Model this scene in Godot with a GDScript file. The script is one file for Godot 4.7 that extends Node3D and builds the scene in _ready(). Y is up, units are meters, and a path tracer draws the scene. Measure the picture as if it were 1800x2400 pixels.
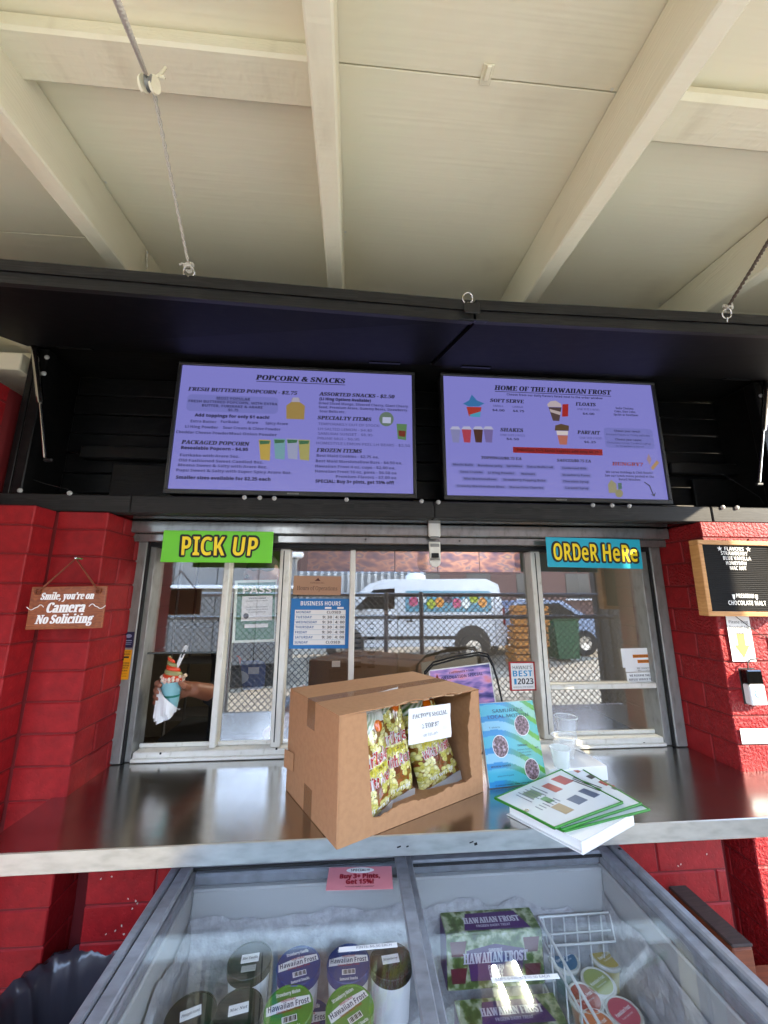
extends Node3D
# Measured from the photograph: a pixel (1800 x 2400) gives a direction only; depth comes from the wall, counter or glass the thing touches.
const EYE := Vector3(0, 1.55, 1.65)
const FOCAL := 905.0
var view: Basis
var M := {}
var fonts := {}
var taken := {}
var mesh_cache := {}
var rng := RandomNumberGenerator.new()

func _ready():
	rng.seed = 7
	view = Basis(Vector3.UP, deg_to_rad(-4.53)) * Basis(Vector3.RIGHT, deg_to_rad(11.83)) * Basis(Vector3.BACK, deg_to_rad(0.07))
	make_camera_and_light()
	make_materials()
	make_roof()
	make_walls()
	make_interior()
	make_window()
	make_counter()
	make_cabinet()
	make_menu_screens()
	make_ropes()
	make_wall_signs()
	make_window_signs()
	make_popcorn_box()
	make_counter_things()
	make_freezer()
	make_freezer_contents()
	make_floor_things()
	make_server()
	make_street()

func make_camera_and_light():
	var cam := Camera3D.new()
	cam.name = "camera"
	add_child(cam)
	cam.transform = Transform3D(view, EYE)
	cam.fov = rad_to_deg(2.0 * atan(1200.0 / FOCAL))
	cam.near = 0.02
	cam.far = 300.0
	cam.current = true
	var env := Environment.new()
	env.background_mode = Environment.BG_SKY
	var sky := Sky.new()
	var sm := ProceduralSkyMaterial.new()
	sm.sky_top_color = Color(0.44, 0.53, 0.66)
	sm.sky_horizon_color = Color(0.85, 0.85, 0.84)
	sm.sky_curve = 0.16
	sm.ground_bottom_color = Color(0.35, 0.33, 0.30)
	sm.ground_horizon_color = Color(0.6, 0.6, 0.58)
	sm.sky_energy_multiplier = 1.9
	sm.sun_angle_max = 12.0
	sky.sky_material = sm
	env.sky = sky
	env.tonemap_mode = Environment.TONE_MAPPER_LINEAR
	env.tonemap_exposure = 6.4
	env.sdfgi_enabled = true
	env.ssao_enabled = true
	env.ssil_enabled = true
	var we := WorldEnvironment.new()
	we.name = "environment"
	we.environment = env
	add_child(we)
	var sun := DirectionalLight3D.new()
	sun.name = "sun"
	sun.light_energy = 1.05
	sun.light_angular_distance = 0.5
	sun.light_color = Color(1.0, 0.94, 0.83)
	sun.shadow_enabled = true
	add_child(sun)
	sun.look_at_from_position(Vector3(0.80, 0.44, 0.43) * 20.0, Vector3.ZERO, Vector3.UP)

# ---------------------------------------------------------------- helpers
func pixel_ray(px, py) -> Vector3:
	return view * Vector3(px - 900.0, 1200.0 - py, -FOCAL)
func on_z(px, py, z) -> Vector3:
	var d := pixel_ray(px, py)
	return EYE + d * ((z - EYE.z) / d.z)
func on_y(px, py, y) -> Vector3:
	var d := pixel_ray(px, py)
	return EYE + d * ((y - EYE.y) / d.y)

func numbered(called: String) -> String:
	var n: int = taken.get(called, 0)
	taken[called] = n + 1
	return called if n == 0 else "%s_%03d" % [called, n]

func tag(o, label, category, group = ""):
	o.set_meta("label", label)
	o.set_meta("category", category)
	if group:
		o.set_meta("group", group)
	return o

func thing(called, label, category, at = Vector3.ZERO, turn = 0.0, group = "") -> Node3D:
	var o := Node3D.new()
	o.name = numbered(called)
	add_child(o)
	o.position = at
	o.rotation.y = turn
	o.set_meta("kind", "thing")
	tag(o, label, category, group)
	return o

func struct(called) -> Node3D:
	var o := Node3D.new()
	o.name = numbered(called)
	add_child(o)
	o.set_meta("kind", "structure")
	return o

func mi(parent, called, mesh, mat, xf = Transform3D()) -> MeshInstance3D:
	var o := MeshInstance3D.new()
	o.name = called
	o.mesh = mesh
	o.material_override = mat
	o.transform = xf
	parent.add_child(o, true)
	return o

func at(p: Vector3, rx = 0.0, ry = 0.0, rz = 0.0) -> Transform3D:
	return Transform3D(Basis.from_euler(Vector3(deg_to_rad(rx), deg_to_rad(ry), deg_to_rad(rz))), p)

func new_st() -> SurfaceTool:
	var st := SurfaceTool.new()
	st.begin(Mesh.PRIMITIVE_TRIANGLES)
	return st

func tri(st: SurfaceTool, a: Vector3, b: Vector3, c: Vector3, out: Vector3):
	var n := (b - a).cross(c - a)
	if n.length_squared() < 1e-16:
		return
	n = n.normalized()
	if n.dot(out) > 0.0:
		var t := b
		b = c
		c = t
	else:
		n = -n
	for v in [a, b, c]:
		st.set_normal(n)
		st.add_vertex(v)

func quad(st, a, b, c, d, out):
	tri(st, a, b, c, out)
	tri(st, a, c, d, out)

func block_into(st: SurfaceTool, size: Vector3, bev: float, xf: Transform3D, wob = 0.0, sd = 0):
	# a box whose edges are cut off
	var h := size * 0.5
	var b: float = minf(bev, minf(h.x, minf(h.y, h.z)) * 0.8)
	var r := RandomNumberGenerator.new()
	r.seed = sd
	var P := {}
	for sx in [-1, 1]:
		for sy in [-1, 1]:
			for sz in [-1, 1]:
				var j := Vector3(r.randf_range(-wob, wob), r.randf_range(-wob, wob), r.randf_range(-wob, wob)) if wob > 0.0 else Vector3.ZERO
				P[[sx, sy, sz, 0]] = xf * (Vector3(sx * h.x, sy * (h.y - b), sz * (h.z - b)) + j)
				P[[sx, sy, sz, 1]] = xf * (Vector3(sx * (h.x - b), sy * h.y, sz * (h.z - b)) + j)
				P[[sx, sy, sz, 2]] = xf * (Vector3(sx * (h.x - b), sy * (h.y - b), sz * h.z) + j)
	var bs := xf.basis
	for s in [-1, 1]:
		quad(st, P[[s, -1, -1, 0]], P[[s, 1, -1, 0]], P[[s, 1, 1, 0]], P[[s, -1, 1, 0]], bs * Vector3(s, 0, 0))
		quad(st, P[[-1, s, -1, 1]], P[[1, s, -1, 1]], P[[1, s, 1, 1]], P[[-1, s, 1, 1]], bs * Vector3(0, s, 0))
		quad(st, P[[-1, -1, s, 2]], P[[1, -1, s, 2]], P[[1, 1, s, 2]], P[[-1, 1, s, 2]], bs * Vector3(0, 0, s))
		for t in [-1, 1]:
			quad(st, P[[s, t, -1, 0]], P[[s, t, 1, 0]], P[[s, t, 1, 1]], P[[s, t, -1, 1]], bs * Vector3(s, t, 0))
			quad(st, P[[s, -1, t, 0]], P[[s, 1, t, 0]], P[[s, 1, t, 2]], P[[s, -1, t, 2]], bs * Vector3(s, 0, t))
			quad(st, P[[-1, s, t, 1]], P[[1, s, t, 1]], P[[1, s, t, 2]], P[[-1, s, t, 2]], bs * Vector3(0, s, t))
			for u in [-1, 1]:
				tri(st, P[[s, t, u, 0]], P[[s, t, u, 1]], P[[s, t, u, 2]], bs * Vector3(s, t, u))

func block_mesh(size: Vector3, bev = 0.003, wob = 0.0, sd = 0) -> ArrayMesh:
	var key := "%.4f %.4f %.4f %.4f %.4f %d" % [size.x, size.y, size.z, bev, wob, sd]
	if not mesh_cache.has(key):
		var st := new_st()
		block_into(st, size, bev, Transform3D(), wob, sd)
		mesh_cache[key] = st.commit()
	return mesh_cache[key]

func box(parent, called, p: Vector3, size: Vector3, mat, bev = 0.003, rot = Vector3.ZERO) -> MeshInstance3D:
	return mi(parent, called, block_mesh(size, bev), mat, at(p, rot.x, rot.y, rot.z))

# a box given by its two corners
func span(parent, called, a: Vector3, b: Vector3, mat, bev = 0.003) -> MeshInstance3D:
	return box(parent, called, (a + b) * 0.5, (b - a).abs(), mat, bev)

# eight corners: the four of one face, then the four of the facing one
func hexa_into(st, p):
	var c := Vector3.ZERO
	for v in p:
		c += v / 8.0
	for f in [[0, 1, 2, 3], [4, 5, 6, 7], [0, 1, 5, 4], [1, 2, 6, 5], [2, 3, 7, 6], [3, 0, 4, 7]]:
		var m: Vector3 = (p[f[0]] + p[f[1]] + p[f[2]] + p[f[3]]) / 4.0
		quad(st, p[f[0]], p[f[1]], p[f[2]], p[f[3]], m - c)
func hexa(parent, called, p, mat) -> MeshInstance3D:
	var st := new_st()
	hexa_into(st, p)
	return mi(parent, called, st.commit(), mat)

# a round bar along points
func tube_into(st: SurfaceTool, pts: Array, rad, sides = 6, caps = true):
	var n := pts.size()
	var rings := []
	var up := Vector3(0.13, 0.98, 0.21).normalized()
	for i in n:
		var t: Vector3 = (pts[mini(i + 1, n - 1)] - pts[maxi(i - 1, 0)]).normalized()
		if absf(t.dot(up)) > 0.97:
			up = Vector3(0.9, 0.1, 0.4).normalized()
		var u := t.cross(up).normalized()
		up = u.cross(t).normalized()
		var r: float = rad[i] if rad is Array else rad
		var ring := []
		for k in sides:
			var a: float = TAU * k / sides
			var dir := u * cos(a) + up * sin(a)
			ring.append([pts[i] + dir * r, dir])
		rings.append(ring)
	for i in n - 1:
		for k in sides:
			var l: int = (k + 1) % sides
			var a = rings[i][k]
			var b = rings[i][l]
			var c = rings[i + 1][l]
			var d = rings[i + 1][k]
			for v in [a, c, b, a, d, c] if (b[0] - a[0]).cross(c[0] - a[0]).dot(a[1]) > 0.0 else [a, b, c, a, c, d]:
				st.set_normal(v[1])
				st.add_vertex(v[0])
	if caps:
		for e in [0, n - 1]:
			var out: Vector3 = (pts[e] - pts[1 if e == 0 else n - 2]).normalized()
			for k in range(1, sides - 1):
				tri(st, rings[e][0][0], rings[e][k][0], rings[e][k + 1][0], out)
func tube(parent, called, pts: Array, rad, mat, sides = 6) -> MeshInstance3D:
	var st := new_st()
	tube_into(st, pts, rad, sides)
	return mi(parent, called, st.commit(), mat)

# a turned shape: profile of (radius, height) from bottom to top; flat shading breaks where given twice
func lathe_into(st: SurfaceTool, prof: Array, segs = 24, xf = Transform3D(), wave = 0.0, waves = 0):
	for i in prof.size() - 1:
		var p: Vector2 = prof[i]
		var q: Vector2 = prof[i + 1]
		if p.is_equal_approx(q):
			continue
		var nn := Vector2(q.y - p.y, p.x - q.x).normalized()
		for k in segs:
			var v := []
			for e in [[p, k], [p, k + 1], [q, k + 1], [q, k]]:
				var a: float = TAU * e[1] / segs
				var r: float = e[0].x * (1.0 + wave * sin(a * waves))
				v.append([xf * Vector3(r * cos(a), e[0].y, r * sin(a)), (xf.basis * Vector3(nn.x * cos(a), nn.y, nn.x * sin(a))).normalized()])
			for o in [[0, 1, 2], [0, 2, 3]]:
				var A = v[o[0]]
				var B = v[o[1]]
				var C = v[o[2]]
				if (B[0] - A[0]).cross(C[0] - A[0]).dot(A[1] + B[1] + C[1]) > 0.0:
					var t = B
					B = C
					C = t
				for w in [A, B, C]:
					st.set_normal(w[1])
					st.add_vertex(w[0])
func lathe(parent, called, prof, mat, xf = Transform3D(), segs = 24) -> MeshInstance3D:
	var st := new_st()
	lathe_into(st, prof, segs)
	return mi(parent, called, st.commit(), mat, xf)

# a flat outline given thickness, in its own xy plane, front at z = 0
func prism_into(st: SurfaceTool, poly: PackedVector2Array, depth: float, xf = Transform3D()):
	var idx := Geometry2D.triangulate_polygon(poly)
	for z in [0.0, -depth]:
		var out: Vector3 = xf.basis * Vector3(0, 0, 1.0 if z == 0.0 else -1.0)
		for i in range(0, idx.size(), 3):
			var v := []
			for k in 3:
				var p := poly[idx[i + k]]
				v.append(xf * Vector3(p.x, p.y, z))
			tri(st, v[0], v[1], v[2], out)
	var ccw := not Geometry2D.is_polygon_clockwise(poly)
	for i in poly.size():
		var p := poly[i]
		var q := poly[(i + 1) % poly.size()]
		var n2 := Vector2(q.y - p.y, p.x - q.x) * (1.0 if ccw else -1.0)
		quad(st, xf * Vector3(p.x, p.y, 0), xf * Vector3(q.x, q.y, 0), xf * Vector3(q.x, q.y, -depth), xf * Vector3(p.x, p.y, -depth), xf.basis * Vector3(n2.x, n2.y, 0))
func prism(parent, called, poly, depth, mat, xf = Transform3D()) -> MeshInstance3D:
	var st := new_st()
	prism_into(st, poly, depth, xf)
	return mi(parent, called, st.commit(), mat)

func prism_mesh(poly, depth) -> ArrayMesh:
	var st := new_st()
	prism_into(st, poly, depth)
	return st.commit()

func rect(w: float, h: float, cx = 0.0, cy = 0.0) -> PackedVector2Array:
	return PackedVector2Array([Vector2(cx - w / 2, cy - h / 2), Vector2(cx + w / 2, cy - h / 2), Vector2(cx + w / 2, cy + h / 2), Vector2(cx - w / 2, cy + h / 2)])
func rounded(w: float, h: float, r: float, cx = 0.0, cy = 0.0, n = 4) -> PackedVector2Array:
	var o := PackedVector2Array()
	for c in [[1, 1, 0.0], [-1, 1, 90.0], [-1, -1, 180.0], [1, -1, 270.0]]:
		for k in n + 1:
			var a := deg_to_rad(c[2] + 90.0 * k / n)
			o.append(Vector2(cx + c[0] * (w / 2 - r) + r * cos(a), cy + c[1] * (h / 2 - r) + r * sin(a)))
	return o
func oval(rx: float, ry: float, cx = 0.0, cy = 0.0, n = 20) -> PackedVector2Array:
	var o := PackedVector2Array()
	for k in n:
		o.append(Vector2(cx + rx * cos(TAU * k / n), cy + ry * sin(TAU * k / n)))
	return o

# lettering: lines are [text, x, y, letter height, width (0 = natural), font, align 0 left / 1 centre, slant]; printed on the plane z = lift of the parent
func print_into(st: SurfaceTool, line: Array, lift: float, bend = null):
	var text: String = line[0]
	var h: float = line[3]
	var w: float = line[4] if line.size() > 4 else 0.0
	var f: String = line[5] if line.size() > 5 else "sans"
	var align: int = line[6] if line.size() > 6 else 1
	var slant: float = line[7] if line.size() > 7 else 0.0
	var key := f + "|" + text
	if not mesh_cache.has(key):
		var tm := TextMesh.new()
		tm.font = fonts[f]
		tm.font_size = 48
		tm.pixel_size = 1.0 / 48.0
		tm.depth = 0.0
		tm.curve_step = 3.0
		tm.text = text
		tm.horizontal_alignment = HORIZONTAL_ALIGNMENT_LEFT
		mesh_cache[key] = [tm.surface_get_arrays(0), tm.get_aabb()]
	var arr: Array = mesh_cache[key][0]
	var bb: AABB = mesh_cache[key][1]
	var sy := h / 0.72
	var sx := sy if w <= 0.0 else w / bb.size.x
	var x0: float = line[1] - (bb.size.x * sx * 0.5 if align == 1 else 0.0)
	var vs: PackedVector3Array = arr[Mesh.ARRAY_VERTEX]
	var ids = arr[Mesh.ARRAY_INDEX]
	var n: int = vs.size() if ids == null else ids.size()
	for i in range(0, n, 3):
		var t := []
		for k in 3:
			var v: Vector3 = vs[i + k if ids == null else ids[i + k]]
			var q := Vector3(x0 + (v.x - bb.position.x) * sx + slant * v.y * sy, line[2] + v.y * sy, lift)
			t.append(bend.call(q) if bend else q)
		if bend:
			tri(st, t[0], t[1], t[2], Vector3(0, 0, 1))
		else:
			tri(st, t[0], t[1], t[2], Vector3(0, 0, 1))
func lettering(parent, lines: Array, mat, lift = 0.0008, called = "lettering", bend = null) -> MeshInstance3D:
	var st := new_st()
	for l in lines:
		# heavier cuts are laid over themselves, each a hair higher
		var f: String = l[5] if l.size() > 5 else "sans"
		var by: Array = {"fat": [0.045, 4], "fatter": [0.085, 10], "rim": [0.05, 8], "heavyserif": [0.045, 2]}.get(f, [0.0, 1])
		for k in by[1]:
			var c: Array = l.duplicate()
			if by[1] > 1:
				c[1] = l[1] + by[0] * l[3] * cos(TAU * k / by[1])
				c[2] = l[2] + by[0] * l[3] * sin(TAU * k / by[1])
			print_into(st, c, lift + 0.00003 * k, bend)
	return mi(parent, called, st.commit(), mat)
func shapes(parent, called, polys: Array, mat, lift = 0.0005) -> MeshInstance3D:
	var st := new_st()
	for p in polys:
		var idx := Geometry2D.triangulate_polygon(p)
		for i in range(0, idx.size(), 3):
			tri(st, Vector3(p[idx[i]].x, p[idx[i]].y, lift), Vector3(p[idx[i + 1]].x, p[idx[i + 1]].y, lift), Vector3(p[idx[i + 2]].x, p[idx[i + 2]].y, lift), Vector3(0, 0, 1))
	return mi(parent, called, st.commit(), mat)

# ---------------------------------------------------------------- materials
func noise(freq: float, kind = FastNoiseLite.TYPE_SIMPLEX_SMOOTH, octaves = 4, sd = 1) -> FastNoiseLite:
	var n := FastNoiseLite.new()
	n.noise_type = kind
	n.frequency = freq
	n.fractal_octaves = octaves
	n.seed = sd
	return n

func noise_tex(n: FastNoiseLite, ramp = null, size = 512) -> NoiseTexture2D:
	var t := NoiseTexture2D.new()
	t.width = size
	t.height = size
	t.seamless = true
	t.noise = n
	if ramp:
		var g := Gradient.new()
		var offs := PackedFloat32Array()
		var cols := PackedColorArray()
		for r in ramp:
			offs.append(r[0])
			cols.append(r[1])
		g.offsets = offs
		g.colors = cols
		t.color_ramp = g
	return t

func mat(c: Color, rough = 0.6, metal = 0.0) -> StandardMaterial3D:
	var m := StandardMaterial3D.new()
	m.albedo_color = c
	m.roughness = rough
	m.metallic = metal
	return m

func tri_map(m: StandardMaterial3D, scale: Vector3, world = true):
	m.uv1_triplanar = true
	m.uv1_world_triplanar = world
	m.uv1_scale = scale
	m.uv1_triplanar_sharpness = 8.0

func glow(c: Color, energy: float) -> StandardMaterial3D:
	var m := mat(c, 0.3)
	m.emission_enabled = true
	m.emission = c
	m.emission_energy_multiplier = energy
	m.albedo_color = Color(0.06, 0.06, 0.065)
	return m

func pane_mat(share: float, tint = Color(1, 1, 1)) -> StandardMaterial3D:
	# coated glass: a share of the light is mirrored, the rest passes
	var m := mat(Color(tint, share), 0.015, 1.0)
	m.transparency = BaseMaterial3D.TRANSPARENCY_ALPHA
	var im := Image.create(4, 4, false, Image.FORMAT_RGBA8)
	im.fill(Color.WHITE)
	m.albedo_texture = ImageTexture.create_from_image(im)
	return m

func grain_image(w: int, h: int, base: Color, dark: Color, sd: int, stretch: float, knots = 0.0) -> ImageTexture:
	var im := Image.create(w, h, false, Image.FORMAT_RGB8)
	var n := noise(0.02, FastNoiseLite.TYPE_SIMPLEX_SMOOTH, 3, sd)
	var n2 := noise(0.09, FastNoiseLite.TYPE_SIMPLEX_SMOOTH, 3, sd + 5)
	for y in h:
		for x in w:
			var warp: float = n.get_noise_2d(x * 0.7, y * stretch * 3.0) * 14.0 * (1.0 + knots)
			var v: float = 0.5 + 0.5 * sin((y + warp) * 0.35) * n.get_noise_2d(y * 3.0, x * 0.15) * 2.0
			v = clampf(v * 0.6 + 0.4 * (0.5 + n2.get_noise_2d(x * stretch, y * 4.0)), 0.0, 1.0)
			im.set_pixel(x, y, base.lerp(dark, v))
	return ImageTexture.create_from_image(im)

func make_materials():
	for f in [["sans", "Droid Sans", 400, 0.0, 0.0], ["bold", "Droid Sans", 700, 0.0, 0.0], ["serif", "Droid Serif", 400, 0.0, 0.0], ["serifbold", "Droid Serif", 700, 0.0, 0.0], ["mono", "Droid Sans Mono", 400, 0.0, 0.0], ["fat", "Droid Sans", 700, 0.0, 0.0], ["fatter", "Droid Sans", 700, 0.0, 0.0], ["rim", "Droid Sans", 700, 0.0, 0.0], ["heavyserif", "Droid Serif", 700, 0.0, 0.0]]:
		var s := SystemFont.new()
		s.font_names = PackedStringArray([f[1]])
		s.font_weight = f[2]
		fonts[f[0]] = s
	# cream roof paint over wood: faint stretched grain and grime
	var cream := mat(Color(1, 1, 1), 0.55)
	cream.albedo_texture = noise_tex(noise(0.006, FastNoiseLite.TYPE_SIMPLEX_SMOOTH, 5, 3), [[0.0, Color(0.865, 0.83, 0.715)], [0.3, Color(0.91, 0.88, 0.765)], [1.0, Color(0.925, 0.895, 0.785)]])
	cream.heightmap_enabled = true
	cream.heightmap_texture = grain_image(512, 512, Color.WHITE, Color.BLACK, 11, 0.05)
	cream.heightmap_scale = 0.042
	tri_map(cream, Vector3(0.55, 0.8, 0.8), true)
	M.cream = cream
	var creamb := cream.duplicate()
	creamb.heightmap_scale = 0.07
	creamb.uv1_scale = Vector3(2.6, 2.6, 0.9)
	creamb.heightmap_texture = grain_image(512, 512, Color.WHITE, Color.BLACK, 19, 0.04, 1.0)
	M.cream_beam = creamb
	# red painted block
	var red := mat(Color(1, 1, 1), 0.55)
	red.metallic_specular = 0.38
	red.albedo_texture = noise_tex(noise(0.012, FastNoiseLite.TYPE_SIMPLEX_SMOOTH, 5, 21), [[0.0, Color(0.485, 0.062, 0.078)], [0.5, Color(0.53, 0.07, 0.086)], [0.9, Color(0.565, 0.085, 0.10)], [1.0, Color(0.63, 0.18, 0.175)]])
	red.heightmap_enabled = true
	red.heightmap_texture = noise_tex(noise(0.045, FastNoiseLite.TYPE_CELLULAR, 3, 5), [[0.0, Color.BLACK], [0.35, Color(0.7, 0.7, 0.7)], [1.0, Color.WHITE]], 512)
	red.heightmap_scale = 0.09
	tri_map(red, Vector3(3.2, 3.2, 3.2))
	M.red = red
	var rough := red.duplicate()
	rough.heightmap_texture = noise_tex(noise(0.03, FastNoiseLite.TYPE_SIMPLEX_SMOOTH, 5, 15), [[0.0, Color.BLACK], [0.42, Color(0.35, 0.35, 0.35)], [0.55, Color(0.9, 0.9, 0.9)], [1.0, Color.WHITE]], 512)
	rough.heightmap_scale = 0.34
	rough.uv1_scale = Vector3(4.5, 4.5, 4.5)
	M.red_rough = rough
	M.red_mortar = mat(Color(0.40, 0.06, 0.07), 0.7)
	# black paint on wood, glossy
	var black := mat(Color(1, 1, 1), 0.34)
	black.metallic_specular = 0.3
	black.albedo_texture = noise_tex(noise(0.02, FastNoiseLite.TYPE_SIMPLEX_SMOOTH, 4, 31), [[0.0, Color(0.05, 0.048, 0.047)], [0.6, Color(0.07, 0.068, 0.067)], [1.0, Color(0.11, 0.105, 0.10)]])
	black.heightmap_enabled = true
	black.heightmap_texture = grain_image(512, 256, Color.WHITE, Color.BLACK, 41, 0.05)
	black.heightmap_scale = 0.05
	tri_map(black, Vector3(1.6, 3.0, 1.6))
	M.black = black
	var worn := black.duplicate()
	worn.roughness = 0.5
	worn.albedo_texture = grain_image(512, 256, Color(0.10, 0.098, 0.096), Color(0.22, 0.215, 0.205), 47, 0.04)
	worn.uv1_scale = Vector3(1.1, 5.0, 5.0)
	worn.heightmap_texture = worn.albedo_texture
	worn.heightmap_scale = 0.1
	M.black_worn = worn
	var gloss := black.duplicate()
	gloss.roughness = 0.55
	gloss.heightmap_scale = 0.012
	gloss.metallic_specular = 0.2
	M.black_gloss = gloss
	M.plastic_black = mat(Color(0.06, 0.06, 0.065), 0.4)
	M.bumper = mat(Color(0.62, 0.62, 0.60), 0.5)
	# metals
	var steel := mat(Color(0.74, 0.73, 0.71), 0.17, 1.0)
	steel.roughness_texture = noise_tex(noise(0.011, FastNoiseLite.TYPE_SIMPLEX_SMOOTH, 5, 51), [[0.0, Color(0.78, 0.78, 0.78)], [1.0, Color(1, 1, 1)]])
	steel.roughness = 0.23
	tri_map(steel, Vector3(0.5, 6, 6))
	M.steel = steel
	var scuffed := mat(Color(1, 1, 1), 0.34, 1.0)
	scuffed.albedo_texture = noise_tex(noise(0.03, FastNoiseLite.TYPE_SIMPLEX_SMOOTH, 5, 71), [[0.0, Color(0.66, 0.65, 0.63)], [0.5, Color(0.74, 0.73, 0.71)], [1.0, Color(0.79, 0.78, 0.76)]])
	tri_map(scuffed, Vector3(0.7, 2, 2))
	M.steel_edge = scuffed
	var alu := mat(Color(1, 1, 1), 0.42, 0.15)
	alu.albedo_texture = noise_tex(noise(0.02, FastNoiseLite.TYPE_SIMPLEX_SMOOTH, 5, 81), [[0.0, Color(0.74, 0.72, 0.66)], [0.25, Color(0.85, 0.84, 0.79)], [1.0, Color(0.88, 0.87, 0.83)]])
	tri_map(alu, Vector3(3, 1.2, 3))
	M.alu = alu
	var alud := mat(Color(1, 1, 1), 0.45, 0.4)
	alud.albedo_texture = noise_tex(noise(0.02, FastNoiseLite.TYPE_SIMPLEX_SMOOTH, 5, 83), [[0.0, Color(0.47, 0.46, 0.44)], [0.4, Color(0.55, 0.55, 0.53)], [1.0, Color(0.59, 0.59, 0.57)]])
	tri_map(alud, Vector3(3, 1.2, 3))
	M.alu_dark = alud
	var hd := alud.duplicate()
	hd.roughness = 0.16
	hd.metallic = 0.65
	M.header = hd
	var sf := black.duplicate()
	sf.roughness = 0.1
	sf.heightmap_scale = 0.006
	M.soffit = sf
	M.rubber = mat(Color(0.05, 0.05, 0.05), 0.7)
	M.chrome = mat(Color(0.75, 0.74, 0.72), 0.2, 1.0)
	M.galvanised = mat(Color(0.62, 0.63, 0.63), 0.4, 0.8)
	M.pane = pane_mat(0.14)
	M.lid_glass = pane_mat(0.075, Color(0.96, 1.0, 0.98))
	M.white = mat(Color(0.87, 0.87, 0.86), 0.5)
	M.paper = mat(Color(0.88, 0.88, 0.87), 0.6)
	M.ink = mat(Color(0.07, 0.07, 0.08), 0.6)
	M.ink_grey = mat(Color(0.35, 0.35, 0.37), 0.6)
	M.white_ink = mat(Color(0.9, 0.9, 0.89), 0.5)
	# wood
	var sign := mat(Color(1, 1, 1), 0.35)
	sign.albedo_texture = grain_image(256, 256, Color(0.62, 0.36, 0.18), Color(0.42, 0.20, 0.09), 91, 0.06, 1.0)
	tri_map(sign, Vector3(4, 4, 4))
	M.sign_wood = sign
	var pine := mat(Color(1, 1, 1), 0.45)
	pine.albedo_texture = grain_image(256, 256, Color(0.83, 0.62, 0.38), Color(0.72, 0.50, 0.28), 93, 0.06)
	tri_map(pine, Vector3(3, 3, 3))
	M.pine = pine
	var old := mat(Color(1, 1, 1), 0.6)
	old.albedo_texture = grain_image(256, 256, Color(0.52, 0.26, 0.12), Color(0.36, 0.16, 0.07), 95, 0.06)
	tri_map(old, Vector3(3, 3, 3))
	M.old_wood = old
	M.weathered = mat(Color(1, 1, 1), 0.8)
	M.weathered.albedo_texture = grain_image(256, 256, Color(0.17, 0.13, 0.115), Color(0.30, 0.23, 0.20), 97, 0.06)
	tri_map(M.weathered, Vector3(4, 4, 4))
	# cardboard
	var card := mat(Color(1, 1, 1), 0.75)
	card.albedo_texture = noise_tex(noise(0.03, FastNoiseLite.TYPE_SIMPLEX_SMOOTH, 5, 101), [[0.0, Color(0.635, 0.46, 0.31)], [0.5, Color(0.665, 0.485, 0.33)], [1.0, Color(0.685, 0.505, 0.345)]])
	tri_map(card, Vector3(3, 3, 3), false)
	M.card = card
	M.tape = mat(Color(0.60, 0.42, 0.27, 0.28), 0.15)
	M.tape.transparency = BaseMaterial3D.TRANSPARENCY_ALPHA
	M.tape.albedo_texture = noise_tex(noise(0.01), [[0.0, Color(0.9, 0.9, 0.9)], [1.0, Color(1, 1, 1)]], 64)
	# ground
	var conc := mat(Color(1, 1, 1), 0.85)
	conc.albedo_texture = noise_tex(noise(0.01, FastNoiseLite.TYPE_SIMPLEX_SMOOTH, 6, 111), [[0.0, Color(0.60, 0.57, 0.51)], [0.5, Color(0.71, 0.68, 0.61)], [1.0, Color(0.77, 0.74, 0.67)]])
	tri_map(conc, Vector3(0.5, 0.5, 0.5))
	M.concrete = conc
	var asp := mat(Color(1, 1, 1), 0.9)
	asp.albedo_texture = noise_tex(noise(0.02, FastNoiseLite.TYPE_SIMPLEX_SMOOTH, 6, 113), [[0.0, Color(0.52, 0.47, 0.40)], [0.5, Color(0.66, 0.60, 0.51)], [1.0, Color(0.73, 0.68, 0.58)]])
	tri_map(asp, Vector3(0.35, 0.35, 0.35))
	M.lot = asp
	M.link = mat(Color(0.27, 0.27, 0.27), 0.6, 0.3)
	M.freezer_grey = mat(Color(0.55, 0.57, 0.59), 0.35, 0.25)
	var fr := mat(Color(1, 1, 1), 0.38, 0.3)
	fr.albedo_texture = noise_tex(noise(0.02, FastNoiseLite.TYPE_SIMPLEX_SMOOTH, 5, 121), [[0.0, Color(0.47, 0.48, 0.49)], [0.5, Color(0.54, 0.55, 0.57)], [1.0, Color(0.58, 0.60, 0.62)]])
	tri_map(fr, Vector3(1.5, 1.5, 3))
	M.freezer_grey = fr
	M.freezer_white = mat(Color(0.64, 0.645, 0.635), 0.4)
	var frost := mat(Color(1, 1, 1), 0.8)
	frost.albedo_texture = noise_tex(noise(0.015, FastNoiseLite.TYPE_SIMPLEX_SMOOTH, 5, 131), [[0.0, Color(0.55, 0.55, 0.55)], [0.5, Color(0.62, 0.62, 0.62)], [1.0, Color(0.69, 0.69, 0.69)]])
	frost.heightmap_enabled = true
	frost.heightmap_texture = noise_tex(noise(0.03, FastNoiseLite.TYPE_SIMPLEX_SMOOTH, 5, 133))
	frost.heightmap_scale = 0.18
	tri_map(frost, Vector3(3, 3, 3))
	M.frost = frost
	M.rope = mat(Color(0.74, 0.71, 0.65), 0.9)
	M.skin = mat(Color(0.56, 0.36, 0.27), 0.5)
	M.skin.subsurf_scatter_enabled = true
	M.skin.subsurf_scatter_strength = 0.1
	M.cloth_black = mat(Color(0.07, 0.07, 0.075), 0.9)

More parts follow.
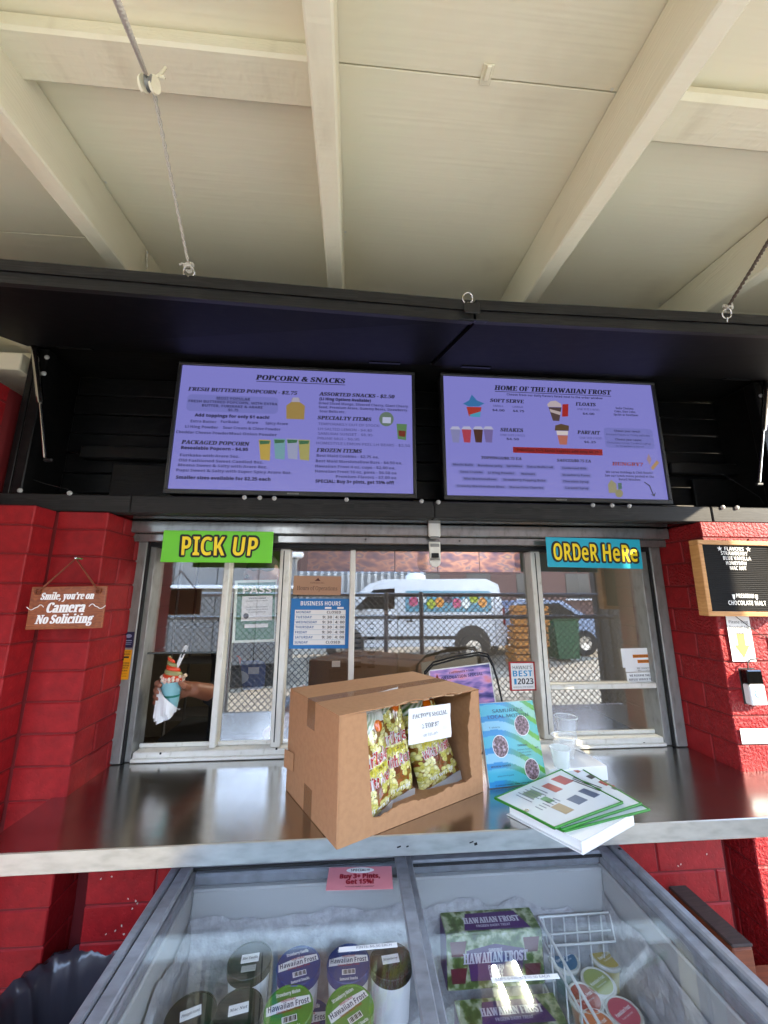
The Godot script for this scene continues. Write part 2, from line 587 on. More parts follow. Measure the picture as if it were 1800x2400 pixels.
# ---------------------------------------------------------------- roof
func make_roof():
	var slope := atan(0.08)
	var r := thing("lean_to_roof", "cream painted plywood roof on thin rafters sloping out over the counter", "roof", Vector3(0, 2.37, 1.65))
	r.rotation.x = slope
	var xs := [-3.12, -2.51, -1.90, -1.29, -0.68, -0.07, 0.54, 1.15, 1.76, 2.37]
	for x in xs:
		mi(r, "rafter", block_mesh(Vector3(0.046, 0.142, 3.2), 0.004), M.cream_beam, at(Vector3(x + 0.003, 0.069, -0.9)))
	for i in xs.size() - 1:
		var a: float = xs[i] + 0.019
		var b: float = xs[i + 1] - 0.019
		# the seam between two sheets lies at a different depth in every bay
		var seam: float = [-1.3, -1.0, -0.2, -1.05, 0.3, -0.574, 0.2, -1.2, -0.4][i]
		for s in [[-2.5, seam - 0.0012], [seam + 0.0012, 0.7]]:
			span(r, "ceiling_panel", Vector3(a - 0.015, 0.142, s[0]), Vector3(b + 0.015, 0.154, s[1]), M.cream, 0.001)
	# boards laid flat between rafters
	for b in [[-0.661, -0.089, -0.588, 0.0], [0.559, 1.131, -0.588, 1.0]]:
		var st := new_st()
		block_into(st, Vector3(b[1] - b[0], 0.037, 0.082 + 0.01 * b[3]), 0.005 + 0.004 * b[3], at(Vector3((b[0] + b[1]) / 2, 0.1225, b[2])), 0.001 + 0.003 * b[3], 3)
		mi(r, "blocking_board", st.commit(), M.cream_beam)
	# bent strap hooking the sheet seam
	var hook := mi(r, "strap_hook", block_mesh(Vector3(0.022, 0.003, 0.034), 0.001), M.cream_beam, at(Vector3(0.247, 0.1395, -0.566)))
	mi(hook, "loop", block_mesh(Vector3(0.011, 0.007, 0.026), 0.002), M.cream_beam, at(Vector3(0, -0.004, 0.006)))
	for p in [[-0.07, -0.72], [-0.07, -0.93], [-0.07, -1.25], [0.545, -0.5], [0.54, -1.15], [-0.683, -0.95], [-0.68, -1.2], [0.538, -0.82]]:
		mi(r, "screw", block_mesh(Vector3(0.006, 0.002, 0.006), 0.001), M.bumper, at(Vector3(p[0] + 0.004, -0.001, p[1])))
	for i in 9:
		for k in 7:
			var nx: float = xs[i] + (0.03 if k % 2 else 0.58)
			mi(r, "nail", block_mesh(Vector3(0.006, 0.0016, 0.006), 0.0006), M.alu, at(Vector3(nx, 0.1416, -1.9 + 0.33 * k + 0.07 * sin(i * 3.0 + k))))
	span(r, "fascia_board", Vector3(-3.2, -0.02, 0.702), Vector3(2.42, 0.155, 0.73), M.cream, 0.003)
	span(r, "roofing_sheet", Vector3(-3.2, 0.156, -2.5), Vector3(2.42, 0.17, 0.72), M.alu_dark, 0.002)

# ---------------------------------------------------------------- block walls
const COURSE := 0.091
const FIRST := 0.034
func brick(parent, a: Vector3, b: Vector3, m, k: int):
	var c := (a + b) * 0.5
	var s := (b - a).abs()
	mi(parent, "brick", block_mesh(s, 0.0032, 0.0011, 1 + k % 5), m, at(c))

func make_walls():
	var g := 0.0022
	var lw := thing("block_wall", "red painted block wall with stepped corner beside the pick up window", "wall", Vector3(-1.0, 0, 0.2))
	var o: Vector3 = -lw.position
	span(lw, "mortar", Vector3(-3.0, 0, -0.1) + o, Vector3(-0.851, 1.82, 0.266) + o, M.red_mortar, 0.001)
	span(lw, "mortar", Vector3(-3.0, 0, 0.268) + o, Vector3(-1.019, 1.82, 0.356) + o, M.red_mortar, 0.001)
	var high: float = on_z(40, 880, 0.36).y
	span(lw, "mortar", Vector3(-3.0, 1.821, -0.1) + o, Vector3(-1.252, high, 0.356) + o, M.red_mortar, 0.001)
	for i in 26:
		var y0: float = FIRST + COURSE * i
		var y1: float = y0 + COURSE - 2 * g
		# stepped front
		if y0 > high - 0.05:
			break
		y1 = minf(y1, high if i > 19 else 1.822)
		var edge_x: float = -1.016 if i < 20 else -1.25
		var x: float = edge_x - (0.195 if i % 2 == 0 else 0.39)
		brick(lw, Vector3(x + 2 * g, y0, 0.268) + o, Vector3(edge_x, y1, 0.36) + o, M.red, i)
		while x > -1.9:
			brick(lw, Vector3(x - 0.39 + 2 * g, y0, 0.30) + o, Vector3(x, y1, 0.36) + o, M.red, i + 3)
			x -= 0.39
		if i < 20:
			# corner course and the side of the opening
			var d: float = 0.19 if i % 2 == 0 else 0.10
			brick(lw, Vector3(-1.010, y0, 0.27 - d) + o, Vector3(-0.847, y1, 0.27) + o, M.red, i + 1)
			brick(lw, Vector3(-0.90, y0, -0.02) + o, Vector3(-0.847, y1, 0.27 - d - 2 * g) + o, M.red, i + 2)
	var rw := thing("block_wall", "red painted rough block wall in direct sun under the letter board", "wall", Vector3(1.7, 0, 0.2))
	o = -rw.position
	span(rw, "mortar", Vector3(1.349, 0, -0.1) + o, Vector3(2.6, 1.82, 0.266) + o, M.red_mortar, 0.001)
	for i in 20:
		var y0: float = FIRST + COURSE * i
		var y1: float = minf(y0 + COURSE - 2 * g, 1.822)
		var d: float = 0.19 if i % 2 == 1 else 0.10
		var x: float = 1.345 + (0.19 if i % 2 == 0 else 0.37)
		brick(rw, Vector3(1.345, y0, 0.27 - d) + o, Vector3(x - 2 * g, y1, 0.27) + o, M.red_rough, i)
		brick(rw, Vector3(1.345, y0, -0.02) + o, Vector3(1.40, y1, 0.27 - d - 2 * g) + o, M.red, i + 1)
		while x < 2.3:
			brick(rw, Vector3(x, y0, 0.20) + o, Vector3(x + 0.39 - 2 * g, y1, 0.27) + o, M.red_rough, i + 2)
			x += 0.39
	var uw := thing("block_wall", "low red block wall under the steel counter with recess at each end", "wall", Vector3(0.25, 0, 0.2))
	o = -uw.position
	span(uw, "mortar", Vector3(-0.848, 0, -0.1) + o, Vector3(1.346, 0.935, 0.15) + o, M.red_mortar, 0.001)
	span(uw, "mortar", Vector3(-0.7515, 0, 0.14) + o, Vector3(1.2335, 0.935, 0.266) + o, M.red_mortar, 0.001)
	for i in 10:
		var y0: float = FIRST + COURSE * i
		var y1: float = minf(y0 + COURSE - 2 * g, 0.936)
		var x: float = -0.753
		var first := true
		while x < 1.23:
			var w: float = 0.195 if first and i % 2 == 1 else 0.39
			brick(uw, Vector3(x, y0, 0.17) + o, Vector3(minf(x + w, 1.235) - 2 * g, y1, 0.27) + o, M.red, i + 4)
			x += w
			first = false
	var st := new_st()
	tube_into(st, [Vector3(-0.80, 0.72, 0.162) + o, Vector3(-0.802, 0.93, 0.162) + o], 0.006, 6)
	mi(uw, "conduit", st.commit(), M.red)
	var pale := mat(Color(0.72, 0.66, 0.60), 0.7)
	var cr := RandomNumberGenerator.new()
	cr.seed = 31
	for q in [[236, 2060], [262, 2055], [300, 2107], [318, 2112], [322, 2118], [310, 2130], [285, 2170], [290, 2190], [270, 2182], [248, 2190], [1358, 1990], [1657, 2002], [1370, 2008], [1596, 2026], [1590, 2030]]:
		var cp := on_z(q[0], q[1], 0.2712)
		var poly := PackedVector2Array()
		for k in 6:
			poly.append(Vector2(cos(k * 1.05), sin(k * 1.05)) * cr.randf_range(0.0012, 0.0035))
		mi(uw, "paint_chip", prism_mesh(poly, 0.0008), pale, at(cp + o))
	# wing wall closing the end of the shelter
	var ww := thing("block_wall", "red painted wing wall closing the far end of the shelter", "wall", Vector3(-1.86, 0, 1.4))
	span(ww, "mortar", Vector3(-0.1, 0, -1.03), Vector3(-0.003, 2.36, 0.1), M.red_mortar, 0.002)
	for i in 25:
		var z: float = -1.03 - (0.195 if i % 2 == 0 else 0.0)
		while z < 0.1:
			brick(ww, Vector3(-0.05, FIRST + COURSE * i, maxf(z, -1.03)), Vector3(0, FIRST + COURSE * (i + 1) - 2 * g, minf(z + 0.39, 0.1) - 2 * g), M.red, i)
			z += 0.39
	# upper wall behind the menu cabinet and the fascia over the red wall
	var up := thing("upper_wall", "cream board wall between the red blocks and the rafters", "wall", Vector3(0, 2.3, -0.05))
	span(up, "panel", Vector3(-3.0, 0.045, -0.03), Vector3(2.6, 0.32, 0.0), M.cream, 0.002)
	span(up, "panel", Vector3(-0.95, -0.56, -0.06), Vector3(1.45, 0.04, -0.03), M.cream, 0.002)
	span(up, "trim_board", Vector3(-3.0, 0.06, 0.02), Vector3(-1.25, 0.13, 0.3), M.cream, 0.003)
	# ground
	var gr := struct("ground")
	var gm := PlaneMesh.new()
	gm.size = Vector2(160, 160)
	mi(gr, "lot_surface", gm, M.lot, at(Vector3(0, -0.10, 0)))
	var pv := struct("pavement")
	span(pv, "concrete_pad", Vector3(-6, -0.3, -0.2), Vector3(4.2, 0.0, 2.9), M.concrete, 0.01)

# ---------------------------------------------------------------- room behind the windows
func make_interior():
	var room := struct("interior_room")
	var dark := mat(Color(0.62, 0.60, 0.57), 0.8)
	span(room, "floor", Vector3(-2.5, -0.12, -3.25), Vector3(3.0, 0.0, -0.105), mat(Color(0.45, 0.40, 0.36), 0.7), 0.002)
	span(room, "ceiling", Vector3(-2.5, 2.56, -3.25), Vector3(3.0, 2.64, -0.088), mat(Color(0.72, 0.72, 0.70), 0.8), 0.002)
	span(room, "wall_back", Vector3(-2.6, -0.1, -3.35), Vector3(3.1, 2.7, -3.198), dark, 0.002)
	span(room, "wall_left", Vector3(-2.55, -0.1, -3.19), Vector3(-2.398, 2.7, -0.1), dark, 0.002)
	span(room, "wall_right", Vector3(2.898, -0.1, -3.19), Vector3(3.05, 2.7, -0.1), dark, 0.002)
	span(room, "wall_front", Vector3(-2.4, 0, -0.12), Vector3(-0.9, 2.6, -0.101), dark, 0.002)
	span(room, "wall_front", Vector3(1.40, 0, -0.12), Vector3(2.9, 2.6, -0.101), dark, 0.002)
	span(room, "wall_front", Vector3(-0.9, 0, -0.12), Vector3(1.40, 0.92, -0.101), dark, 0.002)
	# wall cabinets with soft swirling print on the doors
	var cab := thing("wall_cabinet", "row of purple and brown wall cabinets inside behind the middle window", "cabinet", Vector3(0.55, 1.72, -1.75))
	span(cab, "carcass", Vector3(-0.95, 0, -0.3), Vector3(0.95, 0.7, 0), mat(Color(0.2, 0.17, 0.2), 0.6), 0.003)
	var swirl := mat(Color(1, 1, 1), 0.5)
	swirl.albedo_texture = noise_tex(noise(0.008, FastNoiseLite.TYPE_SIMPLEX_SMOOTH, 2, 141), [[0.0, Color(0.22, 0.2, 0.34)], [0.4, Color(0.45, 0.33, 0.36)], [0.6, Color(0.60, 0.44, 0.40)], [0.8, Color(0.35, 0.32, 0.42)], [1.0, Color(0.6, 0.5, 0.4)]])
	tri_map(swirl, Vector3(1.5, 3.0, 1))
	for k in 5:
		span(cab, "door", Vector3(-0.945 + 0.38 * k, 0.01, 0.001), Vector3(-0.945 + 0.38 * k + 0.372, 0.69, 0.02), swirl, 0.003)
	# soft serve machine with louvred side
	var sm := thing("soft_serve_machine", "stainless soft serve machine with black louvred side panel behind the middle window", "machine", Vector3(0.0, 0.9, -0.75))
	var p0 := on_z(800, 1440, -0.55)
	var p1 := on_z(935, 1660, -0.55)
	sm.position = Vector3((p0.x + p1.x) / 2, 0.72, -0.8)
	span(sm, "body", Vector3(-(p1.x - p0.x) / 2, 0, -0.25), Vector3((p1.x - p0.x) / 2, p0.y - 0.72, 0.25), mat(Color(0.42, 0.41, 0.40), 0.3, 0.9), 0.01)
	for c in 2:
		for k in 14:
			var q := on_z(838 + c * 24 + (c * 8), 1462 + k * 11.2 + (18 if k > 9 else 0), -0.548)
			mi(sm, "louvre", block_mesh(Vector3(0.042, 0.011, 0.012), 0.003), M.plastic_black, at(q - sm.position, -25))
	var bx := thing("receipt_printer", "black dispenser box with a white label standing inside the middle window", "dispenser")
	var b0 := on_z(718, 1545, -0.35)
	var b1 := on_z(815, 1640, -0.35)
	bx.position = Vector3((b0.x + b1.x) / 2, b1.y, -0.45)
	span(bx, "housing", Vector3(b0.x, b1.y, -0.55) - bx.position, Vector3(b1.x, b0.y, -0.35) - bx.position, M.plastic_black, 0.008)
	var w0 := on_z(778, 1549, -0.348)
	span(bx, "front_label", w0 - bx.position, w0 - bx.position + Vector3(0.04, -0.028, 0.002), M.white, 0.0005)
	span(bx, "paper_slot", w0 - bx.position + Vector3(-0.012, -0.035, 0.0), w0 - bx.position + Vector3(0.05, -0.085, 0.003), M.rubber, 0.0005)
	# inside counter and shelf unit
	var ic := thing("work_counter", "dark work counter running inside under the service windows", "counter", Vector3(0.25, 0, -0.38))
	span(ic, "top", Vector3(-1.1, 0.88, -0.24), Vector3(1.1, 0.915, 0.24), mat(Color(0.18, 0.19, 0.20), 0.25), 0.004)
	span(ic, "front_panel", Vector3(-1.08, 0, -0.2), Vector3(1.08, 0.879, 0.2), mat(Color(0.12, 0.12, 0.13), 0.6), 0.003)
	var sh := thing("wire_rack", "dark wire rack standing inside behind the pick up window", "rack", Vector3(-1.05, 0, -2.2))
	for y in [0.5, 0.95, 1.25, 1.6]:
		for k in 12:
			box(sh, "shelf_wire", Vector3(0, y, -0.2 + k * 0.036), Vector3(1.0, 0.006, 0.006), M.ink_grey, 0.001)
	for sx in [-0.5, 0.5]:
		for sz in [-0.2, 0.2]:
			tube(sh, "post", [Vector3(sx, 0, sz), Vector3(sx, 1.9, sz)], 0.012, M.ink_grey, 6)
	# ceiling lamp with two lit tubes, mirrored in the freezer lids
	var lamp := thing("ceiling_lamp", "fluorescent ceiling lamp with two lit tubes inside the room", "lamp", Vector3(1.03, 2.49, -1.45))
	box(lamp, "housing", Vector3(0, 0.04, 0), Vector3(0.26, 0.04, 0.72), M.white, 0.005)
	for s in [[-0.07, -0.1, 0.32], [0.075, -0.32, 0.32]]:
		tube(lamp, "tube", [Vector3(s[0], 0, s[1]), Vector3(s[0], 0, s[2])], 0.014, glow(Color(1.0, 0.98, 0.86), 6.0), 8)
		var al := AreaLight3D.new()
		al.name = "tube_light"
		al.area_size = Vector2(0.026, s[2] - s[1])
		al.light_energy = 0.45
		al.light_color = Color(1.0, 0.97, 0.88)
		al.shadow_enabled = true
		lamp.add_child(al, true)
		al.transform = at(Vector3(s[0], -0.016, (s[1] + s[2]) / 2), -90)

# ---------------------------------------------------------------- service windows
func make_window():
	var w := thing("service_window", "aluminium framed sliding service windows between the red block walls", "window", Vector3(0.25, 0.95, 0))
	var o: Vector3 = -w.position
	var ytop := 1.74
	var ybot := 0.952
	# outer frame
	span(w, "jamb", Vector3(-0.866, ybot, -0.05) + o, Vector3(-0.815, ytop + 0.06, 0.055) + o, M.alu_dark, 0.003)
	span(w, "guide_channel", Vector3(-0.814, ybot, -0.05) + o, Vector3(-0.789, ytop + 0.02, 0.035) + o, M.alu_dark, 0.002)
	span(w, "guide_channel", Vector3(-0.8165, ybot, 0.036) + o, Vector3(-0.808, ytop + 0.02, 0.05) + o, M.rubber, 0.001)
	span(w, "jamb", Vector3(1.297, ybot, -0.05) + o, Vector3(1.344, ytop + 0.06, 0.055) + o, M.alu_dark, 0.003)
	span(w, "guide_channel", Vector3(1.262, ybot, -0.05) + o, Vector3(1.2955, ytop + 0.02, 0.035) + o, M.alu_dark, 0.002)
	span(w, "guide_channel", Vector3(1.290, ybot, 0.036) + o, Vector3(1.2965, ytop + 0.02, 0.05) + o, M.rubber, 0.001)
	# shutter header in three steps
	span(w, "header", Vector3(-0.866, ytop + 0.035, -0.05) + o, Vector3(1.344, 1.822, 0.12) + o, M.header, 0.004)
	span(w, "header_lip", Vector3(-0.866, ytop + 0.004, -0.05) + o, Vector3(1.344, ytop + 0.034, 0.095) + o, M.header, 0.003)
	span(w, "header_seal", Vector3(-0.80, ytop - 0.012, -0.03) + o, Vector3(1.28, ytop + 0.0035, 0.06) + o, M.rubber, 0.001)
	# bottom track
	span(w, "track", Vector3(-0.785, ybot, -0.04) + o, Vector3(1.26, ybot + 0.03, 0.035) + o, M.alu, 0.003)
	span(w, "track_rail", Vector3(-0.785, ybot + 0.031, -0.015) + o, Vector3(1.26, ybot + 0.045, -0.008) + o, M.alu, 0.001)
	span(w, "track_lip", Vector3(-0.785, ybot, 0.036) + o, Vector3(1.26, ybot + 0.012, 0.048) + o, M.alu, 0.002)
	# uprights: x measured at mid height
	var post := func(px0, px1, called, depth, m):
		var a: float = on_z(px0, 1500, 0.02).x
		var b: float = on_z(px1, 1500, 0.02).x
		span(w, called, Vector3(a, ybot + 0.031, -0.035) + o, Vector3(b, ytop - 0.012, depth) + o, m, 0.003)
		return [a, b]
	var p1 = post.call(327.5, 341.5, "stile", 0.02, M.alu)
	var p2 = post.call(509.5, 524.5, "stile", 0.018, M.alu)
	var p3 = post.call(646.5, 671.0, "mullion", 0.03, M.alu)
	var p4 = post.call(817.0, 830.5, "stile", 0.018, M.alu)
	var p5 = post.call(1256.0, 1279.0, "mullion", 0.03, M.alu)
	var p6 = post.call(1527.0, 1539.0, "stile", 0.02, M.alu)
	span(w, "mullion_gasket", Vector3(p3[0] + 0.014, ybot + 0.05, 0.03) + o, Vector3(p3[0] + 0.018, ytop - 0.02, 0.0315) + o, M.rubber, 0.0005)
	span(w, "mullion_gasket", Vector3(p5[0] + 0.018, ybot + 0.05, 0.03) + o, Vector3(p5[0] + 0.022, ytop - 0.02, 0.0315) + o, M.rubber, 0.0005)
	# panes; the pick up sash is slid up, leaving an opening below it
	var pane := func(x0, x1, y0, y1, z):
		span(w, "pane", Vector3(x0 - 0.002, y0, z - 0.0025) + o, Vector3(x1 + 0.002, y1, z + 0.0025) + o, M.pane, 0.0005)
	var raised: float = on_z(420, 1528, 0.0).y
	pane.call(p1[1], p2[0], raised, ytop, 0.0)
	span(w, "sash_edge", Vector3(p1[1], raised - 0.006, -0.006) + o, Vector3(p2[0], raised, 0.006) + o, mat(Color(0.3, 0.33, 0.33), 0.2), 0.001)
	pane.call(p2[1], p3[0], ybot + 0.03, ytop, -0.012)
	pane.call(p3[1], p4[0], ybot + 0.03, ytop, 0.0)
	pane.call(p4[1], p5[0], ybot + 0.03, ytop, -0.012)
	var bar0: float = on_z(1420, 1614, 0.02).y
	var bar1: float = on_z(1420, 1601, 0.02).y
	pane.call(p5[1], p6[0], bar1, ytop, 0.0)
	pane.call(p5[1], p6[0], ybot + 0.03, bar0, -0.012)
	span(w, "sash_bar", Vector3(p5[1], bar0, -0.01) + o, Vector3(p6[0], bar1, 0.03) + o, M.alu, 0.003)
	for x in [p1[0] + 0.01, p6[0] + 0.01]:
		span(w, "sash_gasket", Vector3(x, ybot + 0.05, 0.02) + o, Vector3(x + 0.004, ytop - 0.02, 0.0215) + o, M.rubber, 0.0005)
	for q in [[376, 1766], [1510, 1742], [648, 1755]]:
		var v := on_z(q[0], q[1], 0.037)
		box(w, "screw", v + o, Vector3(0.007, 0.007, 0.003), M.rubber, 0.001)
	for q in [[857, 1264], [1077, 1268], [402, 1252]]:
		var v := on_z(q[0], q[1], 0.12)
		box(w, "screw", v + o, Vector3(0.008, 0.006, 0.004), M.rubber, 0.001)
	# hasp of the shutter
	var h := mi(w, "hasp", block_mesh(Vector3(0.05, 0.06, 0.012), 0.004), M.alu, at(on_z(1018, 1241, 0.135) + o))
	var q := on_z(1019, 1296, 0.13) - on_z(1018, 1241, 0.135)
	box(h, "hasp_plate", q + Vector3(0, 0.006, 0), Vector3(0.046, 0.078, 0.008), M.alu, 0.003)
	lathe(h, "hasp_plate", [Vector2(0, -0.004), Vector2(0.022, -0.004), Vector2(0.023, 0.0), Vector2(0.022, 0.004), Vector2(0, 0.004)], M.alu, at(q + Vector3(0, -0.033, 0), 90))
	box(h, "keyhole", q + Vector3(0, -0.01, 0.006), Vector3(0.03, 0.018, 0.005), M.rubber, 0.002)
	box(h, "hinge_knuckle", Vector3(0, -0.033, 0.002), Vector3(0.04, 0.01, 0.014), M.alu_dark, 0.004)
	box(h, "pin", q + Vector3(0, 0.03, 0.006), Vector3(0.036, 0.012, 0.004), M.alu_dark, 0.002)

# ---------------------------------------------------------------- counter
func make_counter():
	var c := thing("steel_counter", "stainless steel counter ledge with folded front edge below the windows", "counter", Vector3(0.25, 0.95, 0.25))
	var o: Vector3 = -c.position
	prism(c, "top_sheet", PackedVector2Array([Vector2(-0.845, 0.03), Vector2(1.343, 0.03), Vector2(1.343, -0.2715), Vector2(1.5, -0.2715), Vector2(1.5, -0.529), Vector2(-0.885, -0.529), Vector2(-0.885, -0.2715), Vector2(-0.845, -0.2715)]), 0.006, M.steel, Transform3D(Basis(Vector3.RIGHT, -PI / 2), Vector3(0, 0.95, 0) + o))
	span(c, "front_edge", Vector3(-0.885, 0.904, 0.5295) + o, Vector3(1.5, 0.9515, 0.5345) + o, M.steel_edge, 0.002)
	span(c, "support", Vector3(-0.75, 0.905, 0.272) + o, Vector3(1.23, 0.943, 0.50) + o, M.red_mortar, 0.002)
	for q in [[1115, 1978, 0.008, 0.006], [935, 1985, 0.01, 0.003], [955, 1984, 0.006, 0.003], [1105, 1974, 0.011, 0.0025]]:
		var v := on_z(q[0], q[1], 0.535)
		box(c, "chip", v + o, Vector3(q[2], q[3], 0.001), M.rubber, 0.0003, Vector3(0, 0, 15))

# ---------------------------------------------------------------- menu cabinet
func make_cabinet():
	var c := thing("menu_cabinet", "black wooden menu cabinet with two lifted doors over the service windows", "cabinet", Vector3(0.28, 1.825, 0.12))
	var o: Vector3 = -c.position
	var xl := -1.225
	var xr := 1.79
	var top := 2.475
	span(c, "side_panel", Vector3(xl, 1.83, 0.0) + o, Vector3(xl + 0.022, top, 0.246) + o, M.black, 0.002)
	span(c, "side_panel", Vector3(xr - 0.022, 1.83, 0.0) + o, Vector3(xr, top, 0.246) + o, M.black, 0.002)
	span(c, "stile", Vector3(xl + 0.023, 1.89, 0.2) + o, Vector3(xl + 0.06, top - 0.02, 0.244) + o, M.black, 0.003)
	span(c, "stile", Vector3(xr - 0.06, 1.89, 0.2) + o, Vector3(xr - 0.023, top - 0.02, 0.244) + o, M.black, 0.003)
	span(c, "top_panel", Vector3(xl, top, 0.0) + o, Vector3(xr, top + 0.018, 0.235) + o, M.black, 0.002)
	# sill: a face board in lengths, with a floor behind it
	var joints := [xl - 0.02, -0.79, 0.3, 1.42, xr + 0.02]
	for i in 4:
		span(c, "sill_board", Vector3(joints[i] + 0.0012, 1.825, 0.205) + o, Vector3(joints[i + 1] - 0.0012, 1.889, 0.252 + 0.0015 * (i % 2)) + o, M.black_worn, 0.004)
	span(c, "floor_panel", Vector3(xl + 0.023, 1.835, 0.0) + o, Vector3(xr - 0.023, 1.86, 0.204) + o, M.black, 0.002)
	span(c, "soffit", Vector3(xl, 1.824, -0.02) + o, Vector3(xr, 1.834, 0.204) + o, M.soffit, 0.001)
	# planked back
	for k in 7:
		var y: float = 1.862 + k * 0.0875
		span(c, "plank", Vector3(xl + 0.023, y, 0.004) + o, Vector3(xr - 0.023, y + 0.0835, 0.022 + 0.004 * (k % 2)) + o, M.black, 0.004)
	for s in [[xl + 0.061, -0.70], [1.39, xr - 0.061]]:
		span(c, "batten", Vector3(s[0] + 0.05, 2.085, 0.03) + o, Vector3(s[1] + 0.1, 2.14, 0.075) + o, M.black, 0.005)
		span(c, "cover_panel", Vector3(s[0] + 0.17, 1.862, 0.03) + o, Vector3(s[1] + 0.1, 2.07, 0.05) + o, M.black, 0.003)
	# rubber bumpers
	for q in [[573, 1166], [609, 1167], [643, 1168], [812, 1171], [988, 1175], [1027, 1177], [1389, 1184], [1434, 1185], [1474, 1186], [1693, 1189], [1726, 1190], [48, 1150], [164, 1156]]:
		lathe(c, "bumper", [Vector2(0.0085, 0.0), Vector2(0.0085, 0.003), Vector2(0.0065, 0.0065), Vector2(0.003, 0.008), Vector2(0.0, 0.0084)], M.bumper, at(on_z(q[0], q[1], 0.2535) + o, 90), 12)
	for q in [[111, 838], [104, 876], [1782, 928]]:
		lathe(c, "bumper", [Vector2(0.0085, 0.0), Vector2(0.0085, 0.003), Vector2(0.0065, 0.0065), Vector2(0.003, 0.008), Vector2(0.0, 0.0084)], M.bumper, at(on_z(q[0], q[1], 0.246) + o, 90), 12)
	# doors: hinge line at the top, the free edge hangs a little lower; ratio = height over depth seen from the eye
	var hinge := Vector2(0.907, 1.40)
	var edge := func(ratio):
		var a := 0.0
		for k in 60:
			var y: float = hinge.x + 0.6 * sin(a)
			var z: float = hinge.y - 0.6 * cos(a)
			a -= (y / z - ratio) * 0.3
		return Vector2(EYE.y + hinge.x + 0.6 * sin(a), EYE.z - hinge.y + 0.6 * cos(a))
	for d in [[xl - 0.02, 0.297, 0.858, 0.803], [0.303, xr + 0.02, 0.806, 0.82]]:
		var e0: Vector2 = edge.call(d[2])
		var e1: Vector2 = edge.call(d[3])
		var yh := EYE.y + hinge.x
		var zh := EYE.z - hinge.y
		var pts := func(t0, t1, f0, f1, s0, s1):
			# f: share of the way from hinge to free edge, t: height above the underside, s: share along the door
			var r := []
			for s in [s0, s1]:
				var x: float = lerpf(d[0], d[1], s)
				var ey: float = lerpf(e0.x, e1.x, s)
				var ez: float = lerpf(e0.y, e1.y, s)
				for q in [[f0, t0], [f1, t0], [f1, t1], [f0, t1]]:
					r.append(Vector3(x, lerpf(yh, ey, q[0]) + q[1], lerpf(zh, ez, q[0])) + o)
			return r
		var door := hexa(c, "door", pts.call(0.002, 0.016, 0.0, 0.995, 0.004, 0.996), M.black_gloss)
		hexa(door, "edge_strip", pts.call(0.0, 0.029, 0.955, 1.0, 0.0, 1.0), M.black_worn)
		hexa(door, "edge_strip", pts.call(0.031, 0.06, 0.96, 1.01, 0.0, 1.0), M.black_worn)
		hexa(door, "end_strip", pts.call(0.0165, 0.045, 0.0, 0.95, 0.0, 0.02), M.black)
		hexa(door, "end_strip", pts.call(0.0165, 0.045, 0.0, 0.95, 0.98, 1.0), M.black)
		hexa(door, "hinge_leaf", pts.call(-0.003, 0.0018, 0.01, 0.05, 0.08, 0.16), M.plastic_black)
		hexa(door, "hinge_leaf", pts.call(-0.003, 0.0018, 0.01, 0.05, 0.84, 0.92), M.plastic_black)
	# plate joining the doors
	var jp := on_z(1108, 752, 0.80)
	box(c, "mending_plate", jp + o, Vector3(0.075, 0.003, 0.02), M.plastic_black, 0.001, Vector3(22, 0, 0))
	var jp2 := on_z(1107, 722, 0.825)
	box(c, "hasp_block", jp2 + o, Vector3(0.04, 0.03, 0.006), M.black_worn, 0.002)
	# lift struts
	for s in [[[80, 800], [95, 946], [105, 1073]], [[1797, 880], [1788, 1010], [1779, 1130]]]:
		var a := on_z(s[0][0], s[0][1], 0.262) + o
		var b := on_z(s[1][0], s[1][1], 0.255) + o
		var e := on_z(s[2][0], s[2][1], 0.235) + o
		var strut := tube(c, "gas_strut", [a, a.lerp(b, 0.98), b], [0.0115, 0.0115, 0.008], M.chrome, 12)
		tube(strut, "rod", [b, e], 0.0058, M.chrome, 8)
		box(strut, "end_bracket", e + Vector3(0.008, -0.006, -0.008), Vector3(0.03, 0.012, 0.012), M.plastic_black, 0.003)
		box(strut, "end_bracket", a + Vector3(0.012, 0.004, -0.006), Vector3(0.034, 0.01, 0.01), M.plastic_black, 0.003)
	# screw eyes on the door edges
	for q in [[443, 637], [1096, 699], [1703, 735]]:
		var v := on_z(q[0], q[1], 0.815) + o
		var st := new_st()
		var ring := []
		for k in 17:
			ring.append(v + Vector3(0.013 * cos(TAU * k / 16), 0.013 * sin(TAU * k / 16), 0.004 * sin(TAU * k / 16)))
		tube_into(st, ring, 0.0026, 6, false)
		tube_into(st, [v + Vector3(0, -0.012, 0), v + Vector3(0, -0.024, -0.004)], 0.0028, 6)
		mi(c, "screw_eye", st.commit(), M.chrome)
	tube(c, "cable", [on_z(60, 1118, 0.2) + o, on_z(110, 1135, 0.2) + o, on_z(160, 1147, 0.22) + o], 0.0018, M.rubber, 5)
	tube(c, "cable", [on_z(1690, 1110, 0.1) + o, on_z(1740, 1140, 0.12) + o, on_z(1780, 1165, 0.18) + o, on_z(1790, 1182, 0.2) + o], 0.0018, M.rubber, 5)

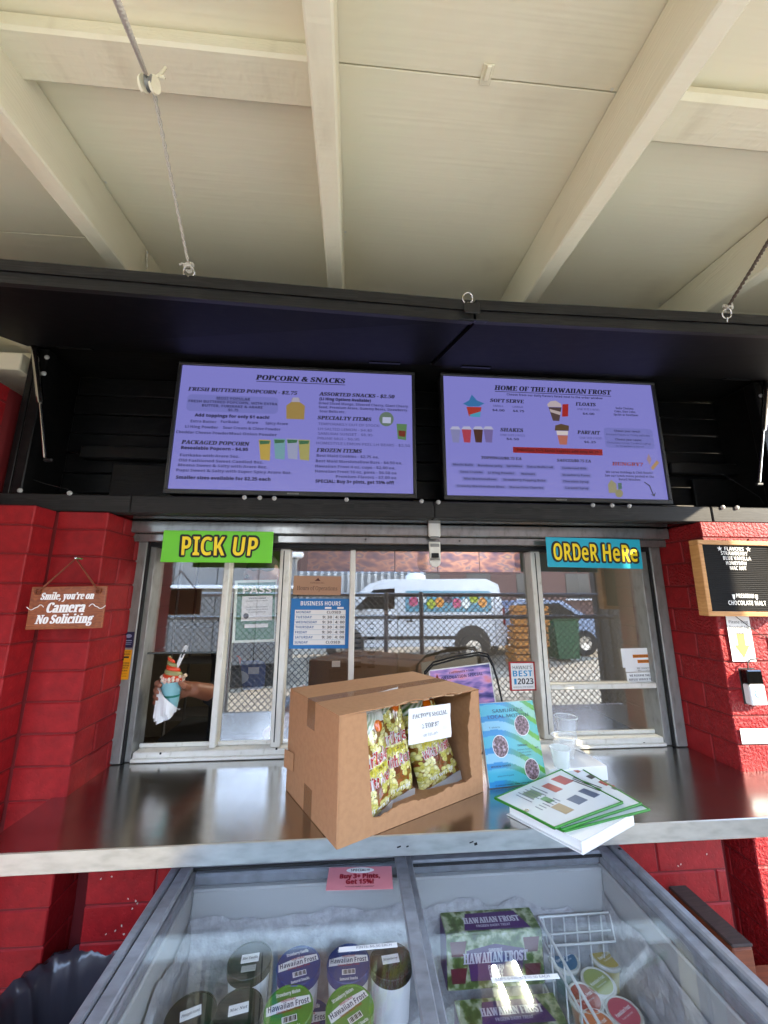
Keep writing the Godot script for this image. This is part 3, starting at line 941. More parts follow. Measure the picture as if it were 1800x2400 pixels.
# ---------------------------------------------------------------- ropes
func strand_rope(parent, called, pts: Array, r: float, m):
	var st := new_st()
	for s in 2:
		var path := []
		for i in pts.size() - 1:
			var a: Vector3 = pts[i]
			var b: Vector3 = pts[i + 1]
			var n := int(ceil(a.distance_to(b) / 0.006))
			var t := (b - a).normalized()
			var u := t.cross(Vector3(0.3, 0.2, 0.9)).normalized()
			var v := u.cross(t)
			for k in n:
				var f := float(k) / n
				var ph: float = f * a.distance_to(b) * 190.0 + PI * s
				path.append(a.lerp(b, f) + (u * cos(ph) + v * sin(ph)) * r * 0.5)
		tube_into(st, path, r * 0.62, 5)
	return mi(parent, called, st.commit(), m)

func knot(parent, p: Vector3):
	var st := new_st()
	for k in 3:
		var ring := []
		for i in 13:
			var a := TAU * i / 12.0
			ring.append(p + Vector3(0.009 * cos(a), 0.005 * k - 0.004 + 0.004 * sin(a + k), 0.008 * sin(a)))
		tube_into(st, ring, 0.0035, 5)
	tube_into(st, [p, p + Vector3(-0.014, 0.006, 0.004), p + Vector3(-0.02, 0.0, 0.006)], 0.003, 5)
	mi(parent, "knot", st.commit(), M.rope)

func make_ropes():
	var ring := on_z(443, 625, 0.815)
	var pul := on_z(352, 196, 1.125)
	var r1 := thing("rope", "grey twisted rope running from the pulley to the door ring", "rope", ring)
	strand_rope(r1, "strand", [Vector3.ZERO, pul - ring + Vector3(0.004, 0.005, 0.008)], 0.0036, M.rope)
	strand_rope(r1, "strand", [pul - ring + Vector3(-0.004, 0.008, 0.01), on_z(258, -40, 1.42) - ring], 0.0036, M.rope)
	knot(r1, Vector3(0, -0.002, 0))
	var pl := thing("pulley", "white painted rope pulley hanging under the flat roof board", "pulley", pul)
	pl.scale = Vector3.ONE * 0.68
	for s in [-0.013, 0.013]:
		prism(pl, "cheek_plate", oval(0.015, 0.026, 0, 0, 16), 0.007, M.cream_beam, Transform3D(Basis(Vector3.UP, deg_to_rad(62)), Vector3(s, 0.0, 0.0)))
	lathe(pl, "wheel", [Vector2(0, -0.008), Vector2(0.017, -0.008), Vector2(0.012, 0), Vector2(0.017, 0.008), Vector2(0, 0.008)], M.alu_dark, at(Vector3.ZERO, 0, 0, 90), 16)
	tube(pl, "hook", [Vector3(0.012, 0.024, 0), Vector3(0.02, 0.05, -0.006), Vector3(0.024, 0.075, -0.01)], 0.004, M.cream_beam, 6)
	box(pl, "screw", Vector3(0.022, 0.034, -0.006), Vector3(0.016, 0.008, 0.008), M.cream_beam, 0.002)
	var ring2 := on_z(1706, 720, 0.815)
	var r2 := thing("rope", "dark frayed rope tied to the door ring over the letter board side", "rope", ring2)
	strand_rope(r2, "strand", [Vector3.ZERO, on_z(1765, 625, 0.95) - ring2, on_z(1860, 470, 1.15) - ring2], 0.004, mat(Color(0.36, 0.31, 0.25), 0.9))
	knot(r2, Vector3(0, -0.002, 0))
	var r3 := thing("rope", "short frayed rope end hanging in front of a rafter", "rope", on_z(345, 590, 0.6))
	strand_rope(r3, "strand", [Vector3.ZERO, on_z(344, 634, 0.6) - r3.position], 0.0026, M.rope)

# ---------------------------------------------------------------- menu screens
func make_menu_screens():
	menu_screen("lit menu screen headed popcorn and snacks on a periwinkle ground", [[423, 857], [965, 877], [968, 1155], [397, 1149]], 0)
	menu_screen("lit menu screen headed home of the frost with drawn cups and toppings", [[1041, 880], [1529, 903], [1564, 1172], [1045, 1161]], 1)

func menu_screen(label, c, which):
	var z := 0.187
	var tl := on_z(c[0][0], c[0][1], z)
	var tr := on_z(c[1][0], c[1][1], z)
	var br := on_z(c[2][0], c[2][1], z)
	var bl := on_z(c[3][0], c[3][1], z)
	var x0 := (tl.x + bl.x) / 2
	var x1 := (tr.x + br.x) / 2
	var y1 := (tl.y + tr.y) / 2
	var y0 := (bl.y + br.y) / 2
	var w := x1 - x0
	var h := y1 - y0
	var tv := thing("menu_screen", label, "screen", Vector3((x0 + x1) / 2, y0 - 0.02, z), 0.0, "menu screens in the black cabinet")
	var mid := Vector3(0, 0.02 + h / 2, 0)
	box(tv, "housing", mid + Vector3(0, 0, -0.035), Vector3(w + 0.02, h + 0.028, 0.06), M.plastic_black, 0.004)
	var bez := mat(Color(0.22, 0.22, 0.22), 0.35, 0.3)
	box(tv, "bezel", mid + Vector3(0, h / 2 + 0.0055, 0), Vector3(w + 0.026, 0.011, 0.014), bez, 0.002)
	box(tv, "bezel", mid + Vector3(0, -h / 2 - 0.0095, 0), Vector3(w + 0.026, 0.019, 0.014), bez, 0.002)
	for s in [-1, 1]:
		box(tv, "bezel", mid + Vector3(s * (w / 2 + 0.0065), 0, 0), Vector3(0.0125, h + 0.0, 0.014), bez, 0.002)
	var scr := box(tv, "screen", mid + Vector3(0, 0, -0.0035), Vector3(w, h, 0.003), glow(Color(0.455, 0.45, 0.72), 0.175), 0.0004)
	var logo := lettering(tv, [["INSIGNIA", 0, mid.y - h / 2 - 0.0105, 0.006, 0.045, "bold"]], M.bumper, 0.0075, "logo")
	# a spot in the enlarged picture of the screen becomes a place on the screen
	var k = [[115, 62, 1565, 125, 1575, 870, 45, 855], [110, 133, 1415, 195, 1510, 915, 120, 885]][which]
	var place := func(x, y):
		var v := 0.5
		var u := 0.5
		for i in 6:
			u = (x - lerpf(k[0], k[6], v)) / (lerpf(k[2], k[4], v) - lerpf(k[0], k[6], v))
			v = (y - lerpf(k[1], k[3], u)) / (lerpf(k[7], k[5], u) - lerpf(k[1], k[3], u))
		return Vector2((u - 0.5) * w, (0.5 - v) * h)
	var unit: float = w / 1430.0
	var dark := []
	var soft := []
	var head := []
	var pills := []
	var L := func(list, text, xc, y, wd, hh, font, slant = 0.0):
		var p: Vector2 = place.call(xc, y)
		list.append([text, p.x, p.y, hh * unit, wd * unit, font, 1, slant])
	var pill := func(xa, ya, xb, yb, r):
		var a: Vector2 = place.call(xa, ya)
		var b: Vector2 = place.call(xb, yb)
		pills.append(rounded(absf(b.x - a.x), absf(b.y - a.y), r * unit, (a.x + b.x) / 2, (a.y + b.y) / 2))
	var bars := []
	var bar := func(list, xa, xb, y, t):
		var a: Vector2 = place.call((xa + xb) / 2.0, y)
		list.append(rect((xb - xa) * unit, t * unit, a.x, a.y))
	var pic := func(col: Color, poly: Array):
		var p := PackedVector2Array()
		for q in poly:
			p.append(place.call(q[0], q[1]))
		return [col, p]
	var pics := []
	if which == 0:
		L.call(head, "POPCORN & SNACKS", 850, 155, 550, 34, "heavyserif", 0.2)
		bar.call(bars, 575, 1127, 181, 4)
		for t in [["FRESH BUTTERED POPCORN - $2.75", 490, 236, 653], ["PACKAGED POPCORN", 327, 572, 390], ["ASSORTED SNACKS - $2.50", 1210, 260, 472], ["SPECIALTY ITEMS", 1130, 411, 330], ["FROZEN ITEMS", 1097, 613, 272]]:
			L.call(head, t[0], t[1], t[2], t[3], 25, "heavyserif", 0.2)
		pill.call(150, 258, 705, 385, 26)
		bar.call(bars, 330, 530, 298, 2)
		for t in [["MOST POPULAR", 430, 287, 200], ["FRESH BUTTERED POPCORN, WITH EXTRA", 430, 313, 530], ["BUTTER, FURIKAKE & ARARE", 425, 338, 360], ["$5.75", 430, 362, 60], ["Extra Butter", 250, 437, 150], ["Furikake", 410, 438, 105], ["Arare", 550, 441, 65], ["Spicy Arare", 700, 446, 135], ["Li Hing Powder", 240, 472, 190], ["Sour Cream & Chive Powder", 547, 479, 340], ["Cheddar Cheese Powder", 245, 508, 305], ["Maui Onion Powder", 555, 515, 280], ["Furikake with Arare 5oz.", 293, 652, 340], ["Old Fashioned Sweet Candied 8oz.", 363, 685, 485], ["Moana Sweet & Salty with Arare 8oz.", 375, 714, 510], ["Pupu Sweet & Salty with Super Spicy Arare 8oz.", 446, 746, 663], ["Dried Sliced Mango, Slivered Cherry, Giant Cherry", 1253, 322, 560], ["Seed, Premium Arare, Gummy Bears, Strawberry", 1250, 347, 555], ["Sour Belts etc.", 1052, 367, 160], ["Best Maid Cookies - $2.75 ea.", 1152, 648, 378], ["Best Maid Marshmallow Bars - $4.50 ea.", 1226, 682, 525], ["Hawaiian Frost 4 oz. cups - $2.00 ea.", 1202, 713, 485], ["Hawaiian Frost 16 oz. pints - $6.50 ea", 1205, 743, 490], ["Premium Flavors - $7.00 ea", 1270, 773, 365]]:
			L.call(soft, t[0], t[1], t[2], t[3], 17, "bold")
		for t in [["TEMPORARILY OUT OF STOCK:", 1160, 451, 380], ["LH SALTED LEMON - $4.40", 1133, 482, 330], ["SAMURAI SUNSET - $6.95", 1135, 511, 335], ["PRUNE MUI - $6.95", 1092, 540, 255], ["HOMESTYLE LEMON PEEL LH BEARS - $3.50", 1253, 573, 575]]:
			L.call(soft, t[0], t[1], t[2], t[3], 17, "sans")
		for t in [["Add toppings for only $1 each!", 425, 402, 440], ["Resealable Popcorn - $4.95", 322, 607, 385], ["Smaller sizes available for $2.25 each", 380, 788, 538], ["(Li Hing Options Available)", 1133, 290, 320], ["SPECIAL: Buy 3+ pints, get 15% off!", 1198, 802, 470]]:
			L.call(dark, t[0], t[1], t[2], t[3], 19, "fat")
		pics.append(pic.call(Color(0.62, 0.52, 0.30), [[760, 415], [758, 330], [790, 305], [795, 280], [840, 280], [845, 308], [876, 330], [872, 418]]))
		pics.append(pic.call(Color(0.66, 0.64, 0.72), [[790, 305], [800, 276], [835, 276], [845, 306]]))
		for q in [[590, 548, 0.72, 0.62, 0.3], [682, 541, 0.45, 0.62, 0.66], [762, 540, 0.6, 0.62, 0.74], [836, 546, 0.64, 0.62, 0.38]]:
			pics.append(pic.call(Color(q[2], q[3], q[4]), [[q[0], q[1]], [q[0] + 74, q[1] + 2], [q[0] + 70, q[1] + 130], [q[0] + 12, q[1] + 124]]))
			pics.append(pic.call(Color(0.25, 0.42, 0.3), [[q[0] + 4, q[1] + 6], [q[0] + 70, q[1] + 8], [q[0] + 64, q[1] + 26], [q[0] + 8, q[1] + 30]]))
		var rd := []
		for i in 18:
			rd.append([1400 + 48 * cos(TAU * i / 18), 413 + 46 * sin(TAU * i / 18)])
		pics.append(pic.call(Color(0.40, 0.47, 0.42), rd))
		pics.append(pic.call(Color(0.72, 0.74, 0.86), [[1375, 400], [1430, 402], [1428, 440], [1374, 438]]))
		pics.append(pic.call(Color(0.36, 0.50, 0.34), [[1466, 442], [1534, 445], [1528, 545], [1474, 538]]))
		pics.append(pic.call(Color(0.45, 0.2, 0.14), [[1478, 485], [1526, 488], [1522, 525], [1482, 520]]))
	else:
		L.call(head, "HOME OF THE HAWAIIAN FROST", 788, 229, 795, 34, "heavyserif", 0.2)
		bar.call(bars, 392, 1186, 253, 4)
		for t in [["SOFT SERVE", 497, 300, 222], ["FLOATS", 990, 322, 135], ["SHAKES", 523, 487, 148], ["PARFAIT", 1005, 503, 150]]:
			L.call(head, t[0], t[1], t[2], t[3], 25, "heavyserif", 0.2)
		for t in [["TOPPINGS/$0.75 EA", 455, 662, 262], ["SAUCES/$0.75 EA", 908, 678, 225]]:
			L.call(head, t[0], t[1], t[2], t[3], 19, "heavyserif", 0.2)
		for t in [["Choose from our daily flavors listed next to the order window", 797, 270, 655], ["$4.00", 443, 361, 80], ["$4.75", 567, 366, 75], ["$4.00", 1007, 384, 80], ["$4.50", 527, 544, 80], ["$6.25", 1012, 563, 78], ["Soda Choices:", 1240, 349, 125], ["Coke, Diet Coke,", 1243, 370, 150], ["Sprite or Rootbeer", 1248, 391, 172], ["Choose your cereal:", 1253, 495, 180], ["Choose your sauce:", 1260, 549, 180], ["We serve Hotdogs & Chili Bowls!", 1258, 750, 315], ["See our lunch menu posted at the", 1260, 772, 330], ["Retail Window.", 1262, 793, 150]]:
			L.call(dark, t[0], t[1], t[2], t[3], 15, "bold")
		for t in [["SMALL", 443, 333, 72], ["LARGE", 563, 339, 70], ["ONE SIZE (16OZ)", 1005, 355, 152], ["ONE SIZE (16OZ)", 527, 520, 160], ["ONE SIZE (16OZ)", 1018, 538, 150], ["Frosted Flakes or Fruity pebbles", 1258, 519, 300], ["Chocolate syrup, Caramel syrup", 1262, 570, 300], ["or Strawberry puree", 1268, 590, 190]]:
			L.call(soft, t[0], t[1], t[2], t[3], 13, "sans")
		pill.call(1100, 470, 1432, 607, 22)
		for t in [["Mochi Balls", 220, 702, 125], ["Rainbow Jelly", 385, 708, 155], ["Sprinkles", 533, 711, 100], ["Extra Waferroll", 693, 716, 165], ["Oreo Crumbs", 270, 746, 140], ["Li Hing Powder", 452, 752, 165], ["Walnuts", 617, 758, 90], ["Mini Marshmallows", 323, 788, 205], ["Strawberry Popping Boba", 593, 795, 270], ["Crunchy Marshmallow Bites", 325, 832, 295], ["Maraschino Cherries", 605, 839, 215], ["Condensed Milk", 908, 724, 160], ["Strawberry Puree", 918, 766, 180], ["Chocolate Syrup", 915, 804, 165], ["Caramel Syrup", 920, 843, 150]]:
			pill.call(t[1] - t[3] / 2 - 10, t[2] - 15, t[1] + t[3] / 2 + 10, t[2] + 16, 7)
			L.call(dark, t[0], t[1], t[2], t[3], 14, "bold")
		var rb := []
		for q in [[527, 592], [1090, 608], [1091, 646], [528, 628]]:
			rb.append(place.call(q[0], q[1]))
		shapes(scr, "red_banner", [PackedVector2Array(rb)], mat(Color(0.62, 0.10, 0.09), 0.5), 0.0030)
		var rt := []
		L.call(rt, "Premium Soft Serve Flavors add only $0.25", 808, 619, 540, 16, "bold")
		lettering(scr, rt, mat(Color(0.32, 0.04, 0.05), 0.5), 0.0038)
		var hg := []
		L.call(hg, "HUNGRY?", 1250, 699, 205, 24, "heavyserif", 0.2)
		lettering(scr, hg, mat(Color(0.55, 0.14, 0.13), 0.5), 0.0030)
		var ar := []
		for q in [[1355, 805], [1392, 828], [1413, 882], [1428, 868], [1418, 894], [1392, 880], [1407, 882], [1386, 832], [1354, 810]]:
			ar.append(place.call(q[0], q[1]))
		shapes(scr, "arrow", [PackedVector2Array(ar)], M.ink, 0.0030)
		pics.append(pic.call(Color(0.22, 0.45, 0.66), [[228, 318], [265, 296], [282, 258], [312, 296], [358, 316], [322, 336], [262, 336]]))
		pics.append(pic.call(Color(0.66, 0.22, 0.18), [[248, 338], [340, 340], [328, 402], [262, 398]]))
		pics.append(pic.call(Color(0.30, 0.60, 0.72), [[264, 390], [334, 368], [330, 404], [274, 402]]))
		for q in [[145, 0.52, 0.52, 0.70], [213, 0.66, 0.25, 0.32], [283, 0.30, 0.19, 0.16], [345, 0.45, 0.40, 0.62]]:
			pics.append(pic.call(Color(q[1], q[2], q[3]), [[q[0] + 4, 482], [q[0] + 62, 484], [q[0] + 54, 566], [q[0] + 16, 564]]))
			pics.append(pic.call(Color(0.70, 0.70, 0.82), [[q[0], 482], [q[0] + 14, 464], [q[0] + 52, 464], [q[0] + 66, 484]]))
		pics.append(pic.call(Color(0.74, 0.68, 0.70), [[746, 322], [766, 302], [800, 298], [832, 318], [838, 340], [752, 338]]))
		pics.append(pic.call(Color(0.33, 0.26, 0.26), [[754, 340], [836, 342], [820, 430], [780, 428]]))
		pics.append(pic.call(Color(0.72, 0.66, 0.66), [[760, 352], [832, 372], [826, 392], [766, 372]]))
		pics.append(pic.call(Color(0.64, 0.16, 0.15), [[842, 322], [880, 320], [876, 400], [838, 402]]))
		pics.append(pic.call(Color(0.36, 0.28, 0.2), [[790, 490], [794, 458], [830, 448], [880, 460], [878, 492]]))
		pics.append(pic.call(Color(0.82, 0.78, 0.78), [[800, 492], [874, 494], [872, 520], [804, 518]]))
		pics.append(pic.call(Color(0.70, 0.42, 0.36), [[806, 520], [872, 522], [864, 580], [818, 578]]))
		pics.append(pic.call(Color(0.62, 0.52, 0.54), [[1374, 672], [1386, 636], [1404, 668], [1394, 706]]))
		pics.append(pic.call(Color(0.68, 0.54, 0.36), [[1398, 722], [1440, 676], [1454, 692], [1412, 738]]))
		pics.append(pic.call(Color(0.58, 0.56, 0.44), [[1118, 822], [1140, 794], [1172, 818], [1174, 872], [1122, 872]]))
		pics.append(pic.call(Color(0.30, 0.42, 0.40), [[1182, 814], [1206, 812], [1208, 848], [1184, 852]]))
		var rd := []
		for i in 16:
			rd.append([1188 + 25 * cos(TAU * i / 16), 875 + 24 * sin(TAU * i / 16)])
		pics.append(pic.call(Color(0.56, 0.54, 0.40), rd))
	if pills:
		var panel_mat := glow(Color(0.41, 0.415, 0.665), 0.175)
		for q in pills:
			shapes(scr, "text_panel", [q], panel_mat, 0.0026)
	shapes(scr, "underline", bars, M.ink, 0.0034)
	var lift := 0.0026
	for p in pics:
		lift += 0.00008
		shapes(scr, "picture", [p[1]], glow(p[0], 0.13), lift)
	lettering(scr, head, M.ink, 0.0036)
	lettering(scr, soft, mat(Color(0.16, 0.16, 0.30), 0.6), 0.0036)
	if dark:
		lettering(scr, dark, mat(Color(0.10, 0.09, 0.20), 0.6), 0.0036)

# ---------------------------------------------------------------- flat sheets, boards and stickers placed by their four corners
func sheet(called, label, category, c, z, thick, m, group = "", part = "sheet") -> Array:
	var tl := on_z(c[0][0], c[0][1], z)
	var tr := on_z(c[1][0], c[1][1], z)
	var br := on_z(c[2][0], c[2][1], z)
	var bl := on_z(c[3][0], c[3][1], z)
	var mid := (tl + tr + br + bl) / 4
	var w := (tl.distance_to(tr) + bl.distance_to(br)) / 2
	var h := (tl.distance_to(bl) + tr.distance_to(br)) / 2
	var o := thing(called, label, category, mid, 0.0, group)
	o.rotation.z = atan2(tr.y - tl.y + br.y - bl.y, tr.x - tl.x + br.x - bl.x)
	box(o, part, Vector3(0, 0, -thick / 2), Vector3(w, h, thick), m, minf(0.0015, thick * 0.3))
	return [o, w, h]

func make_wall_signs():
	# the wooden warning board on its cord
	var s := sheet("hanging_sign", "brown wooden sign about a camera hanging on twine", "sign", [[70, 1375], [246, 1374], [242, 1471], [63, 1477]], 0.385, 0.008, M.sign_wood, "", "board")
	var o: Node3D = s[0]
	var w: float = s[1]
	var h: float = s[2]
	lettering(o, [["Smile, you're on", 0.0, h * 0.27, 0.021, w * 0.70, "heavyserif", 1, 0.18], ["Camera", 0, 0.0, 0.03, w * 0.5, "heavyserif", 1, 0.18], ["No Soliciting", 0, -h * 0.27, 0.026, w * 0.74, "heavyserif", 1, 0.18]], M.white_ink)
	for sx in [-1, 1]:
		var st := new_st()
		var cur := []
		for k in 14:
			var a: float = k * 0.5
			cur.append(Vector3(sx * (w * 0.30 + 0.004 * k * (0.7 if k < 7 else 0.9)), 0.002 + 0.007 * sin(a), 0.001))
		tube_into(st, cur, 0.0013, 4)
		mi(o, "scroll_line", st.commit(), M.white_ink)
		var kn := new_st()
		var ring := []
		for k in 10:
			ring.append(Vector3(sx * w * 0.40 + 0.007 * cos(k * 0.7), h * 0.38 + 0.007 * sin(k * 0.7), 0.003))
		tube_into(kn, ring, 0.003, 5)
		mi(o, "twine_knot", kn.commit(), M.old_wood)
	var apex := on_z(180, 1309, 0.378) - o.position
	tube(o, "twine", [Vector3(-w * 0.40, h * 0.38, 0.002), apex, Vector3(w * 0.40, h * 0.38, 0.002)], 0.003, M.old_wood, 6)
	mi(o, "nail", block_mesh(Vector3(0.006, 0.006, 0.03), 0.001), M.chrome, at(apex + Vector3(0, 0.001, -0.012)))

	# the letter board
	s = sheet("letter_board", "black felt letter board in a pine frame listing flavors", "letter board", [[1646, 1276], [1812, 1281], [1826, 1434], [1661, 1432]], 0.308, 0.012, mat(Color(0.045, 0.045, 0.05), 0.95), "", "felt")
	o = s[0]
	w = s[1]
	h = s[2]
	var fw := 0.017
	for sy in [-1, 1]:
		box(o, "frame_rail", Vector3(0, sy * (h / 2 + fw / 2), -0.012), Vector3(w + fw * 2, fw, 0.042), M.pine, 0.002)
	for sx in [-1, 1]:
		box(o, "frame_rail", Vector3(sx * (w / 2 + fw / 2), 0, -0.012), Vector3(fw, h - 0.0005, 0.042), M.pine, 0.002)
	var groove := new_st()
	for k in 34:
		block_into(groove, Vector3(w - 0.002, 0.0032, 0.0022), 0.001, at(Vector3(0, h / 2 - 0.004 - k * (h - 0.008) / 33.0, 0.0011)))
	mi(o, "felt_rib", groove.commit(), mat(Color(0.05, 0.05, 0.055), 0.95)).set_meta("kind", "stuff")
	var lx := -0.012
	lettering(o, [["FLAVORS", lx + 0.0, h * 0.44, 0.0135, 0.078, "bold"], ["STRAWBERRY", lx - 0.002, h * 0.37, 0.0135, 0.108, "bold"], ["BLUE VANILLA", lx + 0.006, h * 0.295, 0.0135, 0.112, "bold"], ["HONEYDEW", lx, h * 0.22, 0.0135, 0.083, "bold"], ["MAC NUT", lx + 0.004, h * 0.145, 0.0135, 0.066, "bold"], ["PREMIUM", lx + 0.012, -h * 0.27, 0.0145, 0.07, "bold"], ["CHOCOLATE MALT", lx + 0.016, -h * 0.375, 0.0155, 0.148, "bold"]], M.white_ink, 0.0035)
	var cone := []
	for sx in [-1, 1]:
		var cx: float = lx + 0.012 + sx * 0.045
		cone.append(PackedVector2Array([Vector2(cx - 0.006, -h * 0.25), Vector2(cx + 0.006, -h * 0.25), Vector2(cx + 0.004, -h * 0.31), Vector2(cx, -h * 0.33), Vector2(cx - 0.004, -h * 0.31)]))
		var star := PackedVector2Array()
		for k in 10:
			var r: float = 0.011 if k % 2 == 0 else 0.0045
			star.append(Vector2(lx + sx * 0.058 + r * sin(TAU * k / 10), h * 0.44 + r * cos(TAU * k / 10)))
		cone.append(star)
	shapes(o, "symbol", cone, M.white_ink, 0.0036)
	# doorbell notice with a yellow arrow
	s = sheet("doorbell_notice", "white laminated doorbell notice with yellow down arrow on sunlit block", "notice", [[1701, 1443], [1753, 1443], [1775, 1551], [1717, 1550]], 0.2755, 0.001, M.paper)
	o = s[0]
	w = s[1]
	h = s[2]
	lettering(o, [["Please Ring", 0, h * 0.36, 0.011, w * 0.82, "sans"], ["Doorbell For", 0, h * 0.24, 0.011, w * 0.86, "sans"], ["Assistance", 0, h * 0.12, 0.011, w * 0.72, "sans"]], M.ink)
	var arr := func(sc):
		var p := PackedVector2Array()
		for q in [[-0.3, 0.1], [0.3, 0.1], [0.3, -0.14], [0.6, -0.14], [0, -0.4], [-0.6, -0.14], [-0.3, -0.14]]:
			p.append(Vector2(q[0] * w * 0.5 * sc, -h * 0.16 + (q[1] + 0.15) * h * sc))
		return p
	shapes(o, "arrow_outline", [arr.call(1.07)], M.ink_grey, 0.0005)
	shapes(o, "arrow", [arr.call(1.0)], mat(Color(0.93, 0.85, 0.30), 0.5), 0.0008)
	# doorbell
	var d := thing("video_doorbell", "white and black video doorbell with round button on sunlit red block", "doorbell", on_z(1776, 1612, 0.30))
	var p0 := on_z(1758, 1571, 0.30) - d.position
	var p1 := on_z(1796, 1654, 0.30) - d.position
	var dw := 0.060
	var dh := p0.y - p1.y
	box(d, "faceplate", Vector3(0, -dh * 0.21, -0.014), Vector3(dw, dh * 0.58, 0.028), M.white, 0.004)
	box(d, "camera_head", Vector3(0, dh * 0.29, -0.014), Vector3(dw - 0.001, dh * 0.415, 0.0275), mat(Color(0.05, 0.045, 0.04), 0.08), 0.004)
	lathe(d, "button_ring", [Vector2(0.0155, 0.0), Vector2(0.0155, 0.0015), Vector2(0.0125, 0.0015), Vector2(0.0125, 0.0)], mat(Color(0.50, 0.60, 0.78), 0.3), at(Vector3(0, -dh * 0.16, 0.0), 90), 24)
	lathe(d, "button", [Vector2(0.012, 0.0), Vector2(0.0115, 0.0012), Vector2(0, 0.0014)], M.white, at(Vector3(0, -dh * 0.16, 0.0), 90), 24)
	lettering(d, [["ring", 0, -dh * 0.42, 0.004, 0.013, "sans"]], M.bumper, 0.0006)
	box(d, "back_plate", Vector3(0, 0, -0.0295), Vector3(dw + 0.004, dh + 0.004, 0.003), M.plastic_black, 0.001)
	tube(d, "wire", [Vector3(-0.012, dh * 0.5, -0.012), Vector3(-0.008, dh * 0.68, -0.012), Vector3(0.012, dh * 0.78, -0.02), Vector3(0.05, dh * 0.8, -0.024)], 0.002, M.rubber, 6)
	tube(d, "wire", [on_z(1722, 1443, 0.278) - d.position, on_z(1752, 1466, 0.28) - d.position, on_z(1790, 1492, 0.276) - d.position, on_z(1830, 1500, 0.276) - d.position], 0.0013, M.rubber, 5)
	s = sheet("phone_notice", "small white notice with three typed lines below the doorbell", "notice", [[1737, 1708], [1840, 1707], [1845, 1742], [1737, 1744]], 0.2755, 0.001, M.paper)
	o = s[0]
	w = s[1]
	h = s[2]
	lettering(o, [["Still waiting for assistance?", 0, h * 0.27, 0.0065, w * 0.72, "sans"], ["Please call our upstairs office", 0, 0, 0.0065, w * 0.86, "sans"], ["808-422-0776", 0, -h * 0.27, 0.0065, w * 0.45, "sans"]], M.ink)

func cartoon_sign(called, label, c, bg: Color, words, sz):
	var s := sheet(called, label, "sign", c, 0.15, 0.004, mat(bg, 0.35), "", "panel")
	var o: Node3D = s[0]
	var w: float = s[1]
	var h: float = s[2]
	var out := []
	var fill := []
	for q in words:
		out.append([q[0], q[1] * w, q[2] * h, sz * h, q[3] * w, "fatter", 1, q[4]])
		fill.append([q[0], q[1] * w, q[2] * h, sz * h * 0.94, q[3] * w * 0.965, "bold", 1, q[4]])
	var yellow := mat(Color(0.96, 0.84, 0.05), 0.4)
	for k in out.size():
		lettering(o, [out[k]], M.ink, 0.0006, "letter_outline")
		lettering(o, [fill[k]], yellow, 0.0012)

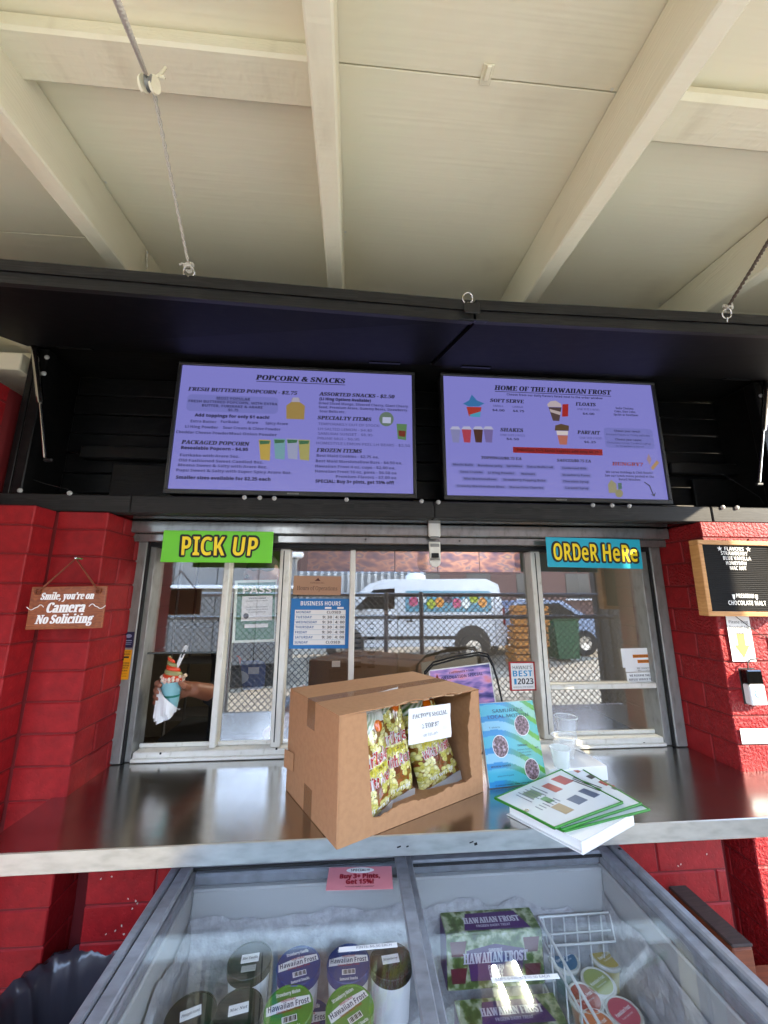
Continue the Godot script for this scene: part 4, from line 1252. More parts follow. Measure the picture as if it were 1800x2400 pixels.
func make_window_signs():
	cartoon_sign("pickup_sign", "lime green sign reading pick up in yellow cartoon letters", [[383, 1242], [641, 1247], [637, 1319], [376, 1318]], Color(0.42, 0.80, 0.10), [["PICK", -0.13, 0.0, 0.40, -0.04], ["UP", 0.25, 0.0, 0.23, 0.05]], 0.62)
	cartoon_sign("order_sign", "turquoise sign reading order here in yellow cartoon letters", [[1279, 1258], [1501, 1265], [1506, 1333], [1284, 1329]], Color(0.10, 0.66, 0.76), [["ORDeR", -0.2, 0.0, 0.48, 0.0], ["HeRe", 0.27, 0.0, 0.38, 0.02]], 0.6)
	# business hours, behind the glass
	var s := sheet("hours_sign", "blue business hours sign with white time slots in the middle window", "sign", [[681, 1402], [820, 1404], [818, 1519], [679, 1521]], 0.0055, 0.001, mat(Color(0.05, 0.42, 0.68), 0.4))
	var o: Node3D = s[0]
	var w: float = s[1]
	var h: float = s[2]
	lettering(o, [["BUSINESS HOURS", 0.0, h * 0.40, h * 0.085, w * 0.68, "bold"]], M.white_ink)
	shapes(o, "time_panel", [rect(w * 0.86, h * 0.70, 0, -h * 0.08)], M.paper, 0.0006)
	for sx in [0.13, 0.34]:
		shapes(o, "heading_panel", [rect(w * 0.11, h * 0.04, w * sx, h * 0.31)], M.paper, 0.0006)
	var days := []
	var times := []
	var lines := []
	var names := ["MONDAY", "TUESDAY", "WEDNESDAY", "THURSDAY", "FRIDAY", "SATURDAY", "SUNDAY"]
	for k in 7:
		var y := h * (0.222 - k * 0.1)
		days.append([names[k], -w * 0.41, y, h * 0.05, w * [0.25, 0.27, 0.36, 0.31, 0.2, 0.3, 0.22][k], "bold", 0])
		if k in [0, 6]:
			times.append(["CLOSED", w * 0.23, y, h * 0.052, w * 0.24, "bold"])
		else:
			times.append(["9: 30", w * 0.12, y, h * 0.052, w * 0.16, "bold"])
			times.append(["4: 00", w * 0.335, y, h * 0.052, w * 0.16, "bold"])
		lines.append(rect(w * 0.86, h * 0.006, 0, y - h * 0.05))
	lines.append(rect(w * 0.004, h * 0.5, w * 0.225, -h * 0.08))
	shapes(o, "rule", lines, mat(Color(0.5, 0.62, 0.72), 0.5), 0.0009)
	lettering(o, days, mat(Color(0.06, 0.34, 0.56), 0.5), 0.001)
	lettering(o, times, M.ink, 0.001)
	s = sheet("hours_plaque", "tan wooden hours of operations plaque in the middle window", "sign", [[688, 1349], [800, 1351], [799, 1395], [687, 1394]], 0.006, 0.003, mat(Color(0.66, 0.50, 0.38), 0.5))
	lettering(s[0], [["Hours of Operations", 0, -s[2] * 0.15, 0.016, s[1] * 0.84, "serif"], ["SAMURAI INC.", 0, s[2] * 0.14, 0.006, s[1] * 0.3, "serif"]], mat(Color(0.30, 0.20, 0.14), 0.5))
	shapes(s[0], "emblem", [PackedVector2Array([Vector2(-0.012, s[2] * 0.24), Vector2(0.012, s[2] * 0.24), Vector2(0.002, s[2] * 0.4)])], mat(Color(0.3, 0.1, 0.08), 0.5))
	s = sheet("inspection_placard", "green and white placard headed pass in the pick up window", "placard", [[551, 1361], [649, 1358], [645, 1504], [543, 1507]], -0.0155, 0.001, mat(Color(0.82, 0.86, 0.82), 0.5))
	o = s[0]
	w = s[1]
	h = s[2]
	shapes(o, "green_field", [rect(w * 0.9, h * 0.92, w * 0.02, 0)], mat(Color(0.16, 0.42, 0.27), 0.5), 0.0005)
	shapes(o, "white_field", [rect(w * 0.72, h * 0.40, w * 0.05, h * 0.04), rect(w * 0.55, h * 0.06, w * 0.05, -h * 0.24)], M.paper, 0.0009)
	lettering(o, [["PASS", w * 0.04, h * 0.335, h * 0.115, w * 0.68, "bold"]], M.white_ink, 0.0012)
	lettering(o, [["STATE OF HAWAII", w * 0.05, h * 0.2, 0.006, w * 0.4, "bold"], ["Department of Health", w * 0.05, h * 0.16, 0.005, w * 0.5, "sans"], ["food establishment", w * 0.05, h * 0.06, 0.005, w * 0.5, "sans"], ["inspected and found", w * 0.05, h * 0.02, 0.005, w * 0.5, "sans"], ["in compliance", w * 0.05, -h * 0.02, 0.005, w * 0.4, "sans"]], M.ink, 0.0014)
	shapes(o, "seal", [oval(0.011, 0.011, -w * 0.2, -h * 0.08)], M.ink_grey, 0.0013)
	s = sheet("award_sticker", "white sticker with red border and blue lettering naming 2023", "sticker", [[1192, 1551], [1254, 1551], [1258, 1618], [1196, 1620]], -0.0085, 0.0008, mat(Color(0.66, 0.13, 0.14), 0.4))
	o = s[0]
	w = s[1]
	h = s[2]
	shapes(o, "white_field", [rect(w * 0.86, h * 0.9)], M.paper, 0.0005)
	lettering(o, [["HAWAII'S", 0, h * 0.30, h * 0.12, w * 0.72, "sans"], ["2023", w * 0.09, -h * 0.18, h * 0.2, w * 0.6, "bold"], ["HONOLULU STAR READERS", 0, -h * 0.37, h * 0.045, w * 0.74, "sans"]], M.ink)
	lettering(o, [["BEST", 0, h * 0.09, h * 0.2, w * 0.74, "bold"]], mat(Color(0.12, 0.55, 0.75), 0.4))
	shapes(o, "blue_tab", [rect(w * 0.09, h * 0.2, -w * 0.29, -h * 0.18)], mat(Color(0.12, 0.55, 0.75), 0.4), 0.0008)
	# taped notices in the order window
	var orange := mat(Color(0.78, 0.45, 0.10), 0.5)
	s = sheet("window_notice", "white notice with orange highlighted lines taped in the order window", "notice", [[1455, 1520], [1551, 1518], [1554, 1562], [1460, 1565]], 0.0045, 0.0008, M.paper)
	shapes(s[0], "highlight", [rect(s[1] * 0.66, s[2] * 0.17, s[1] * 0.1, s[2] * 0.08), rect(s[1] * 0.5, s[2] * 0.17, s[1] * 0.12, -s[2] * 0.2)], orange, 0.0005)
	lettering(s[0], [["THANK YOU FOR PATRONIZING AND", s[1] * 0.1, s[2] * 0.08, 0.007, s[1] * 0.62, "bold"], ["SUPPORTING SMALL", s[1] * 0.12, -s[2] * 0.2, 0.007, s[1] * 0.44, "bold"]], mat(Color(0.4, 0.2, 0.03), 0.5))
	s = sheet("window_notice", "narrow white notice strip about bills in the order window", "notice", [[1466, 1564], [1553, 1561.5], [1554.5, 1573.5], [1467, 1575]], 0.0045, 0.0008, M.paper)
	lettering(s[0], [["WE CANNOT ACCEPT", s[1] * 0.08, s[2] * 0.22, 0.006, s[1] * 0.56, "sans"], ["BILLS OVER $50.00", s[1] * 0.08, -s[2] * 0.25, 0.006, s[1] * 0.5, "sans"]], M.ink)
	s = sheet("window_notice", "white notice on refusing service taped above the sash bar", "notice", [[1468, 1577], [1556, 1575], [1559, 1597], [1471, 1599.5]], 0.0045, 0.0008, M.paper)
	lettering(s[0], [["WE RESERVE THE RIGHT TO", 0, s[2] * 0.2, 0.008, s[1] * 0.86, "bold"], ["REFUSE SERVICE TO ANYONE", 0, -s[2] * 0.22, 0.008, s[1] * 0.9, "bold"]], M.ink)
	# stickers on the jamb
	s = sheet("jamb_sticker", "small navy sticker on the grey window jamb", "sticker", [[291, 1481], [315, 1481], [311, 1518], [287, 1518]], 0.0562, 0.0006, mat(Color(0.08, 0.10, 0.24), 0.4))
	shapes(s[0], "print", [oval(s[1] * 0.3, s[2] * 0.12, 0, s[2] * 0.24), rect(s[1] * 0.7, s[2] * 0.05, 0, -s[2] * 0.05), rect(s[1] * 0.7, s[2] * 0.03, 0, -s[2] * 0.18), rect(s[1] * 0.6, s[2] * 0.03, 0, -s[2] * 0.28)], mat(Color(0.55, 0.58, 0.68), 0.5))
	s = sheet("jamb_sticker", "yellow repair company sticker on the grey window jamb", "sticker", [[283, 1523], [309, 1523], [301, 1593], [275, 1593]], 0.0562, 0.0006, mat(Color(0.86, 0.58, 0.04), 0.4))
	w = s[1]
	h = s[2]
	lettering(s[0], [["GATE AND DOOR", 0, h * 0.43, 0.004, w * 0.75, "bold"], ["REPAIRS", 0, h * 0.35, 0.006, w * 0.8, "bold"], ["EASTERN", 0, h * 0.05, 0.006, w * 0.8, "bold"], ["OVERHEAD", 0, -h * 0.03, 0.006, w * 0.85, "bold"], ["DOOR CO.", 0, -h * 0.11, 0.006, w * 0.75, "bold"], ["848-8041", 0, -h * 0.2, 0.005, w * 0.65, "bold"], ["for fast service", 0, -h * 0.3, 0.004, w * 0.6, "sans"], ["call anytime", 0, -h * 0.38, 0.004, w * 0.6, "sans"]], M.ink)
	shapes(s[0], "emblem", [rect(w * 0.5, h * 0.06, w * 0.05, h * 0.25), rect(w * 0.14, h * 0.12, -w * 0.2, h * 0.2)], M.ink)

func on_plane(px, py, p: Vector3, n: Vector3) -> Vector3:
	var d := pixel_ray(px, py)
	return EYE + d * ((p - EYE).dot(n) / d.dot(n))

# a sheet lying flat, by its four corners; the first edge is its top
func flat_sheet(called, label, category, c, y, thick, m, group = "", part = "sheet") -> Array:
	var p := []
	for q in c:
		p.append(on_y(q[0], q[1], y))
	var mid: Vector3 = (p[0] + p[1] + p[2] + p[3]) / 4
	var w: float = (p[0].distance_to(p[1]) + p[3].distance_to(p[2])) / 2
	var h: float = (p[0].distance_to(p[3]) + p[1].distance_to(p[2])) / 2
	var o := thing(called, label, category, mid, 0.0, group)
	var dx: Vector3 = (p[1] - p[0] + p[2] - p[3]).normalized()
	o.basis = Basis(dx, Vector3.UP.cross(dx).normalized() * 1.0, Vector3.UP)
	o.basis.y = Vector3.UP.cross(o.basis.x).normalized()
	o.basis.z = o.basis.x.cross(o.basis.y)
	box(o, part, Vector3(0, 0, -thick / 2), Vector3(w, h, thick), m, minf(0.0015, thick * 0.3))
	return [o, w, h]

# ---------------------------------------------------------------- popcorn carton
func popcorn_print() -> ImageTexture:
	var im := Image.create(320, 640, false, Image.FORMAT_RGB8)
	im.fill(Color(0.50, 0.36, 0.14))
	var r := RandomNumberGenerator.new()
	r.seed = 5
	var dot := func(cx, cy, rad, col: Color):
		for y in range(maxi(0, int(cy - rad)), mini(640, int(cy + rad) + 1)):
			for x in range(maxi(0, int(cx - rad)), mini(320, int(cx + rad) + 1)):
				var q: float = Vector2(x - cx, y - cy).length() / rad
				if q < 1.0:
					im.set_pixel(x, y, im.get_pixel(x, y).lerp(col, clampf((1.0 - q) * 5.0, 0.0, 1.0)).lerp(col.darkened(0.25), smoothstep(0.4, 1.0, q) * 0.5))
	for k in 70:
		dot.call(r.randf() * 320, r.randf() * 640, r.randf_range(14, 26), Color(0.45, 0.20, 0.09).lerp(Color(0.62, 0.36, 0.16), r.randf()))
	for k in 150:
		var cx := r.randf() * 320
		var cy := 90 + r.randf() * 540
		for j in 5:
			dot.call(cx + r.randf_range(-20, 20), cy + r.randf_range(-20, 20), r.randf_range(9, 19), Color(0.78, 0.74, 0.30).lerp(Color(0.96, 0.94, 0.72), r.randf()))
	for k in 160:
		dot.call(r.randf() * 320, r.randf() * 640, r.randf_range(1.5, 3), Color(0.12, 0.15, 0.06))
	# leaf fan and pale field at the head of the bag
	for y in 110:
		for x in 320:
			var a := atan2(x - 300.0, y + 40.0)
			var leaf := 0.5 + 0.5 * sin(a * 46.0)
			if y < 80 + 26.0 * sin(x * 0.02):
				im.set_pixel(x, y, Color(0.85, 0.86, 0.80).lerp(Color(0.22, 0.36, 0.10), leaf * clampf(1.2 - x / 220.0, 0.0, 1.0)))
	dot.call(220, 74, 36, Color(0.88, 0.42, 0.05))
	return ImageTexture.create_from_image(im)

func bag_z(u: float, v: float, t: float) -> float:
	var e := pow(maxf(0.0, 1.0 - pow(absf(u), 2.6)), 0.7) * pow(maxf(0.0, 1.0 - pow(absf(v), 5.0)), 0.6)
	return t * e

func popcorn_bag(at_local: Transform3D, carton: Node3D, label, w, h, t, sd):
	var o := thing("popcorn_bag", label, "snack bag", Vector3.ZERO, 0.0, "popcorn bags in the cut carton")
	o.transform = carton.transform * at_local
	var n := noise(1.0, FastNoiseLite.TYPE_SIMPLEX_SMOOTH, 3, sd)
	var surf := func(u, v, side):
		var z: float = side * bag_z(u, v, t) + 0.006 * n.get_noise_2d(u * 3.0 + side * 9.0, v * 5.0) * (1.0 - absf(v)) + 0.004 * n.get_noise_2d(u * 9.0, v * 3.0 + side * 4.0)
		var pinch: float = 1.0 - 0.06 * (1.0 - pow(absf(v), 3.0))
		return Vector3(u * w / 2 * pinch, h / 2 + v * h / 2, z)
	var st := new_st()
	var nu := 22
	var nv := 30
	for side in [1.0, -1.0]:
		for i in nu:
			for j in nv:
				var c := []
				for q in [[i, j], [i + 1, j], [i + 1, j + 1], [i, j + 1]]:
					var u: float = -1.0 + 2.0 * q[0] / nu
					var v: float = -1.0 + 2.0 * q[1] / nv
					c.append([surf.call(u, v, side), Vector2((u + 1) / 2, 1.0 - (v + 1) / 2)])
				for f in ([[0, 2, 1], [0, 3, 2]] if side > 0 else [[0, 1, 2], [0, 2, 3]]):
					for k in f:
						st.set_uv(c[k][1])
						st.set_smooth_group(0)
						st.add_vertex(c[k][0])
	st.index()
	st.generate_normals()
	mi(o, "film", st.commit(), M.bag)
	box(o, "seal", Vector3(0, h + 0.006, 0), Vector3(w * 0.96, 0.016, 0.0015), M.bag_clear, 0.0004)
	var skirt := new_st()
	block_into(skirt, Vector3(w * 0.97, 0.03, 0.0015), 0.0004, at(Vector3(0, -0.008, 0.006), 18))
	mi(o, "seal", skirt.commit(), M.bag_clear)
	var bend := func(q: Vector3): 
		var u: float = clampf(q.x / (w / 2), -0.97, 0.97)
		var v: float = clampf((q.y - h / 2) / (h / 2), -0.97, 0.97)
		var s: Vector3 = surf.call(u, v, 1.0)
		return Vector3(s.x, s.y, s.z + 0.0012 + q.z)
	var big := [["Furikake", 0.0, h * 0.60, 0.030, w * 0.70, "bold", 1, 0.06], ["with Arare", 0.01, h * 0.385, 0.027, w * 0.72, "bold", 1, 0.06]]
	var out := []
	for b in big:
		var q: Array = b.duplicate()
		q[5] = "rim"
		out.append(q)
	var redink := mat(Color(0.70, 0.06, 0.08), 0.3)
	for k in 2:
		lettering(o, [out[k]], M.white_ink, 0.0002, "letter_outline", bend)
		lettering(o, [big[k]], redink, 0.0012, "lettering", bend)
	lettering(o, [["popcorn", 0.0, h * 0.50, 0.018, w * 0.5, "fat", 1, 0.06]], mat(Color(0.85, 0.80, 0.25), 0.3), 0.0006, "lettering", bend)
	lettering(o, [["NET WT 5 OZ", 0.0, h * 0.12, 0.009, w * 0.55, "bold", 1, 0.0]], M.white_ink, 0.0006, "lettering", bend)

func make_popcorn_box():
	M.bag = mat(Color(1, 1, 1), 0.22)
	M.bag.albedo_texture = popcorn_print()
	M.bag.clearcoat_enabled = true
	M.bag.clearcoat = 0.6
	M.bag.clearcoat_roughness = 0.1
	M.bag_clear = mat(Color(0.9, 0.9, 0.88, 0.35), 0.12)
	M.bag_clear.transparency = BaseMaterial3D.TRANSPARENCY_ALPHA
	var f := on_y(788, 1994, 0.95)
	var r := on_y(1135, 1855, 0.95)
	var u := (r - f).normalized()
	var W := 0.505
	var D := 0.348
	var H := 0.294
	var v := Vector3.UP.cross(u).normalized()   # to the back
	var base := f + u * W / 2 + v * D / 2
	var c := thing("cardboard_box", "brown cardboard carton with torn open front holding popcorn bags", "box", base + Vector3(0, 0.001, 0))
	c.basis = Basis(u, Vector3.UP, -v)
	var t := 0.004
	span(c, "bottom", Vector3(-W / 2 + t, 0, -D / 2 + t), Vector3(W / 2 - t, t, D / 2 - t), M.card, 0.0008)
	span(c, "side_panel", Vector3(-W / 2, 0, -D / 2), Vector3(-W / 2 + t, H - t, D / 2), M.card, 0.0012)
	span(c, "side_panel", Vector3(W / 2 - t, 0, -D / 2), Vector3(W / 2, H - t, D / 2), M.card, 0.0012)
	span(c, "back_panel", Vector3(-W / 2 + t, 0, -D / 2), Vector3(W / 2 - t, H - t, -D / 2 + t), M.card, 0.0008)
	# torn front: one outline
	var n := noise(1.0, FastNoiseLite.TYPE_SIMPLEX_SMOOTH, 3, 77)
	var p := PackedVector2Array([Vector2(-W / 2 + t, 0), Vector2(W / 2 - t, 0), Vector2(W / 2 - t, H - t), Vector2(W / 2 - 0.034, H - t)])
	for k in 22:
		var y := lerpf(H - 0.012, 0.05, k / 21.0)
		p.append(Vector2(W / 2 - 0.036 - 0.012 * sin(k * 0.16) - 0.014 * k / 21.0 + 0.006 * n.get_noise_1d(k * 2.3), y))
	for k in 30:
		var x := lerpf(W / 2 - 0.075, -W / 2 + 0.105, k / 29.0)
		p.append(Vector2(x, 0.042 + 0.005 * n.get_noise_1d(40 + k * 3.1) + 0.004 * sin(k * 0.4)))
	for k in 12:
		p.append(Vector2(-W / 2 + 0.1 - 0.02 * k / 11.0, lerpf(0.045, H - t, k / 11.0)))
	p.append(Vector2(-W / 2 + t, H - t))
	prism(c, "front_panel", p, t, M.card, Transform3D(Basis(), Vector3(0, 0, D / 2)))
	# lid flaps meeting along the length; the front one is torn along its edge
	span(c, "lid_flap", Vector3(-W / 2, H - t + 0.0003, -D / 2), Vector3(W / 2, H, -0.001), M.card, 0.0012)
	var q := PackedVector2Array([Vector2(-W / 2, -0.001), Vector2(-W / 2, -D / 2)])
	for k in 40:
		var x := lerpf(-W / 2 + 0.08, W / 2 - 0.005, k / 39.0)
		q.append(Vector2(x, -D / 2 + (0.004 + 0.006 * absf(n.get_noise_1d(90 + k * 2.7)) + (0.012 if k > 12 and k < 30 else 0.0) * absf(sin(k * 0.5)))))
	q.append(Vector2(W / 2, -D / 2))
	q.append(Vector2(W / 2, -0.001))
	prism(c, "lid_flap", q, t - 0.0003, M.card, Transform3D(Basis(Vector3.RIGHT, -PI / 2), Vector3(0, H, 0)))
	# curled pieces along the tear
	for k in 7:
		var x := -0.10 + k * 0.045
		box(c, "torn_curl", Vector3(x, H - 0.002 + 0.002 * sin(k * 2.0), D / 2 - 0.004), Vector3(0.03 + 0.012 * sin(k * 1.7), 0.003, 0.009), mat(Color(0.72, 0.57, 0.42), 0.8), 0.001, Vector3(-25 + 14 * sin(k * 3.1), 8 * sin(k * 1.3), 7 * sin(k * 2.2)))
	span(c, "tape", Vector3(-W / 2 - 0.0006, H + 0.0002, -0.027), Vector3(W / 2 + 0.0006, H + 0.0007, 0.027), M.tape, 0.0001)
	span(c, "tape", Vector3(-W / 2 - 0.0007, H - 0.075, -0.027), Vector3(-W / 2 - 0.0002, H + 0.0006, 0.027), M.tape, 0.0001)
	span(c, "tape", Vector3(-W / 2 - 0.0007, 0.0, -0.03), Vector3(-W / 2 - 0.0002, 0.07, 0.024), M.tape, 0.0001)
	hexa(c, "rear_flap", [Vector3(-W / 2 - 0.012, 0.07, -D / 2 + 0.01), Vector3(-W / 2 - 0.001, 0.07, -D / 2 + 0.06), Vector3(-W / 2 - 0.001, 0.12, -D / 2 + 0.06), Vector3(-W / 2 - 0.012, 0.12, -D / 2 + 0.01), Vector3(-W / 2 - 0.014, 0.07, -D / 2 + 0.012), Vector3(-W / 2 - 0.003, 0.07, -D / 2 + 0.062), Vector3(-W / 2 - 0.003, 0.12, -D / 2 + 0.062), Vector3(-W / 2 - 0.014, 0.12, -D / 2 + 0.012)], M.card)
	popcorn_bag(Transform3D(Basis.from_euler(Vector3(-0.06, 0.25, 0.10)), Vector3(-0.120, 0.012, 0.120)), c, "glossy popcorn bag half hidden behind the carton's front strip", 0.16, 0.25, 0.040, 3)
	popcorn_bag(Transform3D(Basis.from_euler(Vector3(-0.16, 0.05, 0.07)), Vector3(-0.018, 0.010, 0.075)), c, "glossy popcorn bag standing in full view in the torn carton", 0.16, 0.275, 0.046, 8)
	popcorn_bag(Transform3D(Basis.from_euler(Vector3(-0.24, -0.22, 0.26)), Vector3(0.165, 0.010, 0.075)), c, "glossy popcorn bag leaning behind the white price paper", 0.155, 0.26, 0.044, 13)
	# price paper hanging at the opening
	var pc := c.transform * Vector3(0, 0, D / 2 - 0.002)
	var nrm := -v
	var tl := on_plane(942, 1663, pc, nrm)
	var tr := on_plane(1039, 1649, pc, nrm)
	var br := on_plane(1058, 1719, pc, nrm)
	var bl := on_plane(958, 1738, pc, nrm)
	var pp := thing("price_paper", "creased white paper with typed factory special offer on the carton", "paper", (tl + tr + br + bl) / 4)
	var dx := (tr - tl + br - bl).normalized()
	pp.basis = Basis(dx, nrm.cross(dx).normalized(), nrm)
	var pw := (tl.distance_to(tr) + bl.distance_to(br)) / 2
	var ph := (tl.distance_to(bl) + tr.distance_to(br)) / 2
	var st := new_st()
	var zf := func(x, y): return 0.012 + 0.0035 * n.get_noise_2d(x * 40.0, y * 40.0) + 0.01 * (0.5 - y / ph) * 0.5
	for i in 10:
		for j in 8:
			var g := []
			for e in [[i, j], [i + 1, j], [i + 1, j + 1], [i, j + 1]]:
				var x: float = -pw / 2 + pw * e[0] / 10.0
				var y: float = -ph / 2 + ph * e[1] / 8.0
				g.append(Vector3(x, y, zf.call(x, y)))
			quad(st, g[0], g[1], g[2], g[3], Vector3(0, 0, 1))
	mi(pp, "sheet", st.commit(), M.paper)
	var bend := func(a: Vector3): return Vector3(a.x, a.y, zf.call(a.x, a.y) + a.z)
	lettering(pp, [["FACTORY SPECIAL", 0, ph * 0.26, 0.011, pw * 0.82, "serifbold"], ["2 FOR $7", 0, -ph * 0.04, 0.012, pw * 0.4, "serifbold"], ["exp 5/25 only", 0, -ph * 0.3, 0.007, pw * 0.34, "serif"]], M.ink_grey, 0.0012, "lettering", bend)

# ---------------------------------------------------------------- things on the counter
func clear_cup(called, label, p: Vector3, r0, r1, h, m):
	var c := thing(called, label, "cup", p, 0.0, "plastic cups on the white box")
	lathe(c, "wall", [Vector2(r0, 0.001), Vector2(r1, h)], m, Transform3D(), 28)
	lathe(c, "rim", [Vector2(r1, h - 0.002), Vector2(r1 + 0.0025, h - 0.001), Vector2(r1 + 0.0025, h + 0.001), Vector2(r1, h + 0.002)], M.cup_rim, Transform3D(), 28)
	lathe(c, "base", [Vector2(0, 0.0015), Vector2(r0, 0.0015)], m, Transform3D(), 28)
	return c

func make_counter_things():
	# standing flyer
	var a := on_y(1148, 1850, 0.95)
	var b := on_y(1283, 1834, 0.95)
	var w := a.distance_to(b)
	var card := thing("flyer_stand", "blue and green illustrated price flyer standing beside the carton", "flyer", (a + b) / 2)
	var dx := (b - a).normalized()
	var back := Vector3.UP.cross(dx).normalized()
	var up := (Vector3.UP + back * 0.22).normalized()
	card.basis = Basis(dx, up, dx.cross(up))
	var h := 0.238
	var grad := Image.create(64, 96, false, Image.FORMAT_RGB8)
	for y in 96:
		for x in 64:
			var s := 1.6 * sin(y * 0.17 - x * 0.06 + 1.4 * sin(x * 0.06))
			var col := Color(0.20, 0.52, 0.72).lerp(Color(0.36, 0.62, 0.24), clampf((x - 20) / 34.0 + (y - 48) * 0.004, 0, 1))
			if s > 0.7:
				col = col.lerp(Color(0.32, 0.68, 0.74), 0.8)
			if s < -1.0:
				col = col.lerp(Color(0.62, 0.78, 0.82), 0.7)
			grad.set_pixel(x, y, col)
	var pm := mat(Color(1, 1, 1), 0.2)
	pm.albedo_texture = ImageTexture.create_from_image(grad)
	var st := new_st()
	for q in [[0, 1, 2], [0, 2, 3]]:
		for k in q:
			var c: Vector2 = [Vector2(-1, 0), Vector2(-1, 1), Vector2(1, 1), Vector2(1, 0)][k]
			st.set_uv(Vector2((c.x + 1) / 2, 1 - c.y))
			st.set_normal(Vector3(0, 0, 1))
			st.add_vertex(Vector3(c.x * w / 2, 0.002 + c.y * h, 0.0))
	mi(card, "print", st.commit(), pm)
	box(card, "backing", Vector3(0, 0.002 + h / 2, -0.0095), Vector3(w, h, 0.018), M.white, 0.002)
	var ink := mat(Color(0.04, 0.14, 0.22), 0.4)
	lettering(card, [["SAMURAI'S", w * 0.0, h * 0.90, h * 0.045, w * 0.56, "sans"], ["LOCAL MOTION", w * 0.0, h * 0.83, h * 0.045, w * 0.74, "sans"]], ink)
	lettering(card, [["T-shirts", -w * 0.28, h * 0.70, h * 0.02, w * 0.2, "sans"], ["THROWS", w * 0.17, h * 0.46, h * 0.022, w * 0.18, "bold"], ["popcorn & arare", w * 0.2, h * 0.41, h * 0.016, w * 0.26, "sans"], ["snack combo", w * 0.2, h * 0.375, h * 0.016, w * 0.22, "sans"], ["gift basket", w * 0.2, h * 0.34, h * 0.016, w * 0.2, "sans"], ["MOCHI & COOKIES", -w * 0.26, h * 0.24, h * 0.02, w * 0.34, "bold"], ["popcorn 4 pack", -w * 0.2, h * 0.13, h * 0.016, w * 0.28, "sans"], ["@ samurai snacks   www.samurai snacks", -w * 0.05, h * 0.03, h * 0.014, w * 0.7, "bold"], ["$20", w * 0.42, h * 0.42, h * 0.016, w * 0.06, "bold"]], M.ink)
	var ph := mat(Color(1, 1, 1), 0.4)
	ph.albedo_texture = noise_tex(noise(0.05, FastNoiseLite.TYPE_CELLULAR, 2, 151), [[0.0, Color(0.12, 0.12, 0.13)], [0.4, Color(0.45, 0.36, 0.36)], [0.7, Color(0.62, 0.52, 0.56)], [1.0, Color(0.85, 0.84, 0.85)]], 256)
	tri_map(ph, Vector3(9, 9, 9), false)
	for q in [[0.22, 0.70, 0.125], [-0.22, 0.47, 0.13], [0.27, 0.17, 0.12]]:
		shapes(card, "photo", [oval(w * q[2] + 0.002, w * q[2] * 1.15 + 0.002, w * q[0], h * q[1])], M.white, 0.0004)
		shapes(card, "photo", [oval(w * q[2], w * q[2] * 1.15, w * q[0], h * q[1])], ph, 0.0007)
	# flyer in a clear pouch with black piping, leaning on the window
	var c0 := [[1004, 1572], [1146, 1552], [1166, 1650], [1015, 1668]]
	var fl := sheet("pouch_flyer", "pink and violet flyer in a clear pouch with black piping", "flyer", c0, 0.075, 0.003, M.white)
	var fo: Node3D = fl[0]
	var fm := mat(Color(1, 1, 1), 0.3)
	fm.albedo_texture = noise_tex(noise(0.012, FastNoiseLite.TYPE_SIMPLEX_SMOOTH, 3, 161), [[0.0, Color(0.20, 0.22, 0.45)], [0.4, Color(0.60, 0.50, 0.75)], [0.65, Color(0.82, 0.62, 0.80)], [1.0, Color(0.92, 0.52, 0.50)]], 256)
	tri_map(fm, Vector3(3, 9, 3), false)
	shapes(fo, "print", [rect(fl[1] * 0.96, fl[2] * 0.94)], fm, 0.0005)
	lettering(fo, [["CUSTOMIZE YOUR", fl[1] * 0.02, fl[2] * 0.37, 0.007, fl[1] * 0.4, "bold"], ["GRADUATION SPECIAL", fl[1] * 0.02, fl[2] * 0.26, 0.011, fl[1] * 0.66, "bold"]], mat(Color(0.16, 0.14, 0.32), 0.5), 0.001)
	shapes(fo, "emblem", [PackedVector2Array([Vector2(-fl[1] * 0.44, fl[2] * 0.2), Vector2(-fl[1] * 0.34, fl[2] * 0.2), Vector2(-fl[1] * 0.37, fl[2] * 0.38)])], mat(Color(0.5, 0.08, 0.1), 0.4), 0.001)
	var rim := []
	for q in [[994, 1600], [998, 1572], [1020, 1552], [1075, 1543], [1130, 1540], [1150, 1546], [1160, 1570], [1168, 1610], [1174, 1660]]:
		rim.append(on_z(q[0], q[1], 0.082) - fo.position)
	tube(fo, "piping", rim, 0.0035, M.rubber, 7)
	var rim2 := []
	for v in rim:
		rim2.append(v + Vector3(0.004, 0.008, -0.012))
	tube(fo, "piping", rim2, 0.0035, M.rubber, 7)
	# white box with cups
	var wb := thing("white_box", "flat white cardboard box carrying three plastic cups", "box", Vector3(0.735, 0.95, 0.205), deg_to_rad(4))
	box(wb, "carton", Vector3(0, 0.0225, 0), Vector3(0.205, 0.043, 0.20), M.white, 0.0015)
	var sd := lettering(wb, [["NAPKINS", 0, 0, 0.009, 0.05, "bold"]], M.ink_grey, 0.0)
	sd.transform = Transform3D(Basis(Vector3.RIGHT, -PI / 2) * Basis(Vector3.BACK, deg_to_rad(-75)), Vector3(0.085, 0.0447, -0.02))
	M.cup_rim = mat(Color(0.92, 0.94, 0.94, 0.6), 0.1)
	M.cup_rim.transparency = BaseMaterial3D.TRANSPARENCY_ALPHA
	var clear := mat(Color(0.92, 0.95, 0.95, 0.16), 0.04)
	clear.transparency = BaseMaterial3D.TRANSPARENCY_ALPHA
	var frosted := mat(Color(0.88, 0.92, 0.90, 0.5), 0.2)
	frosted.transparency = BaseMaterial3D.TRANSPARENCY_ALPHA
	clear_cup("clear_cup", "tall clear plastic cup behind the other two cups", on_y(1332, 1752, 0.994), 0.027, 0.040, 0.105, clear)
